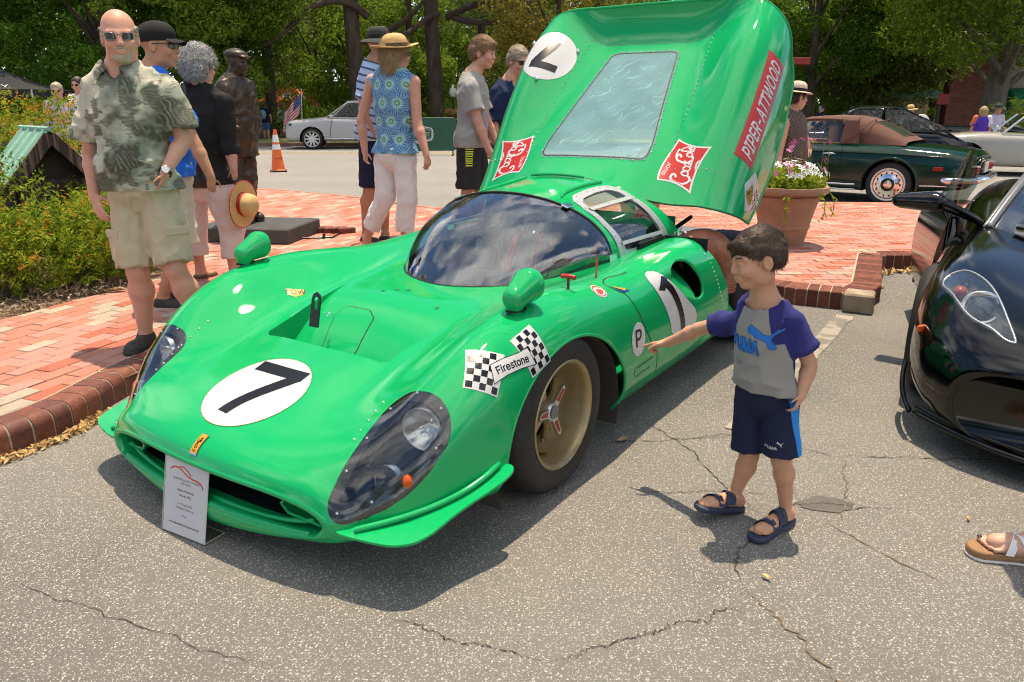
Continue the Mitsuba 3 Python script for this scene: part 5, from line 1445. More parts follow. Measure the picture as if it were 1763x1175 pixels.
# fuel brand shield with a bit of chequered flag on white
bs=cover_skin((.335, .862,-.44), (1, 0, 0), (0,-.05, .3), (.3, .3, .3))
bw=Polygon([(-.105, .12), (.040, .13), (.125,-.075), (.105,-.15), (-.010,-.145)])
bw=Polygon([(-.115, .055), (-.005, .150), (.125, .085), (.105,-.11), (.03,-.15), (-.055,-.05)])
bk4=lay_on(bs, to_cover, 'fuel_sticker', bw, WHITEV, .0020, cv, .015)
sh=affinity.rotate(Polygon(np.vstack([[(-.045, .050), (0, .040), (.045, .050)], smooth_path([(.045, .05), (.046,-.005), (.025,-.042), (0,-.055), (-.025,-.042), (-.046,-.005), (-.045, .05)], 40)[1:-1]])),-28)
sh=affinity.translate(sh,-.010, .045)
lay_on(bs, to_cover, 'fuel_shield', sh, DGREENV, .0028, bk4, .012)
lay_on(bs, to_cover, 'shield_line', sh.buffer(-.004).difference(sh.buffer(-.008)), YELV, .0034, bk4, .012)
lay_on(bs, to_cover, 'shield_word', affinity.rotate(centred(text_poly('BP', .050, True, .95),-.008, .044),-4), YELV, .0036, bk4, .01)
ck=checker(-.04,-.125, .135, .105, 6, 5)
lay_on(bs, to_cover, 'fuel_squares', affinity.rotate(ck, 18).intersection(bw.buffer(-.004)).difference(sh.buffer(.004)), BLACKV, .0026, bk4, .015)
# ---- what the lifted cover lets one see
emit('hinge_strut', to_car_world(tube([(1.62, .46, .45), (1.66, .52, .80)], .011, 10)), CHROME, RC, smooth=True)
emit('strut_cap', to_car_world(cat(at(lathe([(.001, 0), (.036, 0), (.036, .014), (.001, .016)], 28), 1.63, .38, .72), tube([(1.6, .30, .68), (1.75, .55, .68)], .016, 8))), CHROME, RC, smooth=30)
emit('engine_deck', to_car_world(cat(at(box(1.25, 1.0, .02), 2.3, 0, .58), at(box(.30, .22, .10, .02), 1.86, .33, .60))), mat('deck_grey', (.16, .165, .17), .55, metallic=.3), RC)
emit('cover_prop', to_car_world(tube([(1.70, .50, .70), (1.95, .58, .80)], .012, 8)), DARKIN, RC, smooth=True)
hose=smooth_path([(1.60, .62, .60), (1.74, .70, .655), (1.90, .74, .62), (2.00, .75, .50), (2.02, .74, .38)], 150)
rr=.105+.0045*np.sin(np.arange(150)*2*np.pi/5.0)
emit('air_hose', to_car_world(tube(hose, rr, 24)), mat('hose_orange', proc(lambda p, n, uv: mix((.20, .065, .03), (.36, .13, .06), noise(p.x*25, p.y*25, p.z*25))), .45), RC, smooth=True, label='ribbed orange air hose behind the side scoop')
sill=Soft((1.45, .45, .08), (2.10, .92, .46), .012)
sill.bone((1.5, .66, .24), (1.98, .66, .24), .10, .10, .02).bone((1.5, .78, .26), (1.98, .78, .24), .10, .09, .03).bone((1.5, .76, .36), (1.98, .74, .33), .06, .06, .03)
sill.half((1.98, 0, 0), (-1, 0, 0)).half((0, .873, 0), (0,-1, 0)).half((0, 0, .12), (0, 0, 1))
for s in (1,-1):
 v, f=sill.mesh(3)
 emit('rear_sill', to_car_world((v*[1, s, 1], f if s>0 else f[:, ::-1])), GREEN, RC, smooth=40)
emit('filler_neck', to_car_world(cat(tube([(1.585, .655, .742), (1.585, .655, .768)], .028, 16), tube([(1.56, .66, .775), (1.62, .65, .785)], .007, 8), at(ball(.012, sub=2), 1.63, .67, .757))), CHROME, RC, smooth=40)
emit('engine_block', to_car_world(cat(at(box(.8, .5, .3, .04), 2.15, 0, .40),*[tube([(1.95+.12*k, s*.12, .55), (1.95+.12*k, s*.12, .66)], .03, 12) for k in range(6) for s in (1,-1)])), mat('engine_metal', (.20, .20, .20), .5, metallic=.6), RC)
# ------------------------------------------------------------------ people
def unit(v):
 v=np.asarray(v, float); return v/(np.linalg.norm(v)+1e-12)
def unit_rows(v):
 return v/(np.linalg.norm(v, axis=1, keepdims=True)+1e-12)
def skin_mat(name, c, c2):
 return mat('skin_'+name, proc(lambda p, n, uv: mix(c, c2, .6*fbm(p.x*22, p.y*22, p.z*22, 3)+.4*noise(p.x*140, p.y*140, p.z*140))), .48, .35)
SKIN_PINK=skin_mat('pink', (.50, .235, .160), (.62, .33, .235))
SKIN_TAN=skin_mat('tan', (.40, .185, .105), (.50, .26, .165))
SKIN_BOY=skin_mat('boy', (.45, .23, .135), (.54, .30, .19))
EYE_W=mat('eye_white', (.62, .60, .57), .15)
EYE_D=mat('eye_dark', (.02, .013, .010), .1)
LENS_D=mat('sun_lens', (.012, .014, .013), .06, .9)
BLACKP=mat('black_plastic', (.012, .012, .012), .35)
LIP=mat('lip', (.42, .15, .12), .45)
def axis_grid(lo, hi, step, fine=None):
 """grid lines along z: coarse, with a finer span where the head or hands are"""
 if fine is None: return np.arange(lo, hi+step, step)
 a, b, s=fine
 return np.r_[np.arange(lo, a, step), np.arange(max(a, lo), min(b, hi), s), np.arange(min(b, hi), hi+step, step)]
class Figure:
 def __init__(self, J, s=1.0, step=.010, head=1.0, fine=.006, girth=1.0, yaw=0.0, pitch=0.0, roll=0.0, belly=0.0, child=False, lid=.001):
  self.J={k: np.array(v, float) for k, v in J.items()}
  J=self.J
  self.s, self.hs, self.g, self.step, self.fine, self.belly, self.child=s, head, girth, step, fine, belly, child
  self.lid=lid
  self.up=unit((J['neck']-(J['hipL']+J['hipR'])/2))
  left=unit(J['shL']-J['shR'])
  self.fwd=unit(np.cross(left, self.up)); self.left=np.cross(self.up, self.fwd)
  f=np.array([math.cos(yaw)*math.cos(pitch), math.sin(yaw)*math.cos(pitch), math.sin(pitch)])
  l=unit(np.cross([0, 0, 1], f)); u=np.cross(f, l)
  l, u=l*math.cos(roll)+u*math.sin(roll), u*math.cos(roll)-l*math.sin(roll)
  self.HR=np.column_stack([f, l, u])
  P=np.array(list(J.values())); m=.16*max(s, .7)
  self.lo, self.hi=P.min(0)-m, P.max(0)+m
  self.lo[2]=min(J['toL'][2], J['toR'][2])-.05
  self.hi[2]=J['head'][2]+.17*head
 def soft(self, step=None, lo=None, hi=None, zfine=False):
  st=step or self.step
  S=Soft(self.lo if lo is None else lo, self.hi if hi is None else hi, st)
  if zfine:
   z0=self.J['neck'][2]-.03
   S.ax[2]=axis_grid(self.lo[2], self.hi[2], st, (z0, self.hi[2], self.fine))
   c=self.J['head']; r=.16*self.hs
   S.ax=[axis_grid(self.lo[0], self.hi[0], st, (c[0]-r, c[0]+r, self.fine)), axis_grid(self.lo[1], self.hi[1], st, (c[1]-r, c[1]+r, self.fine)), S.ax[2]]
   S.shape=tuple(len(a) for a in S.ax); S.d=np.full(S.shape, 1.0, np.float32)
  return S
 def H(self, f, l, u):
  return self.J['head']+self.HR@(np.array([f, l, u])*self.hs)
 def head(self, S, beard=False):
  h, R=self.hs, self.HR
  e=lambda c, r, k=.02, mode='add': S.ell(self.H(*c), np.array(r)*h, k*h, R, mode)
  b=lambda c, d, ra, rb, k=.012, mode='add': S.bone(self.H(*c), self.H(*d), ra*h, rb*h, k*h, mode)
  ch=self.child
  e((-.014, 0, .046), (.099, .077, .088), .02)
  e((.022, 0,-.012), (.074, .064, .080) if not ch else (.070, .066, .074), .03)
  e((.030, 0,-.070), (.048, .046, .042), .03)
  e((.066, 0,-.094 if not ch else-.088), (.020, .024, .017), .022)
  for q in (1,-1):
   e((.004, q*.050,-.060), (.034, .016, .032), .025)
   e((.066, q*.040,-.024), (.026, .024, .024) if not ch else (.030, .028, .028), .02)
   e((.088, q*.031, .010), (.015, .018, .0115), .012, 'cut')
   b((.087, q*.012, .027), (.074, q*.050, .030), .0085, .007, .014)
   e((-.008, q*(.081 if ch else .078),-.002), (.022, .010, .033), .007)
   e((.000, q*(.092 if ch else .088), .002), (.011, .007, .020), .004, 'cut')
   e((.080, q*.031, .018-self.lid), (.0150, .0165, .0075), .004)
   e((.078, q*.031,-.001), (.0140, .0160, .0060), .004)
   e((.100, q*.011,-.026), (.010, .008, .008), .007)
  n=(.106,-.020) if not ch else (.106,-.018)
  b((.090, 0, .018), (n[0], 0, n[1]), .0085, .0115, .012)
  e((.082, 0,-.056), (.020, .026, .020), .014)
  b((.098,-.015,-.050), (.098, .015,-.050), .0060, .0060, .006)
  b((.095,-.013,-.062), (.095, .013,-.062), .0065, .0065, .006)
  b((.108,-.016,-.0562), (.108, .016,-.0562), .0055, .0055, .004, 'cut')
  # neck
  nb=self.J['neck']
  S.bone(self.H(-.022, 0,-.045), nb-self.up*.02*self.s, .054*h*(1.08 if self.g>1.05 else 1)*(.80 if ch else 1), .062*self.s*self.g, .03*h)
 def hand(self, S, side, curl=.45, point=False, r=1.0, palm=None, spread=.0):
  J=self.J
  w, t, el=J['wr'+side], J['ha'+side], J['el'+side]
  d=unit(t-w); L=np.linalg.norm(t-w)
  s=self.s*(1.0 if not self.child else .58/max(self.s, .01)*1.0)
  s=L/.185 if not point else L/.175
  n=np.array(palm, float) if palm is not None else (self.left*(-1 if side=='L' else 1))
  n=unit(n-d*(n@d))                           # the palm looks along n
  a=np.cross(d, n)*(1 if side=='R' else-1)    # towards the thumb
  P=lambda x, y, z: w+(d*x+a*y+n*z)*s
  for y in (-.026,-.009, .009, .026):
   S.bone(P(.015, y*.75, 0), P(.085, y*1.08, 0), .0150*s, .0125*s, .010*s)
  S.bone(J['el'+side]*.12+w*.88, P(.02, 0, 0), .026*s, .024*s, .015*s)
  for i, (y, ln) in enumerate(((.029, .070), (.010, .080), (-.010, .075), (-.028, .058))):
   c=curl*(.85+.1*i)
   if point and i==0: c=.03
   elif point: c=1.25
   p=P(.088, y, 0); ang=0
   for k, (f, rr) in enumerate(((.46, .0092), (.31, .0084), (.23, .0074))):
    ang+=c*(.75 if k==0 else 1.0)
    q=p+(d*math.cos(ang)+n*math.sin(ang)+a*spread*(1.5-i)*.2)*ln*f*s
    S.bone(p, q, rr*s*r, rr*.92*s*r, .003*s)
    p=q
  p=P(.022, .026, .004)
  for f, (da, dd, dn), rr in ((.040, (.75, .55, .30), .0125), (.032, (.35, .85, .35), .0100), (.026, (.10, .95, .35+curl*.3), .0085)):
   q=p+unit(a*da+d*dd+n*dn)*f*s
   S.bone(p, q, rr*s, rr*.9*s, .005*s)
   p=q
 def body(self, skin, parent, hands=None, bare_feet=False, calf=1.0, relax=2, arms=1.0):
  J, s, g=self.J, self.s, self.g
  S=self.soft(zfine=True)
  self.torso(S, 0.0)
  for q in 'LR':
   S.bone(J['sh'+q], J['el'+q], .047*s*g*arms, .038*s*arms, .03*s)
   m=J['el'+q]*.72+J['wr'+q]*.28
   S.bone(J['el'+q], m, .037*s*arms, .040*s*arms, .015*s)
   S.bone(m, J['wr'+q], .040*s*arms, .0265*s, .015*s)
   self.leg(S, q, 0.0, calf)
   k=(hands or {}).get(q, {})
   self.hand(S, q,**k)
   a, t=J['an'+q], J['to'+q]
   h=a-np.array([0, 0, 1])*(a[2]-t[2])*.55
   S.bone(a, h-unit((t-a)*[1, 1, 0])*.02*s, .035*s, .030*s, .02*s)
   S.bone(h+(t-h)*.2, t, .034*s, .030*s, .03*s)
  self.head(S)
  return emit('body', S.mesh(relax), skin, parent, smooth=True)
 def leg(self, S, q, ex, calf=1.0, k=.03):
  J, s, g=self.J, self.s, self.g
  h, kn, an=J['hip'+q], J['kn'+q], J['an'+q]
  S.bone(h, kn, .086*s*g+ex, .054*s+ex, k*s)
  d=unit(an-kn)
  back=-unit(self.fwd-d*(self.fwd@d))
  m=kn+(an-kn)*.30+back*.016*s
  S.bone(kn, m, .050*s+ex, .057*s*calf+ex, .03*s)
  S.bone(m, an, .055*s*calf+ex, .034*s+ex, .03*s)
 def torso(self, S, ex, low=True):
  J, s, g=self.J, self.s, self.g
  f, l, u=self.fwd, self.left, self.up
  R=np.column_stack([f, l, u])
  hip, nb=(J['hipL']+J['hipR'])/2, J['neck']
  H=np.linalg.norm(nb-hip)
  sw=np.linalg.norm(J['shL']-J['shR'])/2
  at_=lambda t, x=0.0: hip+(nb-hip)*t+f*x*s
  if low: S.ell(at_(.04,-.01), np.array([.115*g, .160*g, .115])*s+ex, .04*s, R)
  S.ell(at_(.26, .01+self.belly*.35), np.array([.105*g+self.belly*.6, .142*g+self.belly*.3, .15])*s+ex, .06*s, R)
  S.ell(at_(.58, .008), np.array([.112*g, .155*g, .19])*s+ex, .06*s, R)
  S.ell(at_(.76,-.004), np.array([.098*g, .160*g, .115])*s+ex, .05*s, R)
  for q in 'LR':
   c=J['sh'+q]
   S.bone(at_(.86,-.01), c, .060*s+ex*.8, .040*s+ex*.5, .04*s)
  S.bone(at_(.90,-.01), nb, .075*s+ex, .060*s+ex*.5, .04*s)
  for q in 'LR': S.bone(nb+u*.005-f*.012*s, (nb+J['sh'+q])/2+u*.004-f*.01*s, .046*s+ex*.5, .046*s+ex*.5, .05*s)
 # ---- clothes
 def cuff(self, S, a, b, ra, rb, k):
  """a sleeve: a tapered tube with a flat end at b"""
  a, b=np.asarray(a, float), np.asarray(b, float); d=unit(b-a)
  m=max(ra, rb)*1.4+.04
  sl, P=S._win(np.minimum(a, b)-m, np.maximum(a, b)+m)
  if P.size==0: return
  L=np.linalg.norm(b-a)
  t=np.clip(((P-a)@d)/L, 0, 1.3)
  e=np.linalg.norm(P-a-np.minimum(t, 1.0)[..., None]*d*L-np.maximum(t-1.0, 0)[..., None]*d*L, axis=-1)-(ra+(rb-ra)*t)
  e=np.maximum(e, (P-b)@d)
  S._mix(sl, e, k, 'add')
 def wrinkle(self, S, amp, seed=0, f=(9, 9, 5)):
  if not amp: return
  def folds(P):
   n=meshkit.fbm(P*f, 2, seed)
   r=1-np.abs(2*meshkit.noise(P*(np.array(f)*1.7)+[0, 0, 0]+1.5*n[:, None], seed+5)-1)
   return amp*((n-.5)*1.8-1.3*(r**3-.25))
  S.warp(folds)
 def top(self, m, parent, name='shirt', sleeve=.72, hem=None, loose=.018, neck=.060, wr=.006, hemdrop=0.0, seed=1, sleeve_r=1.0, step=None, vneck=0.0, neck_drop=.015, label=None):
  J, s, g=self.J, self.s, self.g
  S=self.soft(step)
  hip=(J['hipL']+J['hipR'])/2
  self.torso(S, loose, low=True)
  hz=hip[2]-.02*s if hem is None else hem
  for q in 'LR':
   S.bone(J['hip'+q]+[0, 0, .02], J['hip'+q]-[0, 0, .12*s], .098*s*g+loose*1.2, .100*s*g+loose*1.3, .05*s)
   if sleeve>0:
    if sleeve<=1:
     b=J['sh'+q]+(J['el'+q]-J['sh'+q])*sleeve
     self.cuff(S, J['sh'+q]-self.up*.012*s, b, (.046*g*s+loose*.5)*sleeve_r, (.050*s+loose*1.15)*sleeve_r, .03*s)
    else:
     S.bone(J['sh'+q], J['el'+q], (.048*g*s+loose*.7)*sleeve_r, (.045*s+loose*.8)*sleeve_r, .03*s)
     b=J['el'+q]+(J['wr'+q]-J['el'+q])*(sleeve-1)
     self.cuff(S, J['el'+q], b, (.047*s+loose)*sleeve_r, (.040*s+loose)*sleeve_r, .02*s)
   else:
    c=J['sh'+q]+unit(J['sh'+q]-J['neck'])*.028*s
    S.ell(c, np.array([.062, .040, .085])*s, .012, np.column_stack([self.fwd, self.left, self.up]), 'cut')
  self.wrinkle(S, wr, seed)
  nb=J['neck']
  S.bone(nb+self.up*.01-self.fwd*.0, self.J['head'], neck*s, neck*s*1.15, .004, 'cut')
  S.bone(nb+self.up*(.035*s), self.J['head'], neck*1.5*s, neck*1.6*s, .004, 'cut')
  if vneck: S.bone(nb+self.fwd*.10*s-self.up*vneck, nb+self.up*.03, .018*s, .055*s, .006, 'cut')
  S.half([0, 0, hz-hemdrop], (0, 0, 1))
  return emit(name, S.mesh(2), m, parent, smooth=True, label=label)
 def bottoms(self, m, parent, name='shorts', length=.8, loose=.02, flare=0.0, wr=.006, seed=3, step=None, waist=.30, label=None, cuffr=None):
  J, s, g=self.J, self.s, self.g
  S=self.soft(step)
  hip=(J['hipL']+J['hipR'])/2
  R=np.column_stack([self.fwd, self.left, self.up])
  S.ell(hip+(J['neck']-hip)*.05-self.fwd*.01*s, np.array([.118*g, .160*g, .12])*s+loose*.7, .03, R)
  S.ell(hip+(J['neck']-hip)*.16+self.fwd*self.belly*.25, np.array([.108*g+self.belly*.45, .146*g+self.belly*.25, .13])*s+loose*.5, .03, R)
  for q in 'LR':
   h, kn, an=J['hip'+q], J['kn'+q], J['an'+q]
   if length<=1:
    e=h+(kn-h)*length
    self.cuff(S, h, e, .084*s*g+loose*.6, (.088-.030*length)*s*g+loose*.8+flare, .008*s)
   else:
    e=kn+(an-kn)*(length-1)
    S.bone(h, kn, .086*s*g+loose*.8, .064*s+loose, .010*s)
    back=-unit(self.fwd-unit(an-kn)*(self.fwd@unit(an-kn)))
    self.cuff(S, kn, e+back*.010*s, .064*s+loose, (cuffr or .055)*s+loose, .02*s)
  self.wrinkle(S, wr, seed, (11, 11, 6))
  S.half(hip+(J['neck']-hip)*waist,-self.up)
  return emit(name, S.mesh(2), m, parent, smooth=True, label=label)
 def hair(self, m, parent, cut=(.055, .02), grow=.012, back=-.05, rough=.008, f=70, fringe=0.0, side=-.01, name='hair', long=0.0, step=.005, seed=2, label=None, crown_bald=False, strands=5000, slen=.030, lift=.16, comb=(1.0, .4), curly=0.0):
  """hair on the skull: cut = (front limit at the brow height, height of the hairline)"""
  h=self.hs
  lo, hi=self.J['head']-.20*h-[0, 0, long], self.J['head']+.19*h
  S=Soft(lo, hi, step*h)
  S.ell(self.H(-.018, 0, .048), (np.array([.101, .079, .089])+grow)*h, .01, self.HR)
  S.ell(self.H(-.050, 0, .0), (np.array([.060, .070, .075])+grow)*h, .03, self.HR)
  if long:
   for q in (1,-1):
    S.bone(self.H(-.045, q*.045, .02), self.H(-.055, q*.052,-.05)-[0, 0, long], (.050+grow)*h, .036*h, .03)
   S.bone(self.H(-.075, 0, .02), self.H(-.085, 0,-.05)-[0, 0, long], (.050+grow)*h, .040*h, .03)
  if fringe:
   S.bone(self.H(.060, .045, .085), self.H(.082,-.02, .075), fringe*h, fringe*.8*h, .02)
  # face and neck are kept free
  X, Y, Z=np.meshgrid(*S.ax, indexing='ij')
  q=(np.stack([X, Y, Z],-1)-self.J['head'])@self.HR/h
  fr, hl=cut
  front=np.where(q[..., 2]>hl,-1.0, q[..., 0]-(fr-np.clip((hl-q[..., 2])*.9, 0, .2)))
  front2=q[..., 0]-(.092 if fringe else .078)+.30*np.clip(q[..., 2]-.10, 0, .1)*0
  low=np.where(long>0,-1.0, back-q[..., 2]+np.clip(q[..., 0]+.02, 0, .1)*.55)
  d=np.maximum(np.maximum(S.d, (front*h).astype(np.float32)), np.maximum(front2, low)*h)
  ear=np.linalg.norm((q-[0.0, 0,-.004])/[.030, 1.0, .042], axis=-1)-1
  d=np.where(np.abs(q[..., 1])>.055, np.maximum(d,-ear*.02*(0 if long>.02 else 1)-(1.0 if long>.02 else 0)), d)
  if crown_bald:
   d=np.maximum(d, q[..., 2]-.055+.25*np.clip(q[..., 0], 0, .1))
  a=np.arctan2(q[..., 1], q[..., 2]-.02)
  P=np.stack([q[..., 0]*f*.35, a*f*.13, q[..., 2]*f*.20],-1)
  S.d=(d+rough*h*(meshkit.fbm(P, 3, seed)-.5)*2).astype(np.float32)
  v, f=S.mesh(1)
  r=np.random.default_rng(seed+40)
  n=strands
  if n:
   nn_=meshkit.arrays((v, f), True)[2]
   tri=f[r.integers(len(f), size=n)]
   w=r.dirichlet((1, 1, 1), n)[..., None]
   p=(v[tri]*w).sum(1); nrm=unit_rows((nn_[tri]*w).sum(1))
   top=np.clip(((p-self.J['head'])@self.HR)[:, 2]/(.13*h), 0, 1)[:, None]
   flow=np.where(top>.55, self.HR[:, 0]*comb[0]+self.HR[:, 1]*comb[1],-self.HR[:, 2]+self.HR[:, 0]*(-.25 if not long else 0))+r.normal(0, .35+curly, (n, 3))
   flow=unit_rows(flow-nrm*(flow*nrm).sum(1, keepdims=True))
   L=(slen*(.5+r.random(n)))[:, None]*h
   sd=np.cross(flow, nrm)
   q0=p-nrm*.001; q1=p+flow*L*.55+nrm*L*lift; q2=p+flow*L+nrm*L*(lift*.7-.05)-self.HR[:, 2]*L*.12
   wd=.0011
   V=np.stack([q0-sd*wd, q0+sd*wd, q1+sd*wd*.8, q1-sd*wd*.8, q2], 1).reshape(-1, 3)
   i=np.arange(n)[:, None]*5
   F_=np.vstack([i+[0, 1, 2], i+[0, 2, 3], i+[3, 2, 4]])
   v, f=cat((v, f), (V, F_))
  return emit(name, (v, f), m, parent, smooth=True, label=label)
 def eyes(self, parent, brow=None, lids=True):
  for q in (1,-1):
   v, f=ball(.0128*self.hs, sub=2)
   e=emit('eye', (v+self.H(.0765, q*.031, .009), f), EYE_W, parent, smooth=True)
   v, f=ball(.0064*self.hs, sub=2)
   emit('iris', (v+self.H(.0838, q*.0312, .0085), f), EYE_D, e, smooth=True)
   if brow:
    emit('eyebrow', tube([self.H(.094, q*.014, .0315), self.H(.091, q*.032, .037), self.H(.076, q*.050, .032)], [.0030*self.hs, .0034*self.hs, .0015], 6, n=10), brow, parent, smooth=True)
 def shades(self, parent, m=None, lens=LENS_D, wide=.030, tall=.017):
  h=self.hs
  g=emit('sunglasses', tube([self.H(.100,-.010, .018), self.H(.106, 0, .021), self.H(.100, .010, .018)], .0022*h, 6), m or BLACKP, parent, smooth=True)
  for q in (1,-1):
   P=np.array([[self.H(.101-.020*abs(x)**2-.004*x*0, q*(.033+wide*x*.95), .010+tall*z*(1-.25*abs(x)**3)) for z in np.linspace(-1, 1, 9)] for x in np.linspace(-1, 1, 13)])
   emit('lens', sheet(P), lens, g, smooth=True)
   P2=np.concatenate([P[:, 0], P[-1, 1:], P[::-1,-1][1:], P[0, ::-1][1:]])
   emit('rim', tube(P2, .0016*h, 5), m or BLACKP, g, smooth=True)
   emit('temple', tube([self.H(.083, q*.062, .016), self.H(.04, q*.079, .016), self.H(-.008, q*.085, .014)], .0024*h, 6), m or BLACKP, g, smooth=True)
 def shoe(self, q, m, parent, sole=None, name='shoe', high=.085, open_=False):
  J, s=self.J, self.s
  a, t=J['an'+q], J['to'+q]
  f=unit((t-a)*[1, 1, 0]); l=np.array([-f[1], f[0], 0])
  pit=unit(t-(a-[0, 0, a[2]-t[2]])+0)
  z=t[2]-.028*s
  heel=np.array([a[0], a[1], z])-f*.055*s
  toe=np.array([t[0], t[1], z])+f*.035*s
  S=Soft(np.minimum(heel, toe)-.09*s-[0, 0, .02], np.maximum(heel, toe)+.09*s+[0, 0, .12*s], .007)
  S.bone(heel+f*.03*s+[0, 0, .038*s], heel+f*.05*s+[0, 0, .07*s], .042*s, .044*s, .02)
  S.bone(heel+f*.06*s+[0, 0, .04*s], toe-f*.06*s+[0, 0, .030*s], .048*s, .044*s, .03)
  S.bone(toe-f*.07*s+[0, 0, .032*s], toe-f*.035*s+[0, 0, .026*s], .046*s, .038*s, .03)
  S.half([0, 0, z+.018*s], (0, 0, 1)); S.half([0, 0, z+high*s], (0, 0,-1))
  k=emit(name, S.mesh(2), m, parent, smooth=40)
  T_=Soft(np.minimum(heel, toe)-.09*s, np.maximum(heel, toe)+.09*s, .007)
  T_.bone(heel+f*.035*s, heel+f*.08*s, .044*s, .042*s, .02).bone(heel+f*.08*s, toe-f*.05*s, .042*s, .050*s, .03)
  T_.half([0, 0, z+.022*s], (0, 0,-1)); T_.half([0, 0, z-.002], (0, 0, 1))
  emit('sole', T_.mesh(1), sole or BLACKP, k, smooth=40)
  return k
def cloth(name, c, c2=None, rough=.85, weave=260, sheen=.3):
 c2=c2 or tuple(x*1.25 for x in c)
 return mat('cloth_'+name, proc(lambda p, n, uv: mix(c, c2, .5*fbm(p.x*14, p.y*14, p.z*14)+.5*noise(p.x*weave, p.y*weave, p.z*weave))), rough, .2, sheen=sheen)
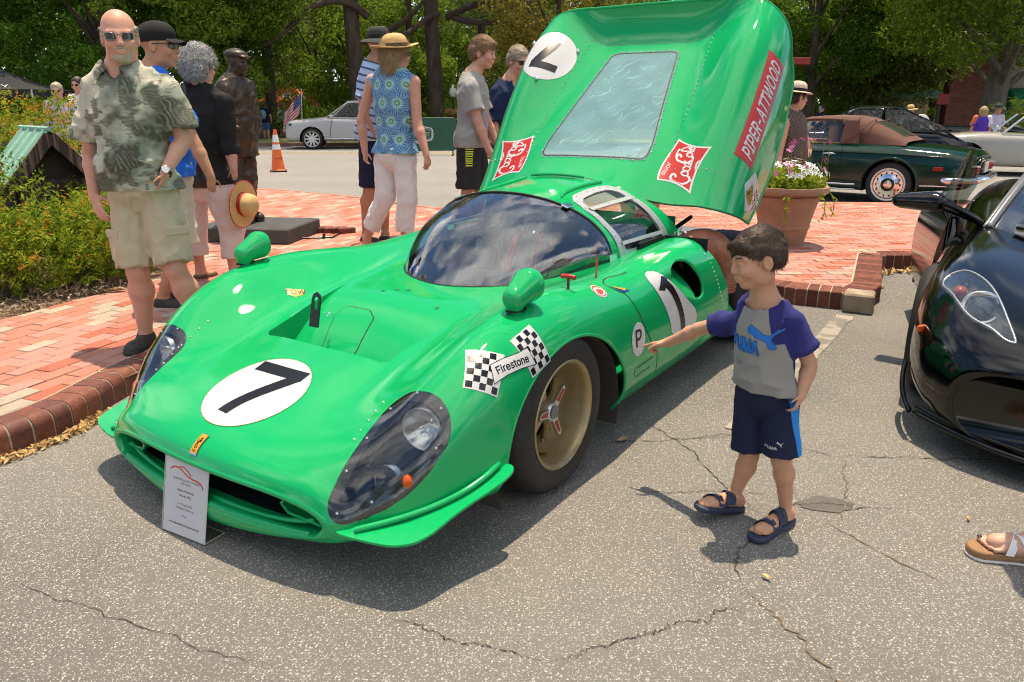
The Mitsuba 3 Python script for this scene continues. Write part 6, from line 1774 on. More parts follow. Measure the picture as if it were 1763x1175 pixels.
JO={
 'boy': {'head': (0.779, 2.330, 0.939), 'neck': (0.815, 2.340, 0.815), 'shR': (0.767, 2.420, 0.720), 'shL': (0.889, 2.280, 0.758), 'elR': (0.665, 2.540, 0.648), 'wrR': (0.581, 2.640, 0.566), 'haR': (0.491, 2.700, 0.529), 'elL': (0.971, 2.290, 0.602), 'wrL': (0.934, 2.240, 0.510), 'haL': (0.895, 2.200, 0.448), 'hipR': (0.823, 2.380, 0.439), 'hipL': (0.896, 2.300, 0.461), 'knR': (0.829, 2.360, 0.242), 'knL': (0.907, 2.270, 0.269), 'anR': (0.800, 2.390, 0.071), 'anL': (0.956, 2.300, 0.062), 'toR': (0.673, 2.330, 0.067), 'toL': (0.835, 2.210, 0.036)},
 'camo': {'head': (-1.97, 4.02, 1.73), 'neck': (-2.01, 4.06, 1.60), 'shR': (-2.14, 4.06, 1.50), 'shL': (-1.79, 4.06, 1.50), 'elR': (-2.26, 4.10, 1.17), 'wrR': (-2.23, 4.02, 0.95), 'haR': (-2.16, 3.94, 0.81), 'elL': (-1.73, 4.05, 1.24), 'wrL': (-1.79, 3.92, 1.08), 'haL': (-1.84, 3.92, 0.97), 'hipR': (-2.06, 4.05, 0.93), 'hipL': (-1.90, 4.05, 0.93), 'knR': (-2.04, 3.98, 0.55), 'knL': (-1.82, 3.95, 0.57), 'anR': (-2.07, 4.02, 0.17), 'anL': (-1.72, 3.98, 0.19), 'toR': (-2.07, 3.84, 0.13), 'toL': (-1.63, 3.85, 0.13)},
 'cap': {'head': (-2.19, 4.95, 1.76), 'neck': (-2.25, 4.95, 1.62), 'shR': (-2.10, 4.80, 1.49), 'shL': (-2.36, 5.10, 1.53), 'elR': (-1.97, 4.78, 1.18), 'wrR': (-1.89, 4.76, 0.99), 'haR': (-1.89, 4.74, 0.86), 'elL': (-2.43, 5.20, 1.20), 'wrL': (-2.38, 5.20, 0.97), 'haL': (-2.35, 5.20, 0.83), 'hipR': (-2.19, 4.88, 0.94), 'hipL': (-2.28, 5.02, 0.94), 'knR': (-2.18, 4.86, 0.50), 'knL': (-2.35, 5.06, 0.47), 'anR': (-2.36, 4.88, 0.18), 'anL': (-2.38, 5.10, 0.15), 'toR': (-2.23, 4.86, 0.12), 'toL': (-2.24, 5.10, 0.13)},
 'grey': {'head': (-2.23, 5.65, 1.67), 'neck': (-2.25, 5.66, 1.54), 'shL': (-2.46, 5.72, 1.46), 'shR': (-2.06, 5.60, 1.44), 'elL': (-2.57, 5.75, 1.11), 'wrL': (-2.45, 5.60, 0.89), 'haL': (-2.38, 5.50, 0.78), 'elR': (-2.05, 5.58, 1.11), 'wrR': (-2.03, 5.55, 0.97), 'haR': (-2.02, 5.54, 0.86), 'hipL': (-2.42, 5.70, 0.83), 'hipR': (-2.19, 5.62, 0.84), 'knL': (-2.44, 5.72, 0.51), 'knR': (-2.11, 5.60, 0.55), 'anL': (-2.45, 5.75, 0.20), 'anR': (-2.11, 5.55, 0.17), 'toL': (-2.40, 5.85, 0.12), 'toR': (-2.06, 5.65, 0.10)},
 'hat': {'head': (-0.99, 6.80, 1.83), 'neck': (-1.03, 6.82, 1.71), 'shL': (-1.23, 6.92, 1.63), 'shR': (-0.84, 6.74, 1.61), 'elL': (-1.35, 6.95, 1.29), 'wrL': (-1.33, 6.92, 1.02), 'haL': (-1.32, 6.90, 0.88), 'elR': (-0.82, 6.70, 1.27), 'wrR': (-0.74, 6.62, 1.01), 'haR': (-0.73, 6.58, 0.86), 'hipL': (-1.13, 6.86, 0.96), 'hipR': (-0.95, 6.76, 0.96), 'knL': (-1.15, 6.82, 0.63), 'knR': (-0.94, 6.74, 0.61), 'anL': (-1.36, 6.92, 0.23), 'anR': (-0.98, 6.76, 0.22), 'toL': (-1.49, 6.98, 0.13), 'toR': (-0.79, 6.80, 0.12)},
 'bucket': {'head': (-1.23, 7.45, 1.94), 'neck': (-1.29, 7.45, 1.81), 'shR': (-1.34, 7.35, 1.72), 'shL': (-1.27, 7.60, 1.72), 'elR': (-1.39, 7.30, 1.43), 'wrR': (-1.32, 7.28, 1.20), 'haR': (-1.26, 7.26, 1.08), 'elL': (-1.23, 7.65, 1.43), 'wrL': (-1.15, 7.62, 1.20), 'haL': (-1.10, 7.60, 1.08), 'hipR': (-1.36, 7.40, 1.16), 'hipL': (-1.30, 7.52, 1.15), 'knR': (-1.39, 7.38, 0.65), 'knL': (-1.26, 7.52, 0.65), 'anR': (-1.47, 7.46, 0.20), 'anL': (-1.29, 7.55, 0.18), 'toR': (-1.35, 7.42, 0.10), 'toL': (-1.11, 7.55, 0.10)},
 'young': {'head': (-0.25, 6.95, 1.85), 'neck': (-0.34, 6.95, 1.68), 'shR': (-0.35, 6.80, 1.57), 'shL': (-0.31, 7.08, 1.59), 'elR': (-0.30, 6.76, 1.29), 'wrR': (-0.20, 6.74, 1.03), 'haR': (-0.20, 6.73, 0.93), 'elL': (-0.23, 7.14, 1.29), 'wrL': (-0.13, 7.10, 1.05), 'haL': (-0.11, 7.10, 0.92), 'hipR': (-0.38, 6.88, 1.11), 'hipL': (-0.36, 7.04, 1.10), 'knR': (-0.40, 6.86, 0.67), 'knL': (-0.30, 7.02, 0.66), 'anR': (-0.45, 6.90, 0.19), 'anL': (-0.35, 7.06, 0.19), 'toR': (-0.27, 6.86, 0.14), 'toL': (-0.16, 7.02, 0.13)},
 'navy': {'head': (0.06, 7.30, 1.80), 'neck': (-0.01, 7.32, 1.65), 'shR': (-0.13, 7.28, 1.54), 'shL': (0.17, 7.42, 1.55), 'elR': (-0.16, 7.22, 1.21), 'wrR': (-0.07, 7.12, 0.97), 'haR': (-0.03, 7.08, 0.85), 'elL': (0.25, 7.50, 1.21), 'wrL': (0.24, 7.40, 0.99), 'haL': (0.24, 7.35, 0.87), 'hipR': (-0.04, 7.32, 1.06), 'hipL': (0.10, 7.40, 1.06), 'knR': (-0.04, 7.28, 0.66), 'knL': (0.12, 7.36, 0.65), 'anR': (-0.05, 7.32, 0.18), 'anL': (0.14, 7.40, 0.18), 'toR': (0.00, 7.14, 0.12), 'toL': (0.21, 7.22, 0.13)},
 'cover': {'head': (2.90, 7.95, 1.50), 'neck': (2.88, 7.97, 1.38), 'shR': (2.77, 7.86, 1.25), 'shL': (3.01, 8.12, 1.26), 'elR': (2.72, 7.82, 0.94), 'wrR': (2.72, 7.80, 0.65), 'haR': (2.74, 7.80, 0.52), 'elL': (3.15, 8.15, 0.95), 'wrL': (3.04, 7.98, 0.90), 'haL': (2.99, 7.92, 0.88), 'hipR': (2.86, 7.92, 0.80), 'hipL': (2.99, 8.05, 0.79), 'knR': (2.90, 7.90, 0.47), 'knL': (3.04, 8.03, 0.46), 'anR': (2.94, 7.92, 0.15), 'anL': (3.10, 8.05, 0.14), 'toR': (3.11, 7.90, 0.09), 'toL': (3.25, 8.03, 0.09)},
 'statue': {'head': (-2.69, 7.75, 1.82), 'neck': (-2.73, 7.75, 1.69), 'shR': (-2.80, 7.62, 1.58), 'shL': (-2.67, 7.90, 1.60), 'elR': (-2.82, 7.56, 1.28), 'wrR': (-2.66, 7.50, 1.21), 'haR': (-2.59, 7.52, 1.20), 'elL': (-2.65, 7.95, 1.29), 'wrL': (-2.66, 7.82, 1.14), 'haL': (-2.68, 7.80, 1.09), 'hipR': (-2.80, 7.70, 1.07), 'hipL': (-2.74, 7.82, 1.07), 'knR': (-2.82, 7.68, 0.70), 'knL': (-2.74, 7.82, 0.70), 'anR': (-2.83, 7.70, 0.36), 'anL': (-2.76, 7.84, 0.38), 'toR': (-2.67, 7.62, 0.30), 'toL': (-2.62, 7.78, 0.31)},
}
# ------------------------------------------------------------------ the other cars (x to the tail, y to the car's right, z up)
def place_car(x, y, ang):
 return trans(x, y, 0)@rotz(ang)
def loft_body(ST, nu=150, ns=70, bow=None, keep=2):
 us=np.array([s[0] for s in ST]); pts=np.array([s[1] for s in ST], float)
 sp=np.r_[0, np.cumsum(np.linalg.norm(np.diff(pts, axis=1), axis=2).mean(0))]; sp /= sp[-1]
 u=np.linspace(us[0], us[-1], nu); s=np.linspace(0, 1, ns)
 q=PchipInterpolator(us, pts, axis=0)(u)
 ext=np.concatenate([q[:, keep:0:-1]*[-1, 1], q], 1)
 P=PchipInterpolator(np.r_[-sp[keep:0:-1], sp], ext, axis=1)(s)*.35+CubicSpline(np.r_[-sp[keep:0:-1], sp], ext, axis=1)(s)*.65
 P[:, 0, 0]=0; P[:,-1, 0]=0
 x=u[:, None]+(bow(P[..., 0], u[:, None]) if bow else 0*P[..., 0])
 H=np.stack([x, P[..., 0], P[..., 1]],-1)
 cap0=sheet(np.stack([H[0], H[0]*[1, 0, 1]])); cap1=sheet(np.stack([H[-1]*[1, 0, 1], H[-1]]))
 half=cat(flip(sheet(H)), cap0, cap1)
 m=cat(half, mirror_y(half))
 u_, i_=np.unique(np.round(m[0], 5), axis=0, return_inverse=True)
 f=i_.ravel()[m[1]]
 f=f[(f[:, 0]!=f[:, 1])&(f[:, 1]!=f[:, 2])&(f[:, 0]!=f[:, 2])]
 return u_, f
def cut_arches(m, xs, z, r, ymin):
 for x in xs:
  m=clip(m, lambda v: np.where(np.abs(v[:, 1])>ymin, np.hypot(v[:, 0]-x, v[:, 2]-z)-r, 1.0))
 return m
def road_wheel(parent, M, x, y, side, R, rim, w, style, tyre_more=None):
 L=np.eye(4); L[:3, :3]=np.column_stack([[1, 0, 0], [0, 0, 1], [0, side, 0]]); L[:3, 3]=(x, y, R)
 A=M@L
 h=w/2
 k=emit('tyre', tr(lathe([(rim, h-.02), (rim*1.06, h), ((rim+R)/2, h+.008), (R-.015, h-.012), (R, h-.05), (R,-h), (rim,-h)], 48), A), RUBBER, parent, smooth=45)
 if style=='star':                                 # whitewall, chrome cap, painted ring, three-pointed star
  emit('whitewall', tr(lathe([(rim*1.10, h+.004), (rim*1.24, h+.0095)], 48), A), mat('whitewall', (.62, .60, .54), .6), k, smooth=True)
  c=emit('hub_cap', tr(lathe([(rim*1.06, h-.006), (rim*1.04, h+.008), (rim*.90, h-.004), (rim*.80, h+.002), (rim*.60, h+.012), (rim*.52, h+.022), (.001, h+.028)], 48), A), CHROME, k, smooth=True)
  emit('cap_ring', tr(lathe([(rim*.50, h+.0245), (rim*.30, h+.0285)], 40), A), 'mat_merc_green', c, smooth=True)
  emit('cap_slots', tr(cat(*[at(box(.020, .034, .004), rim*.86*math.cos(t), rim*.86*math.sin(t), h+.000) for t in np.arange(14)*2*math.pi/14]), A), BLACKP, c, kind='stuff')
  emit('cap_star', tr(cat(*[tr(prism(Polygon([(-.006, 0), (0, .045), (.006, 0)]), .002, h+.030), rotz(t)) for t in (0, 2.094, 4.189)]), A), CHROME, c)
  return
 emit('rim', tr(lathe([(rim*1.04, h-.012), (rim*1.04, h-.002), (rim*.97, h-.006), (rim*.90, h-.05), (rim*.86,-h+.03)], 48), A), ALLOY, k, smooth=45)
 n=style
 sp=[tr(prism(Polygon([(.03,-.030), (rim*.92,-.026), (rim*.92, .026), (.03, .030)]), .022, h-.035), rotz(i*2*math.pi/n)) for i in range(n)]
 emit('spokes', tr(cat(*sp, at(lathe([(.065,-.03), (.06,-.002), (.001, .002)], 24), 0, 0, h-.01)), A), ALLOY, k, smooth=30)
 emit('brake_disc', tr(lathe([(rim*.8, h-.09), (.01, h-.09)], 30), A), mat('brake_dark', (.03, .028, .025), .5), k)
def ring_glass(M, parent, name, pts, m, lift=.002, rim=None, rw=.012):
 """a flat pane from a loop of corner points (car frame), with a trim round it"""
 P=np.array(pts, float)
 c=P.mean(0)
 v=np.vstack([c, P]); n=len(P)
 f=np.array([[0, i+1, (i+1)%n+1] for i in range(n)])
 k=emit(name, (xf(v, M), f), m, parent, smooth=False)
 if rim:
  emit('trim', tr(tube(np.vstack([P, P[:1]]), rw, 6, caps=False), M), rim, k, smooth=True)
 return k
scene['mat_car_glass']={'type': 'thindielectric', 'int_ior': 1.30, 'specular_transmittance': rgb(.30, .35, .33)}
scene['mat_car_glass_clear']={'type': 'thindielectric', 'int_ior': 1.5, 'specular_transmittance': rgb(.78, .82, .80)}
LAMP_R=paint('lamp_red', (.42, .012, .010), .05)
LAMP_A=paint('lamp_amber', (.75, .20, .015), .05)
CABIN_D=mat('cabin_dark', (.018, .017, .016), .8)
# ---- black sports car on the right
BK=thing('sports_car', 'glossy black low sports car at the right edge with its door open', 'car')
BM=place_car(2.88, 3.17, math.atan2(.829, .559))
BLK=paint('gloss_black', (.0045, .0045, .005), .012)
ST=[(-1.02, [(0, .40), (.25, .40), (.40, .398), (.52, .392), (.60, .380), (.66, .355), (.69, .30), (.68, .20), (.60, .130), (0, .12)]),
      (-.97, [(0, .47), (.28, .47), (.45, .468), (.58, .46), (.68, .445), (.74, .405), (.77, .32), (.76, .19), (.67, .12), (0, .11)]),
      (-.82, [(0, .545), (.30, .547), (.48, .55), (.62, .555), (.74, .545), (.82, .49), (.86, .37), (.845, .20), (.74, .11), (0, .11)]),
      (-.50, [(0, .615), (.30, .62), (.48, .632), (.63, .66), (.765, .665), (.87, .60), (.925, .43), (.91, .22), (.80, .12), (0, .12)]),
      (-.10, [(0, .675), (.30, .68), (.48, .695), (.63, .725), (.775, .732), (.885, .665), (.95, .46), (.935, .22), (.82, .12), (0, .12)]),
      (.35, [(0, .725), (.30, .73), (.48, .742), (.63, .762), (.775, .760), (.885, .695), (.95, .47), (.935, .22), (.82, .12), (0, .12)]),
      (.90, [(0, .76), (.30, .765), (.48, .775), (.63, .79), (.77, .780), (.88, .715), (.945, .48), (.93, .22), (.82, .12), (0, .12)]),
      (2.0, [(0, .80), (.30, .805), (.48, .815), (.65, .835), (.80, .825), (.91, .75), (.96, .50), (.94, .24), (.82, .13), (0, .13)]),
      (3.4, [(0, .84), (.30, .84), (.48, .84), (.65, .835), (.80, .80), (.88, .72), (.90, .50), (.88, .30), (.78, .22), (0, .22)])]
bbow=lambda y, u: .13*(np.minimum(y, .8)/.7)**2.2*np.clip((.2-u)/1.2, 0, 1)
bb=loft_body(ST, 190, 90, bbow)
bb=cut_arches(bb, (0, 2.60), .30, .36, .62)
HLP=spline_poly(np.array([(-.318, .825), (-.305, .770), (-.345, .715), (-.454, .646), (-.607, .591), (-.79, .535), (-.835, .53), (-.825, .56), (-.768, .615), (-.715, .68), (-.614, .75), (-.486, .808), (-.37, .845)]), 120)
hf=lambda v: np.where((v[:, 2]>.42), poly_sd(HLP, np.c_[v[:, 0], np.abs(v[:, 1])]),-1.0)
INT=Polygon([(-.985, .10), (-.985, .50), (-.5, .58), (-.5, .10)])
intake=rounded(Polygon([(.16, .16), (.20, .33), (.42, .345), (.60, .30), (.63, .235), (.56, .165)]), .035)
inf=lambda v: np.where(v[:, 0]<-.6, poly_sd(intake, np.c_[np.abs(v[:, 1]), v[:, 2]]),-1.0)
WSB=Polygon([(.25, 0), (.28, .25), (.36, .47), (.50, .64), (.62, .715), (2.2, .70), (2.2,-.70), (.62,-.715), (.50,-.64), (.36,-.47), (.28,-.25)])
wf=lambda v: np.where(v[:, 2]>.55, poly_sd(WSB, v[:, :2]),-1.0)
hl_patch=clip(bb, hf)
for fn in (hf, inf, wf): bb=clip(bb, lambda v:-fn(v))
emit('body', tr(bb, BM), BLK, BK, smooth=45)
for s in (1,-1):
 hp=clip(hl_patch, lambda v: v[:, 1]*s)
 k=emit('headlight', tr(hp, BM), 'mat_car_glass_clear', BK, smooth=True)
 nn=meshkit.arrays(hp, True)[2]; nn=nn*np.sign(nn[:, 2:3]+1e-6)
 dd=np.clip(poly_sd(HLP, np.c_[hp[0][:, 0], np.abs(hp[0][:, 1])])/.03, 0, 1)
 emit('lamp_housing', tr((hp[0]-nn*(.004+.075*dd[:, None]), hp[1]), BM), mat('housing_silver', (.16, .17, .185), .3, metallic=.4), k, smooth=True)
 e=np.array([HLP.exterior.interpolate(t, normalized=True).coords[0] for t in np.linspace(0, 1, 90)])
 fz=LinearNDInterpolator(np.c_[hp[0][:, 0], np.abs(hp[0][:, 1])], hp[0][:, 2])
 inn=np.array([HLP.buffer(-.006).exterior.interpolate(t, normalized=True).coords[0] for t in np.linspace(0, 1, 90)])
 z=fz(inn); ok=~np.isnan(z)
 emit('chrome_edge', tr(tube(np.c_[inn[ok, 0], s*inn[ok, 1], z[ok]+.001], .0055, 6), BM), mat('edge_silver', (.45, .46, .48), .3, metallic=.8), k, smooth=True)
 c=np.array([-.565, s*.672, .585])
 Ml=frame(c, np.cross([0, 0, 1], [-.85, 0, .5]), [.5, 0, .85])
 if Ml[0, 2]>0: Ml[:3, :2]=-Ml[:3, :2]@np.array([[1, 0], [0,-1]]); Ml[:3, 2]*=-1
 emit('projector', tr(lathe([(.075,-.03), (.078, .0), (.070, .006), (.056,-.006), (.054,-.02)], 36), BM@Ml), CHROME, k, smooth=True)
 emit('projector_lens', tr(at(ball(.052, .052, .022, 3), 0, 0,-.012), BM@Ml), mat('lens_dark', (.03, .045, .07), .05, .9), k, smooth=True)
 emit('turn_bulb', tr(at(ball(.035, .03, .03, 2),-.42, s*.765, .610), BM), mat('bulb_red', (.45, .10, .07), .2), k, smooth=True)
 # bumper opening with its mesh, splitter
 y0=np.linspace(.16, .62, 20)
 emit('intake_box', tr(cat(at(box(.02, .55, .24),-.72, s*.40, .25)), BM), CABIN_D, BK)
 net=[at(tr(box(.004, .004, .22), rotx(a)),-.80, s*y, .25) for y in np.linspace(.14, .64, 26) for a in (.6,-.6)]
 emit('intake_mesh', tr(cat(*net), BM), mat('net_black', (.012, .012, .012), .5), BK, kind='stuff')
 yy=np.linspace(0, .84, 22)
 sx=-1.05+.30*(yy/.84)**2.6
 for dz, r_, dx in ((.105, .016, 0), (.135, .010, .012)):
  emit('splitter', tr(tube(np.c_[sx+dx, s*yy, 0*yy+dz+.02*(yy/.84)**3], r_, 8), BM), BLK, BK, smooth=True)
 emit('splitter_fin', tr(tube([(-.75, s*.86, .13), (-.55, s*.92, .17), (-.40, s*.935, .24)], .012, 8, n=14), BM), BLK, BK, smooth=True)
 emit('side_marker', tr(at(tr(box(.075, .012, .030, .004), rotz(-s*.55)),-.600, s*.872, .47), BM), mat('marker_orange', (.70, .10, .02), .25), BK)
 for x in (0, 2.6): road_wheel(BK, BM, x, s*.83, s, .325, .235, .24, 5)
 q=np.array([[(x+.35*math.cos(t), s*y, .30+.35*math.sin(t)) for t in np.linspace(-.3, 3.44, 24)] for x in (0,) for y in (.55, .92)])
 emit('arch_liner', tr(sheet(q), BM), CABIN_D, BK, smooth=True)
# windscreen, frame, roof, wipers
sarr=np.linspace(-1, 1, 61)
wb=np.c_[.25+.34*np.abs(sarr)**2.4, .715*sarr, .728+.045*np.abs(sarr)**2]
wt=np.c_[1.08+.10*np.abs(sarr)**2, .545*sarr, 1.12-.045*np.abs(sarr)**2.5]
tt=np.linspace(0, 1, 24)[None, :, None]
wm=(wb+wt)/2+np.array([-.03, 0, .05])*(1-.3*np.abs(sarr[:, None]))
WS2=wb[:, None]*(1-tt)**2+wm[:, None]*2*tt*(1-tt)+wt[:, None]*tt**2
scene['mat_black_car_glass']={'type': 'thindielectric', 'int_ior': 2.1, 'specular_transmittance': rgb(.45, .55, .52)}
emit('windscreen', tr(sheet(WS2), BM), 'mat_black_car_glass', BK, smooth=True)
for j in (0,-1):
 emit('windscreen_pillar', tr(cat(tube(WS2[j]+[0, .012*(1 if j else-1), .004], .020, 8), tube(WS2[j]+[.02, .03*(1 if j else-1),-.004], .016, 8)), BM), mat('pillar_grey', (.22, .22, .22), .25, metallic=.5), BK, smooth=True)
emit('windscreen_trim', tr(cat(tube(WS2[:, 0], .010, 6), tube(WS2[:,-1], .016, 8)), BM), BLACKP, BK, smooth=True)
rf=np.array([[(1.08+x+.10*abs(s)**2*(1-x), .545*s*(1+.06*x), 1.12-.045*abs(s)**2.5-.10*x**2) for s in sarr] for x in np.linspace(0, 1.1, 12)])
emit('roof', tr(sheet(rf), BM), BLK, BK, smooth=True)
for a, b in (((.52, .60), (.23,-.10)), ((.44, .52), (.24,-.45))):
 emit('wiper', tr(tube([(a[0], a[1], .795), ((a[0]+b[0])/2-.03, (a[1]+b[1])/2, .790), (b[0]+.03, b[1], .775)], .009, 6, n=12), BM), BLACKP, BK, smooth=True)
emit('cabin', tr(cat(at(box(1.3, 1.2, .03), 1.5, 0, .60), at(box(.25, 1.1, .05, .02), .72, 0, .70),*[at(box(.16, .42, .44, .06), 1.55, y, .80) for y in (.3,-.3)]), BM), mat('cabin_tan', (.09, .07, .05), .7), BK)
for (y0, y1) in ((.30, .40), (-.40,-.30)):
 emit('bonnet_vent', tr(tube([(.02, y0, .700), (.22, (y0+y1)/2, .728), (.42, y1, .752)], [.006, .012, .006], 6, n=14), BM), CABIN_D, BK, smooth=True)
# mirror on twin stalks
S=Soft((.40, .74, .74), (.82, 1.28, 1.02), .008)
S.bone((.56, 1.02, .90), (.60, 1.17, .895), .056, .046, .03).bone((.53, .98, .905), (.54, 1.18, .90), .044, .038, .03)
S.half((.645, 0, 0), (-1, 0, 0))
k=emit('door_mirror', tr(S.mesh(2), BM), BLK, BK, smooth=True)
emit('mirror_arm', tr(tube([(.66, .76, .78), (.60, .88, .86), (.58, 1.00, .90)], [.022, .018, .02], 8, n=14), BM), BLK, k, smooth=True)
emit('mirror_arm', tr(tube([(.74, .78, .78), (.66, .90, .835), (.61, 1.02, .875)], [.016, .013, .014], 8, n=14), BM), BLK, k, smooth=True)
# the open door: skin, inner panel with its speaker, glass
ddir=np.array([math.cos(.20), math.sin(.20), 0]); dn=np.array([-ddir[1], ddir[0], 0])
hinge=np.array([.62, .90, 0])
D=lambda u, z, o=0.0: hinge+ddir*u+dn*o+np.array([0, 0, z])
dk=emit('open_door', tr(sheet(np.array([[D(u, z, .05*math.sin(math.pi*(z-.2)/.62)+.02) for z in np.linspace(.20, .80, 12)] for u in np.linspace(0, 1.15, 20)])), BM), BLK, BK, smooth=True)
emit('door_inner', tr(sheet(np.array([[D(u, z,-.05) for z in (.22, .50, .78)] for u in np.linspace(0.02, 1.12, 12)])), BM), mat('door_trim', (.05, .05, .03), .4), dk, smooth=True)
emit('door_edge', tr(tube([D(0, .2), D(0, .80), D(.5, .83), D(1.15, .80), D(1.15, .2)], .03, 8), BM), BLK, dk, smooth=True)
emit('door_glass', tr(sheet(np.array([[D(.10+(.98-.25*z)*u+.12*z, .80+.36*z*(1-.5*(2*u-1)**2),-.02-.10*z) for u in np.linspace(0, 1, 12)] for z in np.linspace(0, 1, 6)])), BM), 'mat_car_glass', dk, smooth=True)
fanM=np.eye(4); fanM[:3, :3]=np.column_stack([ddir, [0, 0, 1],-dn]); fanM[:3, 3]=D(.34, .66,-.06)
emit('door_speaker', tr(cat(lathe([(.17, 0), (.165, .02), (.14, .012)], 32),*[at(box(.30*math.cos(math.asin(min(1, abs(i)/9))), .006, .008), 0, i*.017, .008) for i in range(-8, 9)]), BM@fanM), BLACKP, dk, smooth=30)
# ---- dark green convertible with a brown soft top
MK=thing('convertible_car', 'dark green classic convertible with a brown fabric roof and white wall tyres', 'car')
MM=place_car(4.16, 13.26, math.atan2(-.62, .78))
MG_=paint('merc_green', (.004, .055, .036), .02)
MST=[(-.85, [(0, .62), (.3, .62), (.55, .62), (.66, .61), (.74, .58), (.78, .50), (.78, .40), (.76, .28), (.60, .24), (0, .24)]),
       (-.70, [(0, .80), (.3, .80), (.52, .80), (.66, .79), (.75, .74), (.80, .62), (.81, .45), (.79, .26), (.62, .22), (0, .22)]),
       (-.2, [(0, .88), (.3, .88), (.50, .86), (.66, .855), (.77, .82), (.84, .68), (.855, .50), (.83, .25), (.64, .21), (0, .21)]),
       (.6, [(0, .91), (.3, .91), (.50, .90), (.66, .88), (.78, .84), (.85, .70), (.87, .50), (.84, .25), (.66, .21), (0, .21)]),
       (1.5, [(0, .90), (.3, .90), (.52, .895), (.68, .88), (.79, .835), (.86, .70), (.875, .50), (.85, .25), (.66, .21), (0, .21)]),
       (2.3, [(0, .90), (.3, .895), (.52, .885), (.67, .875), (.78, .825), (.855, .69), (.87, .50), (.845, .26), (.66, .22), (0, .22)]),
       (3.0, [(0, .86), (.3, .857), (.52, .845), (.65, .835), (.76, .79), (.83, .67), (.845, .50), (.82, .30), (.64, .26), (0, .26)]),
       (3.38, [(0, .80), (.3, .80), (.52, .79), (.63, .78), (.73, .74), (.795, .64), (.81, .50), (.78, .34), (.62, .31), (0, .31)]),
       (3.45, [(0, .74), (.3, .74), (.52, .735), (.60, .73), (.68, .70), (.74, .61), (.76, .50), (.74, .40), (.60, .37), (0, .37)])]
mb=cut_arches(loft_body(MST, 170, 70), (0, 2.40), .32, .375, .55)
MCAB=Polygon([(.62,-.60), (.62, .60), (1.86, .62), (1.86,-.62)])
mb=clip(mb, lambda v:-np.where(v[:, 2]>.6, poly_sd(MCAB, v[:, :2]),-1.0))
emit('body', tr(mb, MM), MG_, MK, smooth=40)
for s in (1,-1):
 for x in (0, 2.40):
  road_wheel(MK, MM, x, s*.74, s, .325, .19, .17, 'star')
  a=np.linspace(-.2, math.pi+.2, 40)
  emit('arch_flare', tr(tube(np.c_[x+.385*np.cos(a), s*(.862-.02*np.cos(a)**2)+0*a, .32+.385*np.sin(a)], .020, 8), MM), MG_, MK, smooth=True)
  q=np.array([[(x+.37*math.cos(t), s*y, .32+.37*math.sin(t)) for t in np.linspace(-.3, 3.44, 20)] for y in (.50, .85)])
  emit('arch_liner', tr(sheet(q), MM), CABIN_D, MK, smooth=True)
 strip=[(.46, .872, .305), (1.2, .876, .300), (1.95, .872, .305)]
 emit('sill_trim', tr(tube([(x, s*y, z) for x, y, z in strip], .016, 6), MM), CHROME, MK, smooth=True)
 emit('sill_trim', tr(tube([(x, s*(y-.01), z-.075) for x, y, z in strip], .013, 6), MM), CHROME, MK, smooth=True)
 emit('rear_trim', tr(tube([(2.82, s*.850, .33), (3.36, s*.800, .345)], .011, 6), MM), CHROME, MK, smooth=True)
 emit('waist_crease', tr(tube([(-.5, s*.80, .735), (.6, s*.838, .765), (1.5, s*.848, .770), (2.4, s*.842, .760), (3.2, s*.79, .725)], .008, 6, n=40), MM), MG_, MK, smooth=True)
 emit('door_gap', tr(cat(tube([(1.70, s*.84, .83), (1.70, s*.884, .55), (1.68, s*.862, .30)], .004, 5, n=14)), MM), CABIN_D, MK, smooth=True)
 emit('door_handle', tr(tube([(1.44, s*.885, .74), (1.48, s*.905, .745), (1.60, s*.905, .745), (1.62, s*.885, .74)], .011, 8, n=12), MM), CHROME, MK, smooth=True)
 emit('side_marker', tr(at(box(.13, .012, .055, .004), 3.02, s*.842, .575), MM), LAMP_R, MK)
 t=emit('tail_lamp', tr(at(tr(box(.10, .22, .10, .02), rotz(-s*.5)), 3.42, s*.62, .56), MM), LAMP_R, MK)
 emit('tail_turn', tr(at(tr(box(.10, .12, .10, .02), rotz(-s*.7)), 3.375, s*.735, .56), MM), LAMP_A, t)
 emit('lamp_bezel', tr(at(tr(box(.11, .26, .025, .006), rotz(-s*.55)), 3.41, s*.665, .625), MM), CHROME, t)
 emit('head_lamp', tr(at(ball(.05, .10, .15, 3),-.80, s*.66, .62), MM), 'mat_car_glass_clear', MK, smooth=True)
emit('rear_bumper', tr(tube([(3.10,-.86, .42), (3.40,-.82, .43), (3.54,-.55, .44), (3.56, 0, .44), (3.54, .55, .44), (3.40, .82, .43), (3.10, .86, .42)], .052, 10, n=40), MM), CHROME, MK, smooth=True)
emit('front_bumper', tr(tube([(-.6,-.85, .44), (-.92,-.72, .44), (-1.0, 0, .44), (-.92, .72, .44), (-.6, .85, .44)], .05, 10, n=30), MM), CHROME, MK, smooth=True)
emit('number_plate', tr(at(box(.02, .34, .15, .004), 3.50, 0, .58), MM), mat('plate', (.45, .44, .42), .4), MK)
emit('boot_panel', tr(at(tr(box(.02, .9, .10), roty(.25)), 3.475, 0, .66), MM), MG_, MK)
emit('boot_badge', tr(cat(*[tr(prism(Polygon([(-.008, 0), (0, .05), (.008, 0)]), .006), M_) for M_ in [trans(3.455, 0, .70)@roty(math.pi/2-.3)@rotz(t+math.pi/2) for t in (0, 2.094, 4.189)]]), MM), CHROME, MK)
TOPC=cloth('soft_top', (.085, .042, .030), (.125, .066, .048), weave=120)
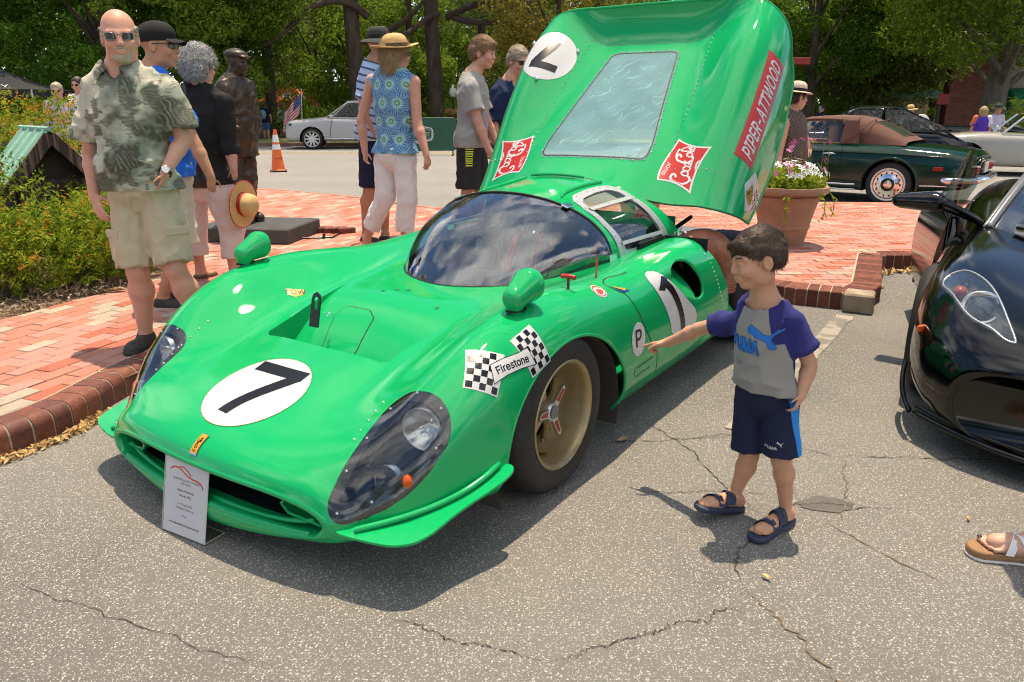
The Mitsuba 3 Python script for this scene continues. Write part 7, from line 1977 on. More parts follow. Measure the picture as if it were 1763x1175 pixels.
# soft top: arch over the cabin with a raked back
sec=np.linspace(-1, 1, 41)
def topsec(x, zt, w, zb):
 y=w*np.sign(sec)*np.abs(sec)**.8
 z=zb+(zt-zb)*(1-np.abs(sec)**5.0)**.6
 return np.c_[0*y+x, y, z]
rows=[topsec(*q) for q in [(.98, 1.245, .56, 1.215), (1.05, 1.27, .58, 1.20), (1.35, 1.292, .60, 1.21), (1.62, 1.285, .615, 1.20), (1.80, 1.27, .64, 1.05)]]
emit('soft_top', tr(sheet(np.array([np.array(rows)[i] for i in range(5)])), MM), TOPC, MK, smooth=True)
back=[]
for t in np.linspace(0, 1, 16):
 x=1.74+.80*t
 zt=1.278-.35*t**1.35
 w=.62+.08*t
 back.append(topsec(x, zt, w, .885-.01*t))
TB=np.array(back)
q0=np.array([[(1.64, s*w, z) for z, w in ((.885, .72), (1.0, .69), (1.15, .64))] for s in (1,)])
emit('soft_top_back', tr(sheet(TB), MM), TOPC, MK, smooth=True)
for s in (1,-1):
 qp=[(1.62, s*.715, .89), (1.64, s*.665, 1.10), (1.60, s*.625, 1.235), (1.86, s*.645, 1.20), (2.10, s*.70, .90)]
 emit('roof_quarter', tr(sheet(np.array([[(1.62+.02*t, s*(.715-.09*t), .89+.33*t), (1.90-.05*t, s*(.722-.08*t), .89+.33*t)] for t in np.linspace(0, 1, 8)])), MM), TOPC, MK, smooth=True)
 emit('roof_seam', tr(tube([(1.62, s*.722, .89), (1.86, s*.70, 1.05), (1.98, s*.58, 1.185), (2.0, s*.3, 1.205)], .008, 6, n=24), MM), TOPC, MK, smooth=True)
 emit('quarter_rail', tr(tube([(1.06, s*.60, 1.225), (1.35, s*.625, 1.235), (1.60, s*.64, 1.225)], .020, 8, n=12), MM), TOPC, MK, smooth=True)
P=np.array([[np.interp(0, [0], [0])*0+np.array([1.74+.80*t, y*(.36+.08*t), 1.278-.35*t**1.35+.010-.02*abs(y)**3]) for y in np.linspace(-1, 1, 13)] for t in np.linspace(.34, .86, 10)])
emit('rear_window', tr(sheet(P), MM), mat('vinyl_window', (.03, .032, .028), .12, .6), MK, smooth=True)
emit('window_stitching', tr(tube(np.vstack([P[0], P[1:,-1], P[-1][::-1][1:], P[::-1, 0][1:]]), .008, 5), MM), TOPC, MK, smooth=True)
ring=[(.62, y, .90-.02*abs(y)) for y in np.linspace(-.58, .58, 9)], [(.96, y, 1.235-.03*abs(y)) for y in np.linspace(-.50, .50, 9)]
wsc=sheet(np.array([np.array(ring[0])*(1-t)+np.array(ring[1])*t+np.array([-.03, 0, .02])*math.sin(math.pi*t) for t in np.linspace(0, 1, 8)]))
k=emit('windscreen', tr(wsc, MM), 'mat_car_glass_clear', MK, smooth=True)
for i in (0,-1): emit('windscreen_frame', tr(tube([ring[0][i], (np.array(ring[0][i])+ring[1][i])/2+[-.03, 0, .02], ring[1][i]], .020, 8), MM), CHROME, k, smooth=True)
emit('windscreen_header', tr(tube(ring[1], .018, 8), MM), CHROME, k, smooth=True)
for s in (1,-1):
 k=emit('side_glass', tr(sheet(np.array([[(.74+.28*t, s*(.70-.10*t), .90+.32*t), (1.62, s*(.70-.08*t), .90+.32*t)] for t in np.linspace(0, 1, 5)])), MM), 'mat_car_glass_clear', MK, smooth=True)
TAN_=mat('tan_leather', (.36, .17, .05), .5)
emit('cabin_floor', tr(at(box(1.3, 1.25, .03), 1.22, 0, .50), MM), CABIN_D, MK)
for y in (.33,-.33):
 emit('seat', tr(cat(at(box(.14, .46, .50, .05), 1.45, y, .93), at(box(.45, .46, .14, .04), 1.22, y, .70)), MM), TAN_, MK, smooth=30)
emit('door_card', tr(cat(*[at(box(1.0, .03, .34, .01), 1.2, s*.64, .73) for s in (1,-1)]), MM), TAN_, MK)
emit('dash_panel', tr(at(box(.22, 1.2, .14, .04), .78, 0, .84), MM), TAN_, MK)
a=np.linspace(0, 2*math.pi, 28)
emit('steering_wheel', tr(tr(tube(np.c_[.19*np.cos(a), .19*np.sin(a), 0*a], .012, 6, caps=False), trans(1.02,-.33, .93)@roty(-1.1)), MM), mat('wheel_cream', (.45, .42, .32), .4), MK, smooth=True)
emit('cabin_mirror', tr(at(box(.02, .20, .06, .01), .98, 0, 1.15), MM), BLACKP, MK)
def plain_car(name, label, M, paint_key, prof, wheels, R, roof=None, glass='mat_car_glass', spokes=10, rimr=.215, group=None, lamps=True, width=None, zlow=.24, arch=.06, tan=None):
 """a car: lofted lower body, a glasshouse with panes and pillars, wheels, lamps"""
 k=thing(name, label, 'car', group)
 ST_=[]
 for x, zt, w in prof:
  zl=zlow if prof[0][0]<x<prof[-1][0] else zlow+.10
  ST_.append((x, [(0, zt), (w*.35, zt), (w*.6, zt-.008), (w*.78, zt-.02), (w*.90, zt-.055), (w*.97, zt-.15), (w, zl+.55*(zt-zl)*.55), (w*.985, zl+.06), (w*.80, zl-.02), (0, zl-.02)]))
 b=cut_arches(loft_body(ST_, 110, 50), wheels, R, R+arch, width*.6 if width else .5)
 W=max(q[2] for q in prof)
 if roof:
  xf0, xt0, xt1, xr0, zr, zbelt, wt=roof
  foot=Polygon([(xf0+.03,-W*.84), (xf0+.03, W*.84), (xr0-.03, W*.84), (xr0-.03,-W*.84)])
  b=clip(b, lambda v:-np.where(v[:, 2]>zbelt-.25, poly_sd(foot, v[:, :2]),-1.0))
 emit('body', tr(b, M), paint_key, k, smooth=40)
 for s in (1,-1):
  for x in wheels:
   road_wheel(k, M, x, s*(W-.11), s, R, rimr, .21, spokes)
   q=np.array([[(x+(R+arch-.006)*math.cos(t), s*y, R+(R+arch-.006)*math.sin(t)) for t in np.linspace(-.3, 3.44, 20)] for y in (W*.5, W*.985)])
   emit('arch_liner', tr(sheet(q), M), CABIN_D, k, smooth=True)
 if roof:
  wb_=W*.90
  n=25
  yy=np.linspace(-1, 1, n)
  def rsec(x, z, w, crown): return np.c_[0*yy+x, w*yy, z-crown*np.abs(yy)**3]
  R0=np.array([rsec(x, z, wt, .05) for x, z in [(xt0, zr-.03), (xt0+.12, zr-.008), ((xt0+xt1)/2, zr), (xt1-.12, zr-.012), (xt1, zr-.04)]])
  emit('roof', tr(sheet(R0), M), paint_key, k, smooth=True)
  zs=zr-.085
  def pane(nm, pts): return ring_glass(M, k, nm, pts, glass, 0, paint_key, .018)
  fz=np.interp(xf0, [q[0] for q in prof], [q[1] for q in prof]); bz=np.interp(xr0, [q[0] for q in prof], [q[1] for q in prof])
  f0=[(xf0, y*wb_*.92, fz-.02) for y in np.linspace(-1, 1, 7)]; f1=[(xt0, y*wt, zr-.03-.05*abs(y)**3) for y in np.linspace(1,-1, 7)]
  pane('windscreen', f0+f1)
  r0=[(xr0, y*wb_*.92, bz-.02) for y in np.linspace(-1, 1, 7)]; r1=[(xt1, y*wt, zr-.04-.05*abs(y)**3) for y in np.linspace(1,-1, 7)]
  pane('rear_window', r0+r1)
  for s in (1,-1):
   xm=(xt0+xt1)/2+.05
   A0, A1=(xf0+.16, s*wb_, zbelt), (xt0+.03, s*wt, zs)
   B0, B1=(xm-.02, s*wb_, zbelt), (xm-.02, s*wt, zs+.005)
   C0, C1=(xm+.04, s*wb_, zbelt), (xm+.04, s*wt, zs+.005)
   D0, D1=(xr0-.14, s*wb_, zbelt+.02), (xt1-.03, s*wt, zs-.01)
   pane('side_window', [A0, B0, B1, A1]); pane('side_window', [C0, D0, D1, C1])
   emit('window_trim', tr(tube([(xf0, s*wb_, zbelt-.015), (xr0, s*wb_, zbelt+.005)], .018, 6), M), paint_key, k, smooth=True)
  emit('cabin_floor', tr(at(box(xr0-xf0, W*1.6, .03), (xf0+xr0)/2, 0, zbelt-.35), M), CABIN_D, k)
  emit('seats', tr(cat(*[at(box(.15, .45, .55, .05), x, y, zbelt-.02) for x in ((xt0+xt1)/2-.1, (xt0+xt1)/2+.7) for y in (.36,-.36) if x<xr0-.3]), M), tan or CABIN_D, k)
 return k
SILV=paint('pearl_white', (.60, .605, .61), .03)
SM=place_car(-7.10, 27.75, math.atan2(.14, .99))
k=plain_car('suv_car', 'silver white crossover car parked across the street behind the orange cone', SM, SILV, [(-.93, .62, .62), (-.90, .86, .72), (-.70, .98, .84), (-.2, 1.04, .91), (.55, 1.10, .92), (1.6, 1.08, .92), (2.9, 1.08, .91), (3.6, 1.05, .86), (3.72, .9, .78)], (0, 2.79), .36, (.52, 1.25, 2.9, 3.62, 1.66, 1.06, .62), spokes=10, rimr=.255, width=.92, zlow=.30)
for s in (1,-1):
 h=emit('headlight', tr(at(tr(box(.34, .16, .12, .03), rotz(-s*.5)),-.66, s*.73, .84), SM), 'mat_car_glass_clear', k)
 emit('lamp_inner', tr(at(tr(box(.28, .12, .09, .02), rotz(-s*.5)),-.64, s*.72, .84), SM), mat('lamp_inner', (.10, .10, .11), .2, metallic=.6), h)
 f=emit('fog_lamp', tr(at(tr(box(.06, .22, .10, .02), rotz(-s*.55)),-.85, s*.66, .50), SM), BLACKP, k)
 m=emit('door_mirror', tr(at(box(.14, .20, .15, .04), .72, s*1.04, 1.10), SM), SILV, k, smooth=30)
 emit('sill_moulding', tr(tube([(.5, s*.915, .36), (2.3, s*.915, .36)], .02, 8), SM), ALLOY, k, smooth=True)
 emit('door_line', tr(cat(tube([(.62, s*.915, .36), (.66, s*.935, .70), (.72, s*.90, 1.02)], .006, 5, n=10), tube([(1.68, s*.915, .36), (1.70, s*.935, .7), (1.70, s*.90, 1.02)], .006, 5, n=10)), SM), CABIN_D, k)
g=emit('grille', tr(at(box(.05, .86, .22, .02),-.93, 0, .70), SM), BLACKP, k)
emit('grille_bars', tr(cat(*[at(box(.05, .012, .20),-.945, y, .70) for y in np.linspace(-.38, .38, 16)]), SM), CHROME, g, kind='stuff')
emit('lower_grille', tr(at(box(.06, .9, .14, .02),-.91, 0, .42), SM), BLACKP, k)
WHP=paint('cream_white', (.60, .585, .54), .03)
WM=place_car(10.1, 17.2, math.atan2(-.42, .91))
k=plain_car('convertible_car', 'white open convertible with a tan top folded up at the right edge', WM, WHP, [(-1.25, .55, .60), (-1.15, .72, .70), (-.6, .82, .78), (.3, .90, .81), (1.2, .88, .82), (2.4, .86, .80), (3.0, .70, .72)], (0, 2.4), .32, None, width=.81, zlow=.22)
wsr=sheet(np.array([[(.62+.40*t, y*(.70-.08*t), .88+.40*t) for y in np.linspace(-1, 1, 9)] for t in np.linspace(0, 1, 6)]))
w=emit('windscreen', tr(wsr, WM), 'mat_car_glass_clear', k, smooth=True)
for s in (1,-1): emit('windscreen_frame', tr(tube([(.62, s*.70, .88), (1.02, s*.62, 1.28)], .022, 8), WM), CHROME, w, smooth=True)
TT=cloth('tan_top', (.42, .29, .17), (.50, .36, .22))
P=np.array([[(1.02+1.1*t, y*(.62+.06*t), 1.29+.06*math.sin(math.pi*t)-.30*max(0, t-.7)/.3-.06*abs(y)**3) for y in np.linspace(-1, 1, 15)] for t in np.linspace(0, 1, 12)])
emit('soft_top', tr(sheet(P), WM), TT, k, smooth=True)
emit('seat', tr(cat(*[at(box(.14, .46, .5, .05), 1.55, y, .95) for y in (.32,-.32)]), WM), mat('seat_red', (.14, .04, .03), .6), k, smooth=30)
emit('door_mirror', tr(cat(at(ball(.05, .07, .05, 2), .70, .84, .98), tube([(.72, .78, .88), (.70, .83, .95)], .012, 6)), WM), CHROME, k, smooth=True)
DK=paint('dark_blue_black', (.006, .008, .011), .02)
plain_car('coupe_car', 'black rounded coupe whose arched roof shows above the brown soft top', place_car(6.4, 17.2, math.atan2(-.30, .95)), DK, [(-.9, .60, .60), (-.7, .82, .76), (0, .94, .86), (.7, .98, .88), (1.8, .98, .88), (2.6, .96, .86), (3.2, .75, .72)], (0, 2.5), .33, (.45, 1.05, 2.0, 3.0, 1.46, .94, .56), width=.87)
plain_car('sedan_car', 'black car parked behind the oak trunk on the right', place_car(11.2, 23.0, math.atan2(-.10, .99)), DK, [(-.9, .62, .65), (-.7, .80, .80), (.4, .92, .88), (1.6, .94, .89), (3.0, .92, .88), (3.5, .82, .82), (3.6, .6, .7)], (0, 2.7), .33, None, width=.88)
k=plain_car('hatchback_car', 'white car parked beyond the woman in the purple shirt', place_car(16.5, 27.0, math.atan2(-.10, .99)), SILV, [(-.9, .62, .65), (-.7, .80, .80), (.4, .94, .88), (1.6, .98, .89), (3.0, .98, .88), (3.5, .9, .82)], (0, 2.65), .33, (.4, 1.2, 2.6, 3.4, 1.48, .96, .58), width=.88)
k=plain_car('open_bonnet_car', 'dark car with its bonnet raised beside the woman in the knitted top', place_car(4.9, 18.6, math.atan2(.85, .5)), DK, [(-.9, .60, .65), (-.7, .72, .80), (.4, .84, .88), (1.6, .88, .89), (3.0, .86, .88), (3.5, .7, .82)], (0, 2.6), .33, (.5, 1.2, 2.2, 3.1, 1.38, .86, .58), width=.88)
emit('raised_bonnet', tr(sheet(np.array([[(.35-.70*t, y*.70, .86+.72*t+.03*(1-y*y)) for y in np.linspace(-1, 1, 9)] for t in np.linspace(0, 1, 6)])), place_car(4.9, 18.6, math.atan2(.85, .5))), DK, k, smooth=True)
def hair_mat(name, c, c2):
 return mat('hair_'+name, proc(lambda p, n, uv: mix(c, c2, noise(p.x*260, p.y*260, p.z*34))), .5, .4)
H_BROWN=hair_mat('brown', (.022, .013, .008), (.075, .045, .026))
H_LIGHT=hair_mat('light_brown', (.13, .07, .03), (.30, .18, .085))
H_GREY=hair_mat('grey', (.20, .20, .195), (.50, .50, .48))
H_SAND=hair_mat('sandy_grey', (.24, .19, .13), (.44, .37, .27))
H_BLOND=hair_mat('blond', (.22, .14, .06), (.46, .32, .16))
STRAWH=mat('straw_hat', proc(lambda p, n, uv: mix((.46, .29, .11), (.66, .45, .20), .5*noise(p.x*190, p.y*190, p.z*190)+.5*fbm(p.x*30, p.y*30, p.z*30))), .75, .3)
SHOE_D=mat('shoe_dark', proc(lambda p, n, uv: mix((.018, .016, .014), (.05, .045, .038), noise(p.x*60, p.y*60, p.z*60))), .7)
SOLE_W=mat('sole_pale', (.42, .40, .36), .8)
KHAKI=cloth('khaki', (.42, .355, .23), (.49, .42, .285))
BEIGE=cloth('beige', (.50, .44, .33), (.57, .51, .40))
WHITEC=cloth('white', (.66, .63, .62), (.74, .71, .70))
PINKC=cloth('pale_pink', (.58, .47, .44), (.66, .55, .52))
NAVY=cloth('navy', (.010, .013, .035), (.018, .022, .055))
BLACKC=cloth('black', (.012, .012, .012), (.022, .022, .021))
CHAR=cloth('charcoal', (.022, .023, .025), (.035, .036, .038))
BLUE=cloth('royal_blue', (.018, .12, .56), (.035, .17, .66))
def hat_on(F, parent, m, crown, brim, band, tilt=(0, 0), up=.085, name='hat', label=None, wave=.0, free=None):
 """a hat with a crown profile and a brim, set on the head (or at a free matrix)"""
 h=F.hs if F is not None else 1.0
 if free is None:
  M=np.eye(4); M[:3, :3]=F.HR@(rotx(tilt[1])@roty(tilt[0]))[:3, :3]; M[:3, 3]=F.H(-.012, 0, up)
 else:
  M=free
 v, f=lathe([(q[0]*h, q[1]*h) for q in crown], 48)
 k=emit(name, (xf(v, M), f), m, parent, smooth=True, label=label)
 a=np.linspace(0, 2*np.pi, 73)
 P=[]
 for t in np.linspace(0, 1, 10):
  rr=(crown[0][0]+(brim[0]-crown[0][0])*t)*h
  z=(brim[1]*t**2+wave*t*np.cos(2*a))*h
  P.append(np.c_[rr*1.04*np.cos(a), rr*np.sin(a), z+0*a])
 P=np.array(P)
 for dz in (0,-.003):
  pass
 b=cat(sheet(P), flip(sheet(P-[0, 0, .004])))
 emit('brim', tr(b, M), m, k, smooth=True)
 emit('brim_edge', tr(tube(P[-1]-[0, 0, .002], .0035, 6, caps=False), M), band if band in ('mat_hat_red',) else m, k, smooth=True)
 if band:
  r0, z0, hh=crown[1][0]*h, crown[1][1]*h, .020*h
  c=lathe([(crown[0][0]*h*1.012, .002), (crown[1][0]*h*1.014+.001, z0), (np.interp(z0+hh, [q[1]*h for q in crown], [q[0]*h for q in crown])*1.012+.001, z0+hh)], 48)
  emit('hat_band', tr(c, M), band, k, smooth=True)
 return k
CROWN_ROUND=[(.098, 0), (.097, .012), (.094, .05), (.084, .078), (.060, .098), (.03, .106), (.001, .108)]
# ---- man in the patterned shirt
F=Figure(JO['camo'], 1.0, .0085, 1.03, .0050, 1.06, math.radians(-66),-.05, .03, .055)
k=thing('person', 'bald bearded man in sunglasses and a grey green leaf print shirt, hand in pocket', 'person')
F.body(SKIN_PINK, k, hands={'R': dict(curl=.28, palm=[.3, .6, 0]), 'L': dict(curl=.3)}, calf=1.12)
def camo_fn(p, n, uv):
 u, w=p.x*.9+p.y*.3, p.z
 a=fbm(u*7+1.3, w*7, p.y*2, 4)
 b=fbm(u*16+9, w*16, p.y*3, 3)
 base=mix((.075, .075, .052), (.42, .41, .32), smoothstep(.42, .56, a))
 base=mix(base, (.23, .27, .20), smoothstep(.50, .60, b)*.6)
 c=fbm(u*21+3, w*21+5, 0.0, 2)
 wave=smoothstep(.1, .7, dr.sin(w*330+30*b))*smoothstep(.46, .56, c)
 frond=smoothstep(.2, .7, dr.sin((u+.4*w)*260+40*a))*smoothstep(.50, .42, a)*smoothstep(.5, .4, b)
 base=mix(base, (.12, .115, .085), smoothstep(.56, .60, c)*.7)
 return mix(mix(base, (.09, .088, .066), wave*.6), (.22, .23, .17), frond*.7)
F.top(mat('cloth_leaf_print', proc(camo_fn), .85, .2, sheen=.3), k, sleeve=.80, loose=.026, hem=.985, neck=.058, wr=.013, seed=4, sleeve_r=1.16, vneck=.05, label='grey green leaf print shirt')
cl='mat_cloth_leaf_print'
for q in (1,-1):                                      # open collar
 c=F.J['neck']
 pts=[(-.035, q*.070, .050), (.030, q*.070, .030), (.085, q*.030,-.012)]
 P=[]
 for a, b, z in pts:
  o=c+F.fwd*a+F.left*b+F.up*z
  d=(F.fwd*.25+F.left*q*.9) if a<.05 else (F.fwd*.35+F.left*q*.9)
  P.append([o, o+unit(d)*.030-F.up*.022, o+unit(d)*.048-F.up*.052])
 P=np.array([smooth_path(np.array([p[j] for p in P]), 10) for j in range(3)])
 emit('collar', cat(sheet(P), flip(sheet(P-np.array([0, 0, .003])))), cl, k, smooth=True)
F.bottoms(KHAKI, k, length=.93, loose=.024, flare=.016, wr=.011, waist=.22, label='khaki cargo shorts')
for q, sg in (('R',-1), ('L', 1)):                    # cargo pockets
 m=F.J['hip'+q]*.36+F.J['kn'+q]*.64
 o=m+F.left*sg*.075+F.fwd*.055
 M=frame(o, unit(F.left*.75*sg*1.0-F.fwd*.6*1.0)*sg, F.up)
 emit('cargo_pocket', tr(box(.12, .15, .020, .006), M@trans(0, 0,-.004)), KHAKI, k, smooth=False)
 emit('pocket_flap', tr(box(.125, .045, .016, .005), M@trans(0, .075, .004)), KHAKI, k, smooth=False)
F.shades(k, mat('steel_frame', (.35, .35, .34), .25, metallic=1.0))
F.hair(H_SAND, k, cut=(.000, .030), back=-.055, grow=.004, crown_bald=True, strands=2500, slen=.014, label='short grey fringe of hair round the bald crown')
S=Soft(F.J['head']-.16, F.J['head']+.16, .005)   # beard
S.ell(F.H(.040, 0,-.078), np.array([.052, .048, .038]), .02, F.HR).ell(F.H(.066, 0,-.090), np.array([.028, .034, .024]), .02, F.HR)
S.ell(F.H(.099, 0,-.055), np.array([.03, .020, .008]), .004, F.HR, 'cut')
S.d=np.maximum(S.d, ((np.stack(np.meshgrid(*S.ax, indexing='ij'),-1)-F.J['head'])@F.HR)[..., 2].astype(np.float32)+.058)
emit('beard', S.mesh(1), H_SAND, k, smooth=True)
emit('moustache', tube([F.H(.088,-.026,-.050), F.H(.101,-.010,-.041), F.H(.101, .010,-.041), F.H(.088, .026,-.050)], [.004, .006, .006, .004], 7, n=16), H_SAND, k, smooth=True)
wr_=F.J['wrL']; dw=unit(F.J['wrL']-F.J['elL'])
Mw_=frame(wr_-dw*.005, np.cross(dw, [0, 1, 0]), np.cross(dw, np.cross(dw, [0, 1, 0])))
w=emit('wrist_watch', tr(lathe([(.031,-.009), (.034,-.008), (.034, .008), (.031, .009)], 28), Mw_), BLACKP, k, smooth=True)
oo=wr_-dw*.005+unit(np.array([.25,-1, .1])-dw*(np.array([.25,-1, .1])@dw))*.034
Mf=frame(oo, dw, np.cross(unit(np.array([.25,-1, .1])-dw*(np.array([.25,-1, .1])@dw)), dw))
emit('watch_case', tr(lathe([(.020,-.006), (.020, .004), (.016, .006)], 24), Mf), CHROME, w, smooth=30)
emit('watch_dial', tr(lathe([(.016, .0055), (.0003, .0056)], 24), Mf), mat('dial', (.45, .46, .45), .3), w)
for q in 'RL': F.shoe(q, SHOE_D, k, high=.088)
emit('sock', tube([F.J['anR']+[0, 0, .03], F.J['anR']-[0, 0, .02]], [.040, .041], 14), cloth('sock_grey', (.12, .12, .13)), k, smooth=True)
# ---- man in the black cap
F=Figure(JO['cap'], 1.0, .011, 1.05, .006, 1.05, math.radians(2),-.03, 0, .04)
k=thing('person', 'man in a black cap and bright blue shirt walking behind the bald man', 'person')
F.body(SKIN_TAN, k, hands={'R': dict(curl=.55, palm=[-.2, .9, 0]), 'L': dict(curl=.5)})
F.top(BLUE, k, sleeve=.62, loose=.024, hem=.98, wr=.010, seed=7, sleeve_r=1.05)
F.bottoms(BEIGE, k, length=.90, loose=.030, flare=.024, wr=.010, waist=.2)
F.shades(k)
S=Soft(F.J['head']-.26, F.J['head']+.26, .006)
S.ell(F.H(-.018, 0, .050), np.array([.112, .090, .096])*1.02, .01, F.HR)
S.ell(F.H(.02, 0, .075), np.array([.080, .07, .064]), .03, F.HR)
q3=(np.stack(np.meshgrid(*S.ax, indexing='ij'),-1)-F.J['head'])@F.HR
S.d=np.maximum(S.d, (.030-.10*np.clip(-q3[..., 0],-.1, .1)*1.0-q3[..., 2]).astype(np.float32))
c_=emit('cap', S.mesh(2), cloth('cap_black', (.010, .010, .010), (.020, .020, .019)), k, smooth=True)
P=np.array([[F.H(.085+.075*t*math.cos(a*.9), .080*math.sin(a)*(1-.18*t), .052-.016*t-.022*math.sin(a)**2) for a in np.linspace(-1.35, 1.35, 17)] for t in np.linspace(-.3, 1, 8)])
emit('cap_bill', cat(sheet(P), flip(sheet(P-np.array([0, 0, .004])))), 'mat_cloth_cap_black', c_, smooth=True)
for q in 'RL': F.shoe(q, SHOE_D, k, SOLE_W)
# ---- grey-haired woman with a bag and a straw hat in her hand
F=Figure(JO['grey'], 1.0, .012, 1.0, .006, 1.04, math.radians(62),-.04, 0, .02)
k=thing('person', 'grey haired woman in a black top and pale pink trousers seen from behind', 'person')
F.body(SKIN_PINK, k, hands={'R': dict(curl=.9, palm=[.3,-.8, 0]), 'L': dict(curl=.6)})
F.top(BLACKC, k, sleeve=1.22, loose=.020, hem=.86, wr=.009, seed=9, neck=.055)
F.bottoms(PINKC, k, name='trousers', length=1.62, loose=.026, wr=.008, waist=.15, cuffr=.052)
F.hair(H_GREY, k, cut=(.055, .03), grow=.020, back=-.075, rough=.020, f=85, seed=5, strands=9000, slen=.034, lift=.40, curly=.9, label='short curly grey hair')
for q in 'RL': F.shoe(q, mat('sandal_brown', (.10, .05, .03), .6), k, high=.055, name='sandal')
hb=thing('handbag', 'black shoulder bag hanging at the hip of the grey haired woman', 'bag')
o=np.array([-2.33, 5.50, .985])
S=Soft(o-[.2, .16, .22], o+[.2, .16, .22], .008)
for dx in (-.09, 0, .09): S.bone(o+[dx, 0, .06], o+[dx, 0,-.08], .055, .066, .05)
S.half(o+[0, .05, 0], (0,-1, 0))
emit('bag_body', S.mesh(2), mat('bag_leather', (.010, .010, .011), .35), hb, smooth=True)
emit('bag_strap', tube([o+[.10, 0, .10], (-2.27, 5.46, 1.30), (-2.30, 5.52, 1.555), (-2.36, 5.66, 1.56)], .008, 8, n=30), mat('bag_strap', (.02, .02, .02), .35), hb, smooth=True)
hm=mat('hat_red', (.36, .018, .018), .6)
a_=F.J['haR']+np.array([.045,-.03,-.135])
M=frame(a_, [0, .35, 1], unit(np.cross([1,-.15, .0], [0, .35, 1])))
M[:3, 2]=unit(np.array([1,-.30,-.08])); M[:3, 0]=unit(np.cross([0, 1, 0], M[:3, 2])); M[:3, 1]=np.cross(M[:3, 2], M[:3, 0])
hat_on(None, None, STRAWH, [(.085, 0), (.085, .012), (.083, .05), (.075, .085), (.05, .103), (.02, .108), (.001, .109)], (.165, .006), hm, name='straw_hat', label='x', free=M)
labels['straw_hat']={'label': 'straw hat with red band and edge held low by the grey haired woman', 'category': 'hat'}
# ---- woman in the straw hat
F=Figure(JO['hat'], 1.03, .0095, 1.04, .0055, 1.02, math.radians(24),-.02, 0, .01)
k=thing('person', 'woman in a straw sun hat, blue flower print sleeveless top and white cropped trousers', 'person')
F.body(SKIN_PINK, k, hands={'R': dict(curl=.5, palm=[-.5, .5, 0]), 'L': dict(curl=.5)}, arms=1.08)
lf=F.left.copy()
def flower_fn(p, n, uv):
 u=(p.x*float(lf[0])+p.y*float(lf[1]))*7.6+30; w=p.z*6.6
 row=dr.floor(w); u2=u+.5*(row-2*dr.floor(row/2))
 fx, fy=u2-dr.floor(u2)-.5, w-row-.5
 r=dr.sqrt(fx*fx+fy*fy); t=dr.atan2(fy, fx)
 pet=.5+.5*dr.cos(t*12)
 pet2=.5+.5*dr.cos(t*24+r*20)
 base=mix((.10, .28, .46), (.30, .48, .58), noise(p.x*60, p.y*60, p.z*60))
 c=mix(base, (.34, .55, .22), smoothstep(.35, .18, r)*pet)
 c=mix(c, (.025, .07, .24), smoothstep(.30, .42, r)*smoothstep(.35, .75, pet2)*.8)
 c=mix(c, (.55, .66, .64), smoothstep(.06, .02, dr.abs(r-.22))*pet*.8)
 c=mix(c, (.10, .30, .16), smoothstep(.05, .03, dr.abs(r-.12)))
 return mix(c, (.50, .52, .26), smoothstep(.055, .035, r))
F.top(mat('cloth_flower_print', proc(flower_fn), .8, .2, sheen=.3), k, name='blouse', sleeve=0, loose=.024, hem=1.015, wr=.009, seed=12, label='blue and green flower print top')
F.bottoms(WHITEC, k, name='trousers', length=1.72, loose=.020, wr=.009, waist=.2, cuffr=.058, label='white cropped trousers')
F.hair(H_BLOND, k, cut=(.05, .02), grow=.012, rough=.010, f=60, long=.055, strands=7000, slen=.07, lift=.06, label='shoulder length blond hair')
F.shades(k)
hat_on(F, k, STRAWH, [(q[0]*1.10, q[1]*1.0) for q in CROWN_ROUND], (.188, .012), mat('band_dark', (.03, .022, .018), .7), (-.10, .06), .062, name='sun_hat', wave=.012, label='straw sun hat with a dark cord')
for q in 'RL': F.shoe(q, mat('sandal_white', (.55, .54, .52), .5), k, mat('cork', (.30, .18, .09), .8), name='sandal', high=.05)
# ---- man in the bucket hat behind her
F=Figure(JO['bucket'], 1.08, .014, 1.04, .007, 1.0, math.radians(18),-.02, 0, .02)
k=thing('person', 'man in a dark bucket hat and blue striped shirt behind the straw hat woman', 'person')
F.body(SKIN_TAN, k, hands={'R': dict(curl=.5), 'L': dict(curl=.5)})
F.top(mat('cloth_stripe', proc(lambda p, n, uv: mix((.36, .47, .66), (.06, .08, .14), smoothstep(.86, .95, dr.abs(dr.sin(p.z*46+p.x*12))))), .85, .2), k, sleeve=.85, loose=.026, hem=1.10, wr=.010, seed=14)
F.bottoms(NAVY, k, length=.97, loose=.026, flare=.022, wr=.008)
DH=cloth('hat_dark', (.035, .037, .037), (.06, .062, .06))
hat_on(F, k, DH, [(.100, 0), (.099, .012), (.096, .055), (.086, .088), (.06, .102), (.001, .106)], (.168,-.030), BLACKC, (-.06, 0), .068, name='bucket_hat', wave=.01)
F.shades(k)
for q in 'RL':
 F.shoe(q, SHOE_D, k, SOLE_W)
 emit('sock', tube([F.J['an'+q]+[0, 0, .04], F.J['an'+q]-[0, 0, .03]], [.042, .043], 12), WHITEC, k, smooth=True)
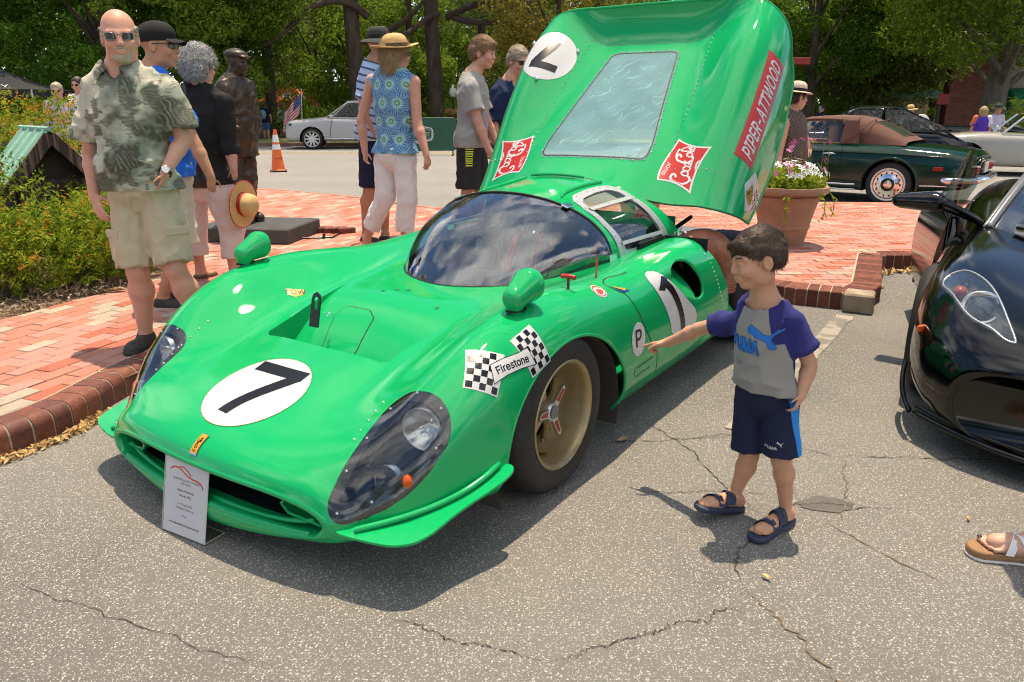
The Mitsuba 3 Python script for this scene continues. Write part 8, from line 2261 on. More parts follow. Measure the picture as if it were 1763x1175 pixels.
# ---- young man in the grey T-shirt
F=Figure(JO['young'], 1.04, .010, 1.03, .005, .96, math.radians(-24),-.12)
k=thing('person', 'young man in a grey T-shirt and dark shorts looking under the raised cover', 'person')
F.body(SKIN_PINK, k, hands={'R': dict(curl=.9, palm=[.2, .9, 0]), 'L': dict(curl=.6)})
F.top(cloth('heather_grey', (.27, .265, .25), (.36, .35, .335)), k, name='t_shirt', sleeve=.70, loose=.024, hem=1.06, wr=.009, seed=16)
kk=F.bottoms(CHAR, k, length=.93, loose=.034, flare=.028, wr=.009, label='dark sports shorts with a yellow striped panel')
S=Skin((meshkit.WRITTEN[scene[kk]['filename']][0], meshkit.WRITTEN[scene[kk]['filename']][1]), left_frame(F.J['hipR']*.75+F.J['knR']*.25+[.02,-.10, 0], (1, .0, 0), (0, 0, 1)), (.12, .16, .12), .1)
emit('side_stripes', cat(*[S.lay(sbox(-.045+.0*i, .125-.020*i, .030-.0015*i, .125-.020*i+.011), .003, .015) for i in range(12)]), mat('neon', (.62, .68, .03), .7), k, smooth=True, kind='stuff')
F.hair(H_LIGHT, k, cut=(.062, .040), grow=.010, back=-.045, rough=.008, fringe=.024, strands=6000, slen=.034)
F.eyes(k, H_LIGHT)
for q in 'RL': F.shoe(q, SHOE_D, k, SOLE_W)
# ---- man in the navy polo
F=Figure(JO['navy'], 1.02, .013, 1.03, .006, 1.05, math.radians(-52),-.20, 0, .03)
k=thing('person', 'man in a navy polo shirt and sunglasses partly hidden by the raised green cover', 'person')
F.body(SKIN_PINK, k, hands={'R': dict(curl=.5), 'L': dict(curl=.5)})
F.top(cloth('polo_navy', (.010, .018, .060), (.020, .032, .095)), k, name='polo_shirt', sleeve=.80, loose=.026, hem=.98, wr=.010, seed=18, vneck=.05)
F.bottoms(NAVY, k, length=.95, loose=.026, flare=.02)
F.hair(H_SAND, k, cut=(.066, .045), grow=.006, back=-.03, rough=.006, strands=5000, slen=.026)
F.shades(k)
for q in 'RL': F.shoe(q, SHOE_D, k, SOLE_W)
# ---- woman behind the raised cover
F=Figure(JO['cover'], .92, .014, .96, .007, 1.05, math.radians(10),-.05, 0, .03)
k=thing('person', 'woman in a brown knitted top, white trousers and pale hat behind the flower planter', 'person')
F.body(SKIN_PINK, k, hands={'R': dict(curl=.5), 'L': dict(curl=.6)}, arms=1.15)
F.top(mat('cloth_knit', proc(lambda p, n, uv: mix((.045, .028, .024), (.19, .14, .12), smoothstep(.2, .8, dr.sin(p.x*190+p.y*90)*dr.sin(p.z*190)*.5+.5))), .9, .2), k, name='knit_top', sleeve=0, loose=.022, hem=.83, wr=.009, seed=20)
F.bottoms(WHITEC, k, name='trousers', length=1.75, loose=.018, wr=.008, cuffr=.055)
F.hair(H_BROWN, k, cut=(.05, .02), grow=.010)
hat_on(F, k, cloth('hat_pale', (.50, .40, .30)), CROWN_ROUND, (.155,-.012), BLACKC, (.05, 0), .060, name='sun_hat')
for q in 'RL': F.shoe(q, mat('sandal_red', (.30, .06, .04), .6), k, name='sandal', high=.05)
# ---- the boy pointing at the car
F=Figure(JO['boy'], .585, .0060, .775, .0036, .92, math.radians(-172),-.24, .03, .02, True, lid=.007)
k=thing('person', 'small boy in a grey shirt with navy sleeves pointing at the green car', 'person')
F.body(SKIN_BOY, k, hands={'R': dict(curl=.9, point=True, palm=[-.2,-.35,-.9]), 'L': dict(curl=.55, palm=[-.8, .3, 0])}, relax=3, arms=1.06)
st=F.top(cloth('boy_grey', (.215, .205, .185), (.28, .27, .245), weave=420), k, sleeve=.66, loose=.015, hem=.505, wr=.010, seed=22, neck=.082, sleeve_r=.98, step=.006, label='grey shirt with navy raglan sleeves and a blue leaping cat print')
sv, sf=meshkit.WRITTEN[scene[st]['filename']][:2]
shirt=(sv.astype(float), sf)
BN=cloth('boy_navy', (.022, .022, .115), (.034, .034, .16), weave=420)
def sleeve_field(v, q):
 c=F.J['neck']+F.left*q*.036+F.up*.0
 e=F.J['shL' if q>0 else 'shR']-F.up*.072-F.left*q*.020
 d=unit(e-c); n=unit(np.cross(F.fwd, d))*q
 n=n if n@(F.left*q+F.up*.3)>0 else-n
 a0=F.J['shL' if q>0 else 'shR']; a1=F.J['elL' if q>0 else 'elR']
 t=np.clip(((v-a0)@(a1-a0))/((a1-a0)@(a1-a0)), 0, 1)
 arm=.060-np.linalg.norm(v-a0-t[:, None]*(a1-a0), axis=1)
 return np.minimum((v-c)@n, np.maximum((v-e)@F.up, arm))
nb=F.J['neck']
def collar_field(v):
 ax_=unit(F.J['head']-nb)
 r=np.linalg.norm((v-nb)-((v-nb)@ax_)[:, None]*ax_, axis=1)
 return .0665-r-.35*np.clip(-(v-nb)@F.up,-.02, .03)
body_=shirt
parts=[]
for q in (1,-1):
 parts.append(clip(body_, lambda v: sleeve_field(v, q)))
 body_=clip(body_, lambda v:-sleeve_field(v, q))
col=clip(body_, lambda v: np.where((v-nb)@F.up>-.06, collar_field(v),-1.0))
body_=clip(body_, lambda v:-np.where((v-nb)@F.up>-.06, collar_field(v),-1.0))
scene[st]=mikit.ply(body_, 'mat_cloth_boy_grey', smooth=True)
for m in parts: emit('sleeve', m, BN, st, smooth=True)
emit('collar_band', col, BN, st, smooth=True)
SKS=Skin(shirt, plane_frame(nb-F.up*.10+F.fwd*.1, F.left, F.up), (.2, .3, .14), .15)
PB=mat('print_blue', (.010, .135, .46), .7)
PD=mat('print_dark', (.010, .018, .10), .7)
word=text_poly('PUMA', .044, True, 1.0)
a_, b_, c_, d_=word.bounds
word=affinity.rotate(centred(affinity.scale(word, .105/(c_-a_), 1.0).buffer(.0016),-.026,-.040),-8)
cat_px=np.array([(300, 905), (318, 872), (330, 864), (345, 878), (372, 905), (400, 938), (425, 958), (450, 960), (480, 935), (505, 905), (520, 897), (530, 902), (526, 912), (500, 932), (475, 962), (462, 985), (468, 1020), (480, 1062), (478, 1084), (462, 1088), (452, 1064), (440, 1030), (425, 1008), (395, 990), (365, 972), (352, 955), (340, 938), (330, 940), (322, 922), (305, 930)])
catp=Polygon(np.c_[(cat_px[:, 0]-400)*.00044+.034,-(cat_px[:, 1]-970)*.00036-.010]).buffer(.0008)
lg=emit('cat_print', SKS.lay(catp.buffer(.0012), .0012, .008), PD, st, smooth=True)
emit('cat_fill', SKS.lay(catp, .0018, .008), PB, st, smooth=True)
emit('word_edge', SKS.lay(word.buffer(.0014), .0012, .008), PD, st, smooth=True)
emit('word_print', SKS.lay(word, .0018, .008), PB, st, smooth=True)
sh=F.bottoms(NAVY, k, length=.88, loose=.020, flare=.012, wr=.004, waist=.35, step=.006, label='navy shorts with a blue side stripe')
v, f=meshkit.WRITTEN[scene[sh]['filename']][:2]; shorts=(v.astype(float), f)
hl=(F.J['hipL']+F.J['knL'])/2
def stripe(v):
 fw=(v-hl)@unit(F.fwd*.9+F.left*.35) ; lt=(v-hl)@F.left
 return np.where(lt>.015, .020-np.abs((v-hl)@F.fwd+.004),-1.0)
emit('side_stripe', clip(shorts, stripe), mat('cloth_stripe_blue', (.015, .20, .60), .8), sh, smooth=True)
scene[sh]=mikit.ply(clip(shorts, lambda v:-stripe(v)), NAVY, smooth=True)
SS2=Skin(shorts, plane_frame(F.J['knL']*.72+F.J['hipL']*.28+F.fwd*.07+F.left*.01, unit(F.left-F.fwd*.2), F.up), (.1, .1, .09), .15)
w2=text_poly('PUMA', .010, True, 1.1)
mini=affinity.scale(catp, .20, .22, origin=(.034,-.010))
SIL=mat('print_silver', (.50, .50, .50), .6)
emit('small_word', SS2.lay(centred(w2,-.012, .012), .0012, .006), SIL, sh, smooth=True)
emit('small_cat', SS2.lay(centred(mini, .018, .026), .0012, .006), SIL, sh, smooth=True)
F.hair(H_BROWN, k, cut=(.050, .030), grow=.003, back=-.030, rough=.006, f=60, fringe=.020, step=.0045, seed=8, strands=14000, slen=.024, lift=.09, comb=(1.0,-.5), label='short dark brown hair brushed forward')
F.eyes(k, H_BROWN)
SAND=mat('sandal_navy', proc(lambda p, n, uv: mix((.018, .026, .060), (.03, .040, .085), noise(p.x*90, p.y*90, p.z*90))), .55)
for q in 'RL':
 a, t=F.J['an'+q], F.J['to'+q]
 f_=unit((t-a)*[1, 1, 0]); l_=np.array([-f_[1], f_[0], 0])
 slope=(t[2]-.020)-(a[2]-.060)
 slope=max(slope, 0.0) if q=='R' else 0.0
 L0=np.linalg.norm((t-a)[:2])
 base=np.array([a[0], a[1], 0]); z0=max(.0, a[2]-.062) if q=='R' else 0.004
 fz=unit(f_*L0+np.array([0, 0, slope])); nz=unit(np.cross(fz, np.cross([0, 0, 1], fz))); 
 if nz[2]<0: nz=-nz
 lz=np.cross(nz, fz)
 O=base+np.array([0, 0, z0])
 W=lambda x, y, z: O+fz*x+lz*y+nz*z
 x0, x1=-.042, L0+.032
 S=Soft(np.minimum(W(x0, 0, 0), W(x1, 0, 0))-.06, np.maximum(W(x0, 0, 0), W(x1, 0, 0))+.075, .0045)
 S.bone(W(x0+.022, 0, .012), W(x0+.06, .0, .012), .028, .027, .01).bone(W(x0+.06, 0, .012), W(x1-.03, .002, .012), .027, .036, .02)
 S.half(W(0, 0, .020),-nz); S.half(W(0, 0,-.001), nz)
 s=emit('sandal', S.mesh(1), SAND, k, smooth=40, label=None)
 for x, ang in ((L0*.28, .12), (L0*.66,-.10)):
  P=[]
  for t_ in np.linspace(-1.15, 1.15, 17):
   hgt=.068 if x<L0*.5 else .050
   c0=W(x+ang*.1*t_, math.sin(t_)*.0375, .012+hgt*math.cos(t_)*.92)
   P.append([c0+fz*w_ for w_ in (-.022,-.008, .008, .022)])
  P=np.array(P)
  emit('strap', cat(sheet(P), flip(sheet(P-nz*.003))), SAND, s, smooth=True)
  emit('buckle', tr(box(.016, .020, .004, .001), frame(W(x, .020, .012+(.064 if x<L0*.5 else .047)*.86), fz, unit(lz*.8-nz*.6))), mat('buckle', (.03, .03, .04), .3), s, smooth=False)
 T_=Soft(np.minimum(W(x0, 0, 0), W(x1, 0, 0))-.06, np.maximum(W(x0, 0, 0), W(x1, 0, 0))+.08, .004)
 T_.bone(a, W(-.012, 0, .040), .026, .024, .015).bone(W(-.01, 0, .040), W(L0*.6, .002, .036), .025, .024, .015).bone(W(L0*.6,-.010, .033), W(L0*.85,-.010, .030), .019, .016, .012).bone(W(L0*.6, .012, .033), W(L0*.85, .014, .030), .019, .017, .012)
 for i, (y, ln, r_) in enumerate(((.018 if q=='R' else-.018, .030, .0092), (.006 if q=='R' else-.006, .029, .0072), (-.004 if q=='R' else .004, .026, .0068), (-.013 if q=='R' else .013, .021, .0064), (-.021 if q=='R' else .021, .015, .0060))):
  T_.bone(W(L0*.86, y, .029), W(L0*.86+ln, y*1.1, .027), r_, r_*.92, .003)
 emit('foot', T_.mesh(1), SKIN_BOY, k, smooth=True)
# ------------------------------------------------------------------ street things
# traffic cone
CX, CY=-5.36, 17.45
c=thing('traffic_cone', 'orange traffic cone with two white bands standing in the street', 'traffic cone')
ORG=mat('cone_orange', proc(lambda p, n, uv: mix((.70, .105, .012), (.80, .15, .02), noise(p.x*12, p.y*12, p.z*12))), .5)
emit('base', at(tr(box(.37, .37, .035, .008), rotz(.3)), CX, CY, .0225), BLACKP, c)
r_at=lambda z: .148-.110*(z-.04)/.88
def band(z0, z1, o=0.0): return at(lathe([(r_at(z0)+o, z0), (r_at(z1)+o, z1)], 40), CX, CY, 0)
emit('cone_body', at(lathe([(.165, .04), (.160, .055), (.148, .065), (r_at(.92), .92), (.030, .935), (.026, .935)], 40), CX, CY, 0), ORG, c, smooth=30)
for z0, z1 in ((.50, .61), (.66, .82)): emit('white_band', band(z0, z1, .0025), mat('reflective_white', (.72, .72, .70), .4), c, smooth=True)
wm_=text_poly('PUPD', .045, True, .8)
v, f=tri2d(centred(wm_, 0, .30), .02)
emit('stencil_word', (np.c_[CX+v[:, 0]+.05, CY-np.sqrt(np.maximum((r_at(v[:, 1])+.004)**2-(v[:, 0]+.05)**2, 0)), v[:, 1]], f), BLACKP, c)
# green barrier with its lettered crest
b=thing('barrier_panel', 'dark green street barrier with a white crest behind the woman in the straw hat', 'barrier')
GB=mat('barrier_green', proc(lambda p, n, uv: mix((.010, .065, .036), (.014, .085, .048), noise(p.x*5, p.y*5, p.z*5))), .45)
bx0, bx1, by=-3.95,-1.72, 23.6
emit('panel', tr(prism(rounded(sbox(bx0, .16, bx1, 1.10), .10), .03), np.array([[1, 0, 0, 0], [0, 0,-1, by], [0, 1, 0, 0], [0, 0, 0, 1.0]])), GB, b)
emit('frame', tube(np.vstack([[(bx0, by-.015, .03)], [(x, by-.015, z) for x, z in rounded(sbox(bx0, .16, bx1, 1.10), .10).exterior.coords]]), .022, 8), GB, b, smooth=True)
for x in (bx0+.1, bx1-.1):
 emit('leg', tube([(x, by-.015, .2), (x, by-.015, .03)], .022, 8), GB, b)
 emit('foot', tube([(x, by-.40, .02), (x, by+.40, .02)], .020, 8), GB, b)
MB_=np.array([[1, 0, 0, 0], [0, 0,-1, by-.034], [0, 1, 0, 0], [0, 0, 0, 1.0]])
crest=spline_poly(np.array([(-2.95, .62), (-2.90, .80), (-2.62, .86), (-2.55, .92), (-2.40, .93), (-2.28, .86), (-2.08, .82), (-2.02, .62), (-2.08, .46), (-2.30, .40), (-2.45, .33), (-2.58, .40), (-2.88, .44)]), 90)
crest=affinity.translate(crest,-.38, .0)
emit('crest_line', tr(prism(crest.difference(crest.buffer(-.035)), .004), MB_), WHITEV, b)
emit('crest_line', tr(prism(crest.buffer(-.055).difference(crest.buffer(-.068)), .004), MB_), WHITEV, b)
emit('crest_word', tr(prism(centred(text_poly('PINEHURST', .125, False, .72),-2.86, .63), .004), MB_), WHITEV, b)
# show card in a clear stand in front of the nose
s_=thing('show_card', 'white show card in a clear acrylic stand in front of the green nose', 'sign')
p0, p1=np.array([-1.212, 2.272, 0]), np.array([-1.031, 2.172, 0])
a=unit(p1-p0); nrm=np.array([a[1],-a[0], 0]); bk=-nrm
up_=unit(np.array([0, 0, 1.0])+bk*.22)
W_, H_=.212, .282
Mc=np.eye(4); Mc[:3, 0]=a; Mc[:3, 1]=up_; Mc[:3, 2]=np.cross(a, up_); Mc[:3, 3]=(p0+p1)/2+[0, 0, .006]
ACR='mat_acrylic'
scene[ACR]={'type': 'thindielectric', 'int_ior': 1.49, 'specular_transmittance': rgb(.93, .95, .94)}
emit('card', tr(at(box(W_, H_, .0012), 0, H_/2, 0), Mc), mat('card_paper', (.56, .55, .60), .7), s_, smooth=False)
emit('front_sheet', tr(at(box(W_+.006, H_+.004, .0), 0, H_/2, .0035), Mc), ACR, s_, smooth=False)
EDG=mat('acrylic_edge', (.50, .52, .42), .3)
emit('sheet_edge', tr(cat(tube([(W_/2+.003, 0, .002), (W_/2+.003, H_+.002, .002), (-W_/2-.003, H_+.002, .002), (-W_/2-.003, 0, .002), (W_/2+.003, 0, .002)], .0016, 5)), Mc), EDG, s_)
q=[p0+[0, 0, .003], p0+bk*.085+[0, 0, .003], p1+bk*.085+[0, 0, .003], p1+[0, 0, .003]]
emit('stand_foot', (np.array(q), np.array([[0, 1, 2], [0, 2, 3]])), ACR, s_)
emit('foot_edge', tube(q, .0016, 5), EDG, s_)
RED=mat('ink_red', (.55, .03, .03), .6); INK=mat('ink_grey', (.12, .12, .13), .7); INK2=mat('ink_brown', (.20, .09, .08), .7)
sw=lambda pts, w0: LineString(smooth_path(np.array(pts), 30)).buffer(w0, cap_style=1)
logo=sw([(-.078, .222), (-.062, .231), (-.035, .231), (.0, .214), (.03, .206), (.055, .204), (.085, .182)], .0028).union(sw([(-.045, .230), (-.025, .238), (-.005, .234), (.020, .214)], .0022))
emit('card_logo', tr(prism(logo, .0006, .0008), Mc), RED, s_)
for t, y, h, m, bold, wd in [('SANDHILLS MOTORING', .194, .0075, INK, False, .135), ('FESTIVAL', .181, .0075, INK, False, .055), ('Village of Pinehurst', .155, .0070, INK2, True, .085), ('May 28, 2023', .138, .0070, INK2, True, .060), ('1967 Ferrari 330P', .108, .0068, INK, False, .075), ('The Miller Collection', .094, .0068, INK, False, .088), ('Ferrari', .069, .0062, INK, False, .027), ('www.sandhillsmotoringfestival.com', .036, .0070, INK2, True, .150)]:
 tp=text_poly(t, h, bold)
 x0, y0, x1, y1=tp.bounds
 tp=centred(affinity.scale(tp, wd/(x1-x0), 1), 0, y)
 emit('card_line', tr(prism(tp, .0005, .0008), Mc), m, s_)
# bronze figure and its plinth
F=Figure(JO['statue'], 1.03, .012, 1.02, .0065, 1.02, math.radians(-16),-.05, 0, .02)
st_=thing('bronze_statue', 'dark bronze statue of a standing man in a flat cap and open jacket', 'statue')
BRZ=mat('bronze', proc(lambda p, n, uv: mix((.020, .016, .012), (.085, .062, .042), fbm(p.x*10, p.y*10, p.z*8, 4))), .42, .6, metallic=.45)
BRZ2=mat('bronze_worn', proc(lambda p, n, uv: mix((.06, .042, .026), (.16, .11, .065), fbm(p.x*12, p.y*12, p.z*12, 3))), .4, .6, metallic=.5)
F.body(BRZ, st_, hands={'R': dict(curl=.9, palm=[.2, .8, 0]), 'L': dict(curl=.9)})
F.top(BRZ, st_, name='jacket', sleeve=1.85, loose=.030, hem=.93, wr=.016, seed=31, vneck=.12)
F.top(BRZ2, st_, name='waistcoat', sleeve=0, loose=.020, hem=1.08, wr=.008, seed=33, neck=.05)
F.bottoms(BRZ, st_, name='trousers', length=1.93, loose=.028, wr=.018, waist=.2, cuffr=.058, seed=35)
S=Soft(F.J['head']-.2, F.J['head']+.2, .007)
S.ell(F.H(-.010, 0, .075), (.118, .098, .052), .01, F.HR).ell(F.H(.085, 0, .056), (.050, .066, .014), .02, F.HR)
emit('flat_cap', S.mesh(2), BRZ, st_, smooth=True)
for i, y in enumerate(np.linspace(.03, .26, 5)):
 emit('button', at(ball(.008, sub=1),*(F.J['neck']+F.fwd*.142-F.up*(y+.06)-F.left*.012)), BRZ2, st_)
for q in 'RL': F.shoe(q, BRZ, st_, BRZ)
pl=thing('statue_plinth', 'low dark stone plinth under the bronze statue', 'plinth')
emit('slab', at(tr(box(1.0, .80, .15, .012), rotz(-.15)),-2.62, 7.70, .195), mat('plinth_stone', proc(lambda p, n, uv: mix((.035, .038, .038), (.075, .078, .076), fbm(p.x*14, p.y*14, p.z*14))), .6), pl)
pq=thing('plaque_block', 'small dark slanted plaque with raised lettering beside the statue plinth', 'plaque')
MP=trans(-2.28, 7.36, .12)@rotz(-.25)
emit('block', tr((lambda m: (np.where((m[0][:, 2:3]>0)&(m[0][:, 1:2]<0), m[0]-[0, 0, .06], m[0]), m[1]))(box(.22, .14, .10)), MP@trans(0, 0, .08)), mat('plinth_stone', (.05, .05, .05), .6), pq)
for i, w in enumerate((.12, .10, .13, .08)):
 emit('text_bar', tr(box(w, .006, .003), MP@trans(0, .045-.03*i, .124-.0135*i*.95)@rotx(.40)), ALLOY, pq)
lf_=thing('ground_light', 'thin metal frame set in the brick beside the plinth', 'metal frame')
emit('frame_bar', tube([(-2.15, 7.55, .13), (-1.85, 7.62, .13), (-1.80, 8.2, .13)], .008, 6), BLACKP, lf_)
emit('frame_post', tube([(-1.93, 7.6, .12), (-1.93, 7.6, .17)], .015, 8), BLACKP, lf_)
# dark brick step edge behind the grey-haired woman
for i in range(16):
 emit('step_brick', at(tr(box(.18, .085, .06, .006), rotz(.5)),-2.95+.085*i*.92, 8.15+.045*i*.4-.03*i, .145), KD[i%2], 'plaza')
# wooden hut with a green metal roof
h_=thing('well_house', 'small weathered wooden hut with a green ribbed metal roof among the shrubs', 'hut')
HM=trans(-4.36, 7.05, .12)@rotz(.80)
WOOD=[mat('hut_wood'+str(i), proc(lambda p, n, uv, i=i: mix((.040, .024, .017), (.20, .135, .095), smoothstep(.45, .75, fbm(p.x*60+i, p.y*60, p.z*2.2, 3)))), .9) for i in range(2)]
w_, d_, hh=.62, .66, .66
for j in range(6):
 emit('plank', tr(at(box(w_/6-.004, .022, hh+.005*(j%3), .003),-w_/2+w_/6*(j+.5),-d_/2, hh/2), HM), WOOD[j%2], h_)
 emit('plank', tr(at(box(.022, d_/6-.004, hh, .003), w_/2,-d_/2+d_/6*(j+.5), hh/2), HM), WOOD[(j+1)%2], h_)
 emit('plank', tr(at(box(.022, d_/6-.004, hh, .003),-w_/2,-d_/2+d_/6*(j+.5), hh/2), HM), WOOD[j%2], h_)
emit('hut_inside', tr(at(box(w_-.04, d_-.04, hh-.02), 0, 0, hh/2), HM), CABIN_D, h_)
emit('latch', tr(cat(at(box(.10, .012, .02, .003), .12,-d_/2-.016, .40), at(ball(.016, sub=1), .10,-d_/2-.02, .38)), HM), mat('old_iron', (.16, .14, .12), .5, metallic=.7), h_)
rh, ov=.44, .09
for s in (1,-1):
 e0=np.array([0, 0, hh+rh]); e1=np.array([s*(w_/2+ov), 0, hh-.03])
 n_r=37
 ys=np.linspace(-d_/2-.12, d_/2+.12, n_r)
 rib=np.where(np.arange(n_r)%9==4, .018, 0.0)+np.where(np.arange(n_r)%3==1, .003, 0.0)
 nn2=unit(np.array([s*(hh+rh-hh+.03), 0, w_/2+ov]))
 P=np.array([[e0+(e1-e0)*t+[0, y, 0]+nn2*r2 for y, r2 in zip(ys, rib)] for t in np.linspace(0, 1, 6)])
 rk=emit('roof_panel', tr(cat(sheet(P), flip(sheet(P-nn2*.006))), HM), mat('roof_green', proc(lambda p, n, uv: mix((.17, .34, .25), (.24, .43, .33), fbm(p.x*8, p.y*8, p.z*8))), .45, .4), h_, smooth=30)
 bd=tube([e0+[0,-d_/2-.125,-.03], e1+[0,-d_/2-.125,-.03]], .01, 4)
 L=np.linalg.norm(e1-e0)
 Mb=frame((e0+e1)/2+[0,-d_/2-.105,-.055], e1-e0, [0, 1, 0])
 emit('barge_board', tr(box(L, .03, .10, .004), HM@Mb), WOOD[0], h_)
emit('ridge_cap', tr(tube([(0,-d_/2-.13, hh+rh+.004), (0, d_/2+.13, hh+rh+.004)], .022, 6), HM), 'mat_roof_green', h_, smooth=False)
gab=Polygon([(-w_/2, 0), (w_/2, 0), (0, rh*.96)])
emit('gable', tr(prism(gab, .02), HM@np.array([[1, 0, 0, 0], [0, 0,-1,-d_/2+.06], [0, 1, 0, hh-.02], [0, 0, 0, 1.0]])), mat('gable_dark', (.03, .02, .016), .9), h_)
# terracotta planters with flowers
def planter(x, y, label, n_fl, s=1.0, flowers=True):
 t=thing('planter', label, 'planter')
 z=.12
 TC=mat('terracotta', proc(lambda p, n, uv: mix((.27, .145, .085), (.42, .27, .175), fbm(p.x*9, p.y*9, p.z*9, 4))), .9)
 emit('pot', at(lathe([(.01, 0), (.20, 0), (.205, .02), (.235, .16), (.245, .165), (.248, .19), (.24, .20), (.30, .44), (.315, .445), (.318, .47), (.305, .475), (.315, .50), (.375, .505), (.385, .53), (.378, .565), (.345, .565), (.335, .54)], 64), x, y, z), TC, t, smooth=40)
 emit('soil', at(lathe([(.34, .535), (.001, .55)], 30), x, y, z), mat('soil', (.03, .022, .016), .95), t)
 if not flowers: return t
 pts=crown_points([(np.array([x, y, z+.60]), np.array([.36, .36, .15]))], 3800, R_, .2)
 emit('foliage', leaves(pts, .045, R_, .4, .45), L_LIME, t, smooth=False)
 dr=np.array([[(x+.33*math.cos(a), y+.33*math.sin(a), z+.56), (x+.41*math.cos(a), y+.41*math.sin(a), z+.48), (x+.42*math.cos(a), y+.42*math.sin(a), z+.28)] for a in (-1.9,-1.0,-.4)])
 for p in dr: emit('trailing_stem', cat(tube(p, .004, 5, n=8), leaves(np.repeat(smooth_path(p, 6), 3, 0)+R_.normal(0, .02, (18, 3)), .05, R_)), L_LIME, t, smooth=False)
 pet=[]
 for k_ in range(5):
  a=k_*2*math.pi/5
  pet.append((np.array([[0, 0, 0], [.5*math.cos(a-.5), .5*math.sin(a-.5), .16], [math.cos(a), math.sin(a), .10], [.5*math.cos(a+.5), .5*math.sin(a+.5), .16]]), np.array([[0, 1, 2], [0, 2, 3]])))
 FL=cat(*pet)
 for i in range(n_fl):
  d=R_.normal(size=3); d[2]=abs(d[2])+.35; d /= np.linalg.norm(d)
  pink=i%3==2
  hgt=(.30 if pink and i%2 else .05)*R_.random()
  p=np.array([x, y, z+.62])+d*[.37, .37, .15]+[0, 0, hgt]
  sz=.022 if pink else .042
  u_=unit(np.cross(d, [0, 0, 1.01])); M=np.eye(4); M[:3, 0]=u_; M[:3, 1]=np.cross(d, u_); M[:3, 2]=d; M[:3, 3]=p
  ms=[tr(FL, M@scl(sz))]
  if pink: ms+=[tr(FL, M@trans(R_.normal(0, .014), R_.normal(0, .014), .005)@rotz(1)@scl(sz)) for _ in range(3)]
  emit('flower', cat(*ms), mat('petal_pink', (.55, .16, .38), .7) if pink else mat('petal_white', (.70, .70, .66), .7), t, smooth=False)
  if hgt>.1: emit('flower_stem', tube([p-[0, 0, hgt+.05], p], .003, 4), L_LIME, t)
 return t
planter(2.66, 7.30, 'round terracotta planter of white and pink flowers right of the raised green cover', 96)
planter(1.55, 9.1, 'terracotta planter glimpsed under the lifted green cover', 20)
# tents, flag, lamp posts, signs, building
def tent(label, x, y, w, d, h0, h1, cloth_m, word=None, ang=0.0, logo=False):
 t=thing('canopy_tent', label, 'tent')
 M=trans(x, y, 0)@rotz(ang)
 for sx in (-1, 1):
  for sy in (-1, 1):
   emit('leg', tr(tube([(sx*w/2, sy*d/2, 0), (sx*w/2, sy*d/2, h0)], .025, 6), M), ALLOY, t)
 c=np.array([[-w/2,-d/2, h0], [w/2,-d/2, h0], [w/2, d/2, h0], [-w/2, d/2, h0]])
 apex=np.array([0, 0, h1])
 for i in range(4):
  a, b=c[i], c[(i+1)%4]
  P=np.array([[(a+(b-a)*u)*(1-t_)+apex*t_-[0, 0, .10*math.sin(math.pi*t_)] for u in np.linspace(0, 1, 7)] for t_ in np.linspace(0, 1, 9)])
  emit('roof_panel', tr(cat(sheet(P), flip(sheet(P-[0, 0, .006]))), M), cloth_m, t, smooth=True)
  emit('valance', tr(cat(sheet(np.array([[a, b], [a-[0, 0, .25], b-[0, 0, .25]]])), flip(sheet(np.array([[a, b], [a-[0, 0, .25], b-[0, 0, .25]]])*[1.002, 1.002, 1]))), M), cloth_m, t)
 def front(u, k, lift=.02):
  a, b=c[0], c[1]
  q=(a+(b-a)*u)*(1-k)+apex*k-np.array([0, 0, .10*math.sin(math.pi*k)])
  return q+np.array([0,-.4, .9])*lift
 if word:
  tp=text_poly(word, .32, True, 1.0)
  x0, y0, x1, y1=tp.bounds
  v, f=tri2d(tp, .15)
  uu=.16+(v[:, 0]-x0)/(x1-x0)*.66
  kk=.10+(v[:, 1]-y0)/(y1-y0)*.22
  emit('tent_word', tr((np.array([front(a_, b_) for a_, b_ in zip(uu, kk)]), f), M), WHITEV, t)
 if logo:
  for cu, ck, r1, r2 in ((.50, .36, .30, .22), (.50, .36, .15, .0), (.18, .30, .16, .09), (.83, .30, .20, .13)):
   ring_=affinity.scale(Point(0, 0).buffer(1, 16), r1, r1)
   if r2: ring_=ring_.difference(affinity.scale(Point(0, 0).buffer(1, 16), r2, r2))
   v, f=tri2d(ring_, .12)
   emit('tent_mark', tr((np.array([front(cu+a_*.42, ck+b_*.62) for a_, b_ in v]), f), M), WHITEV, t)
 return t
tent('black canopy tent with a white name on its roof at the far left',-16.6, 25.6, 3.2, 3.2, 1.95, 2.62, cloth('tent_black', (.016, .017, .019), (.03, .031, .034)), 'HAGERTY', .12)
tent('orange canopy tent with white round marks beyond the bronze statue',-11.3, 40.0, 3.0, 3.0, 1.70, 2.65, cloth('tent_orange', (.50, .13, .035), (.60, .18, .05)), None, .1, True)
fl_=thing('flag', 'american flag on a slanting pole above the white crossover car', 'flag')
f0, f1=np.array([-8.32, 30.50, 0.26]), np.array([-8.19, 30.50, 2.01])
emit('flag_pole', tube([f0-[0, 0, .5], f1+[0, 0, .1]], .022, 8), ALLOY, fl_)
A, B=f1, np.array([-8.33, 30.50, 1.19])
outd=np.array([-9.07, 30.50, 0.53])-B
def flag_pt(u, v):
 return A*(1-v)+B*v+outd*u+np.array([0, .10*math.sin(u*9),-.10*u])
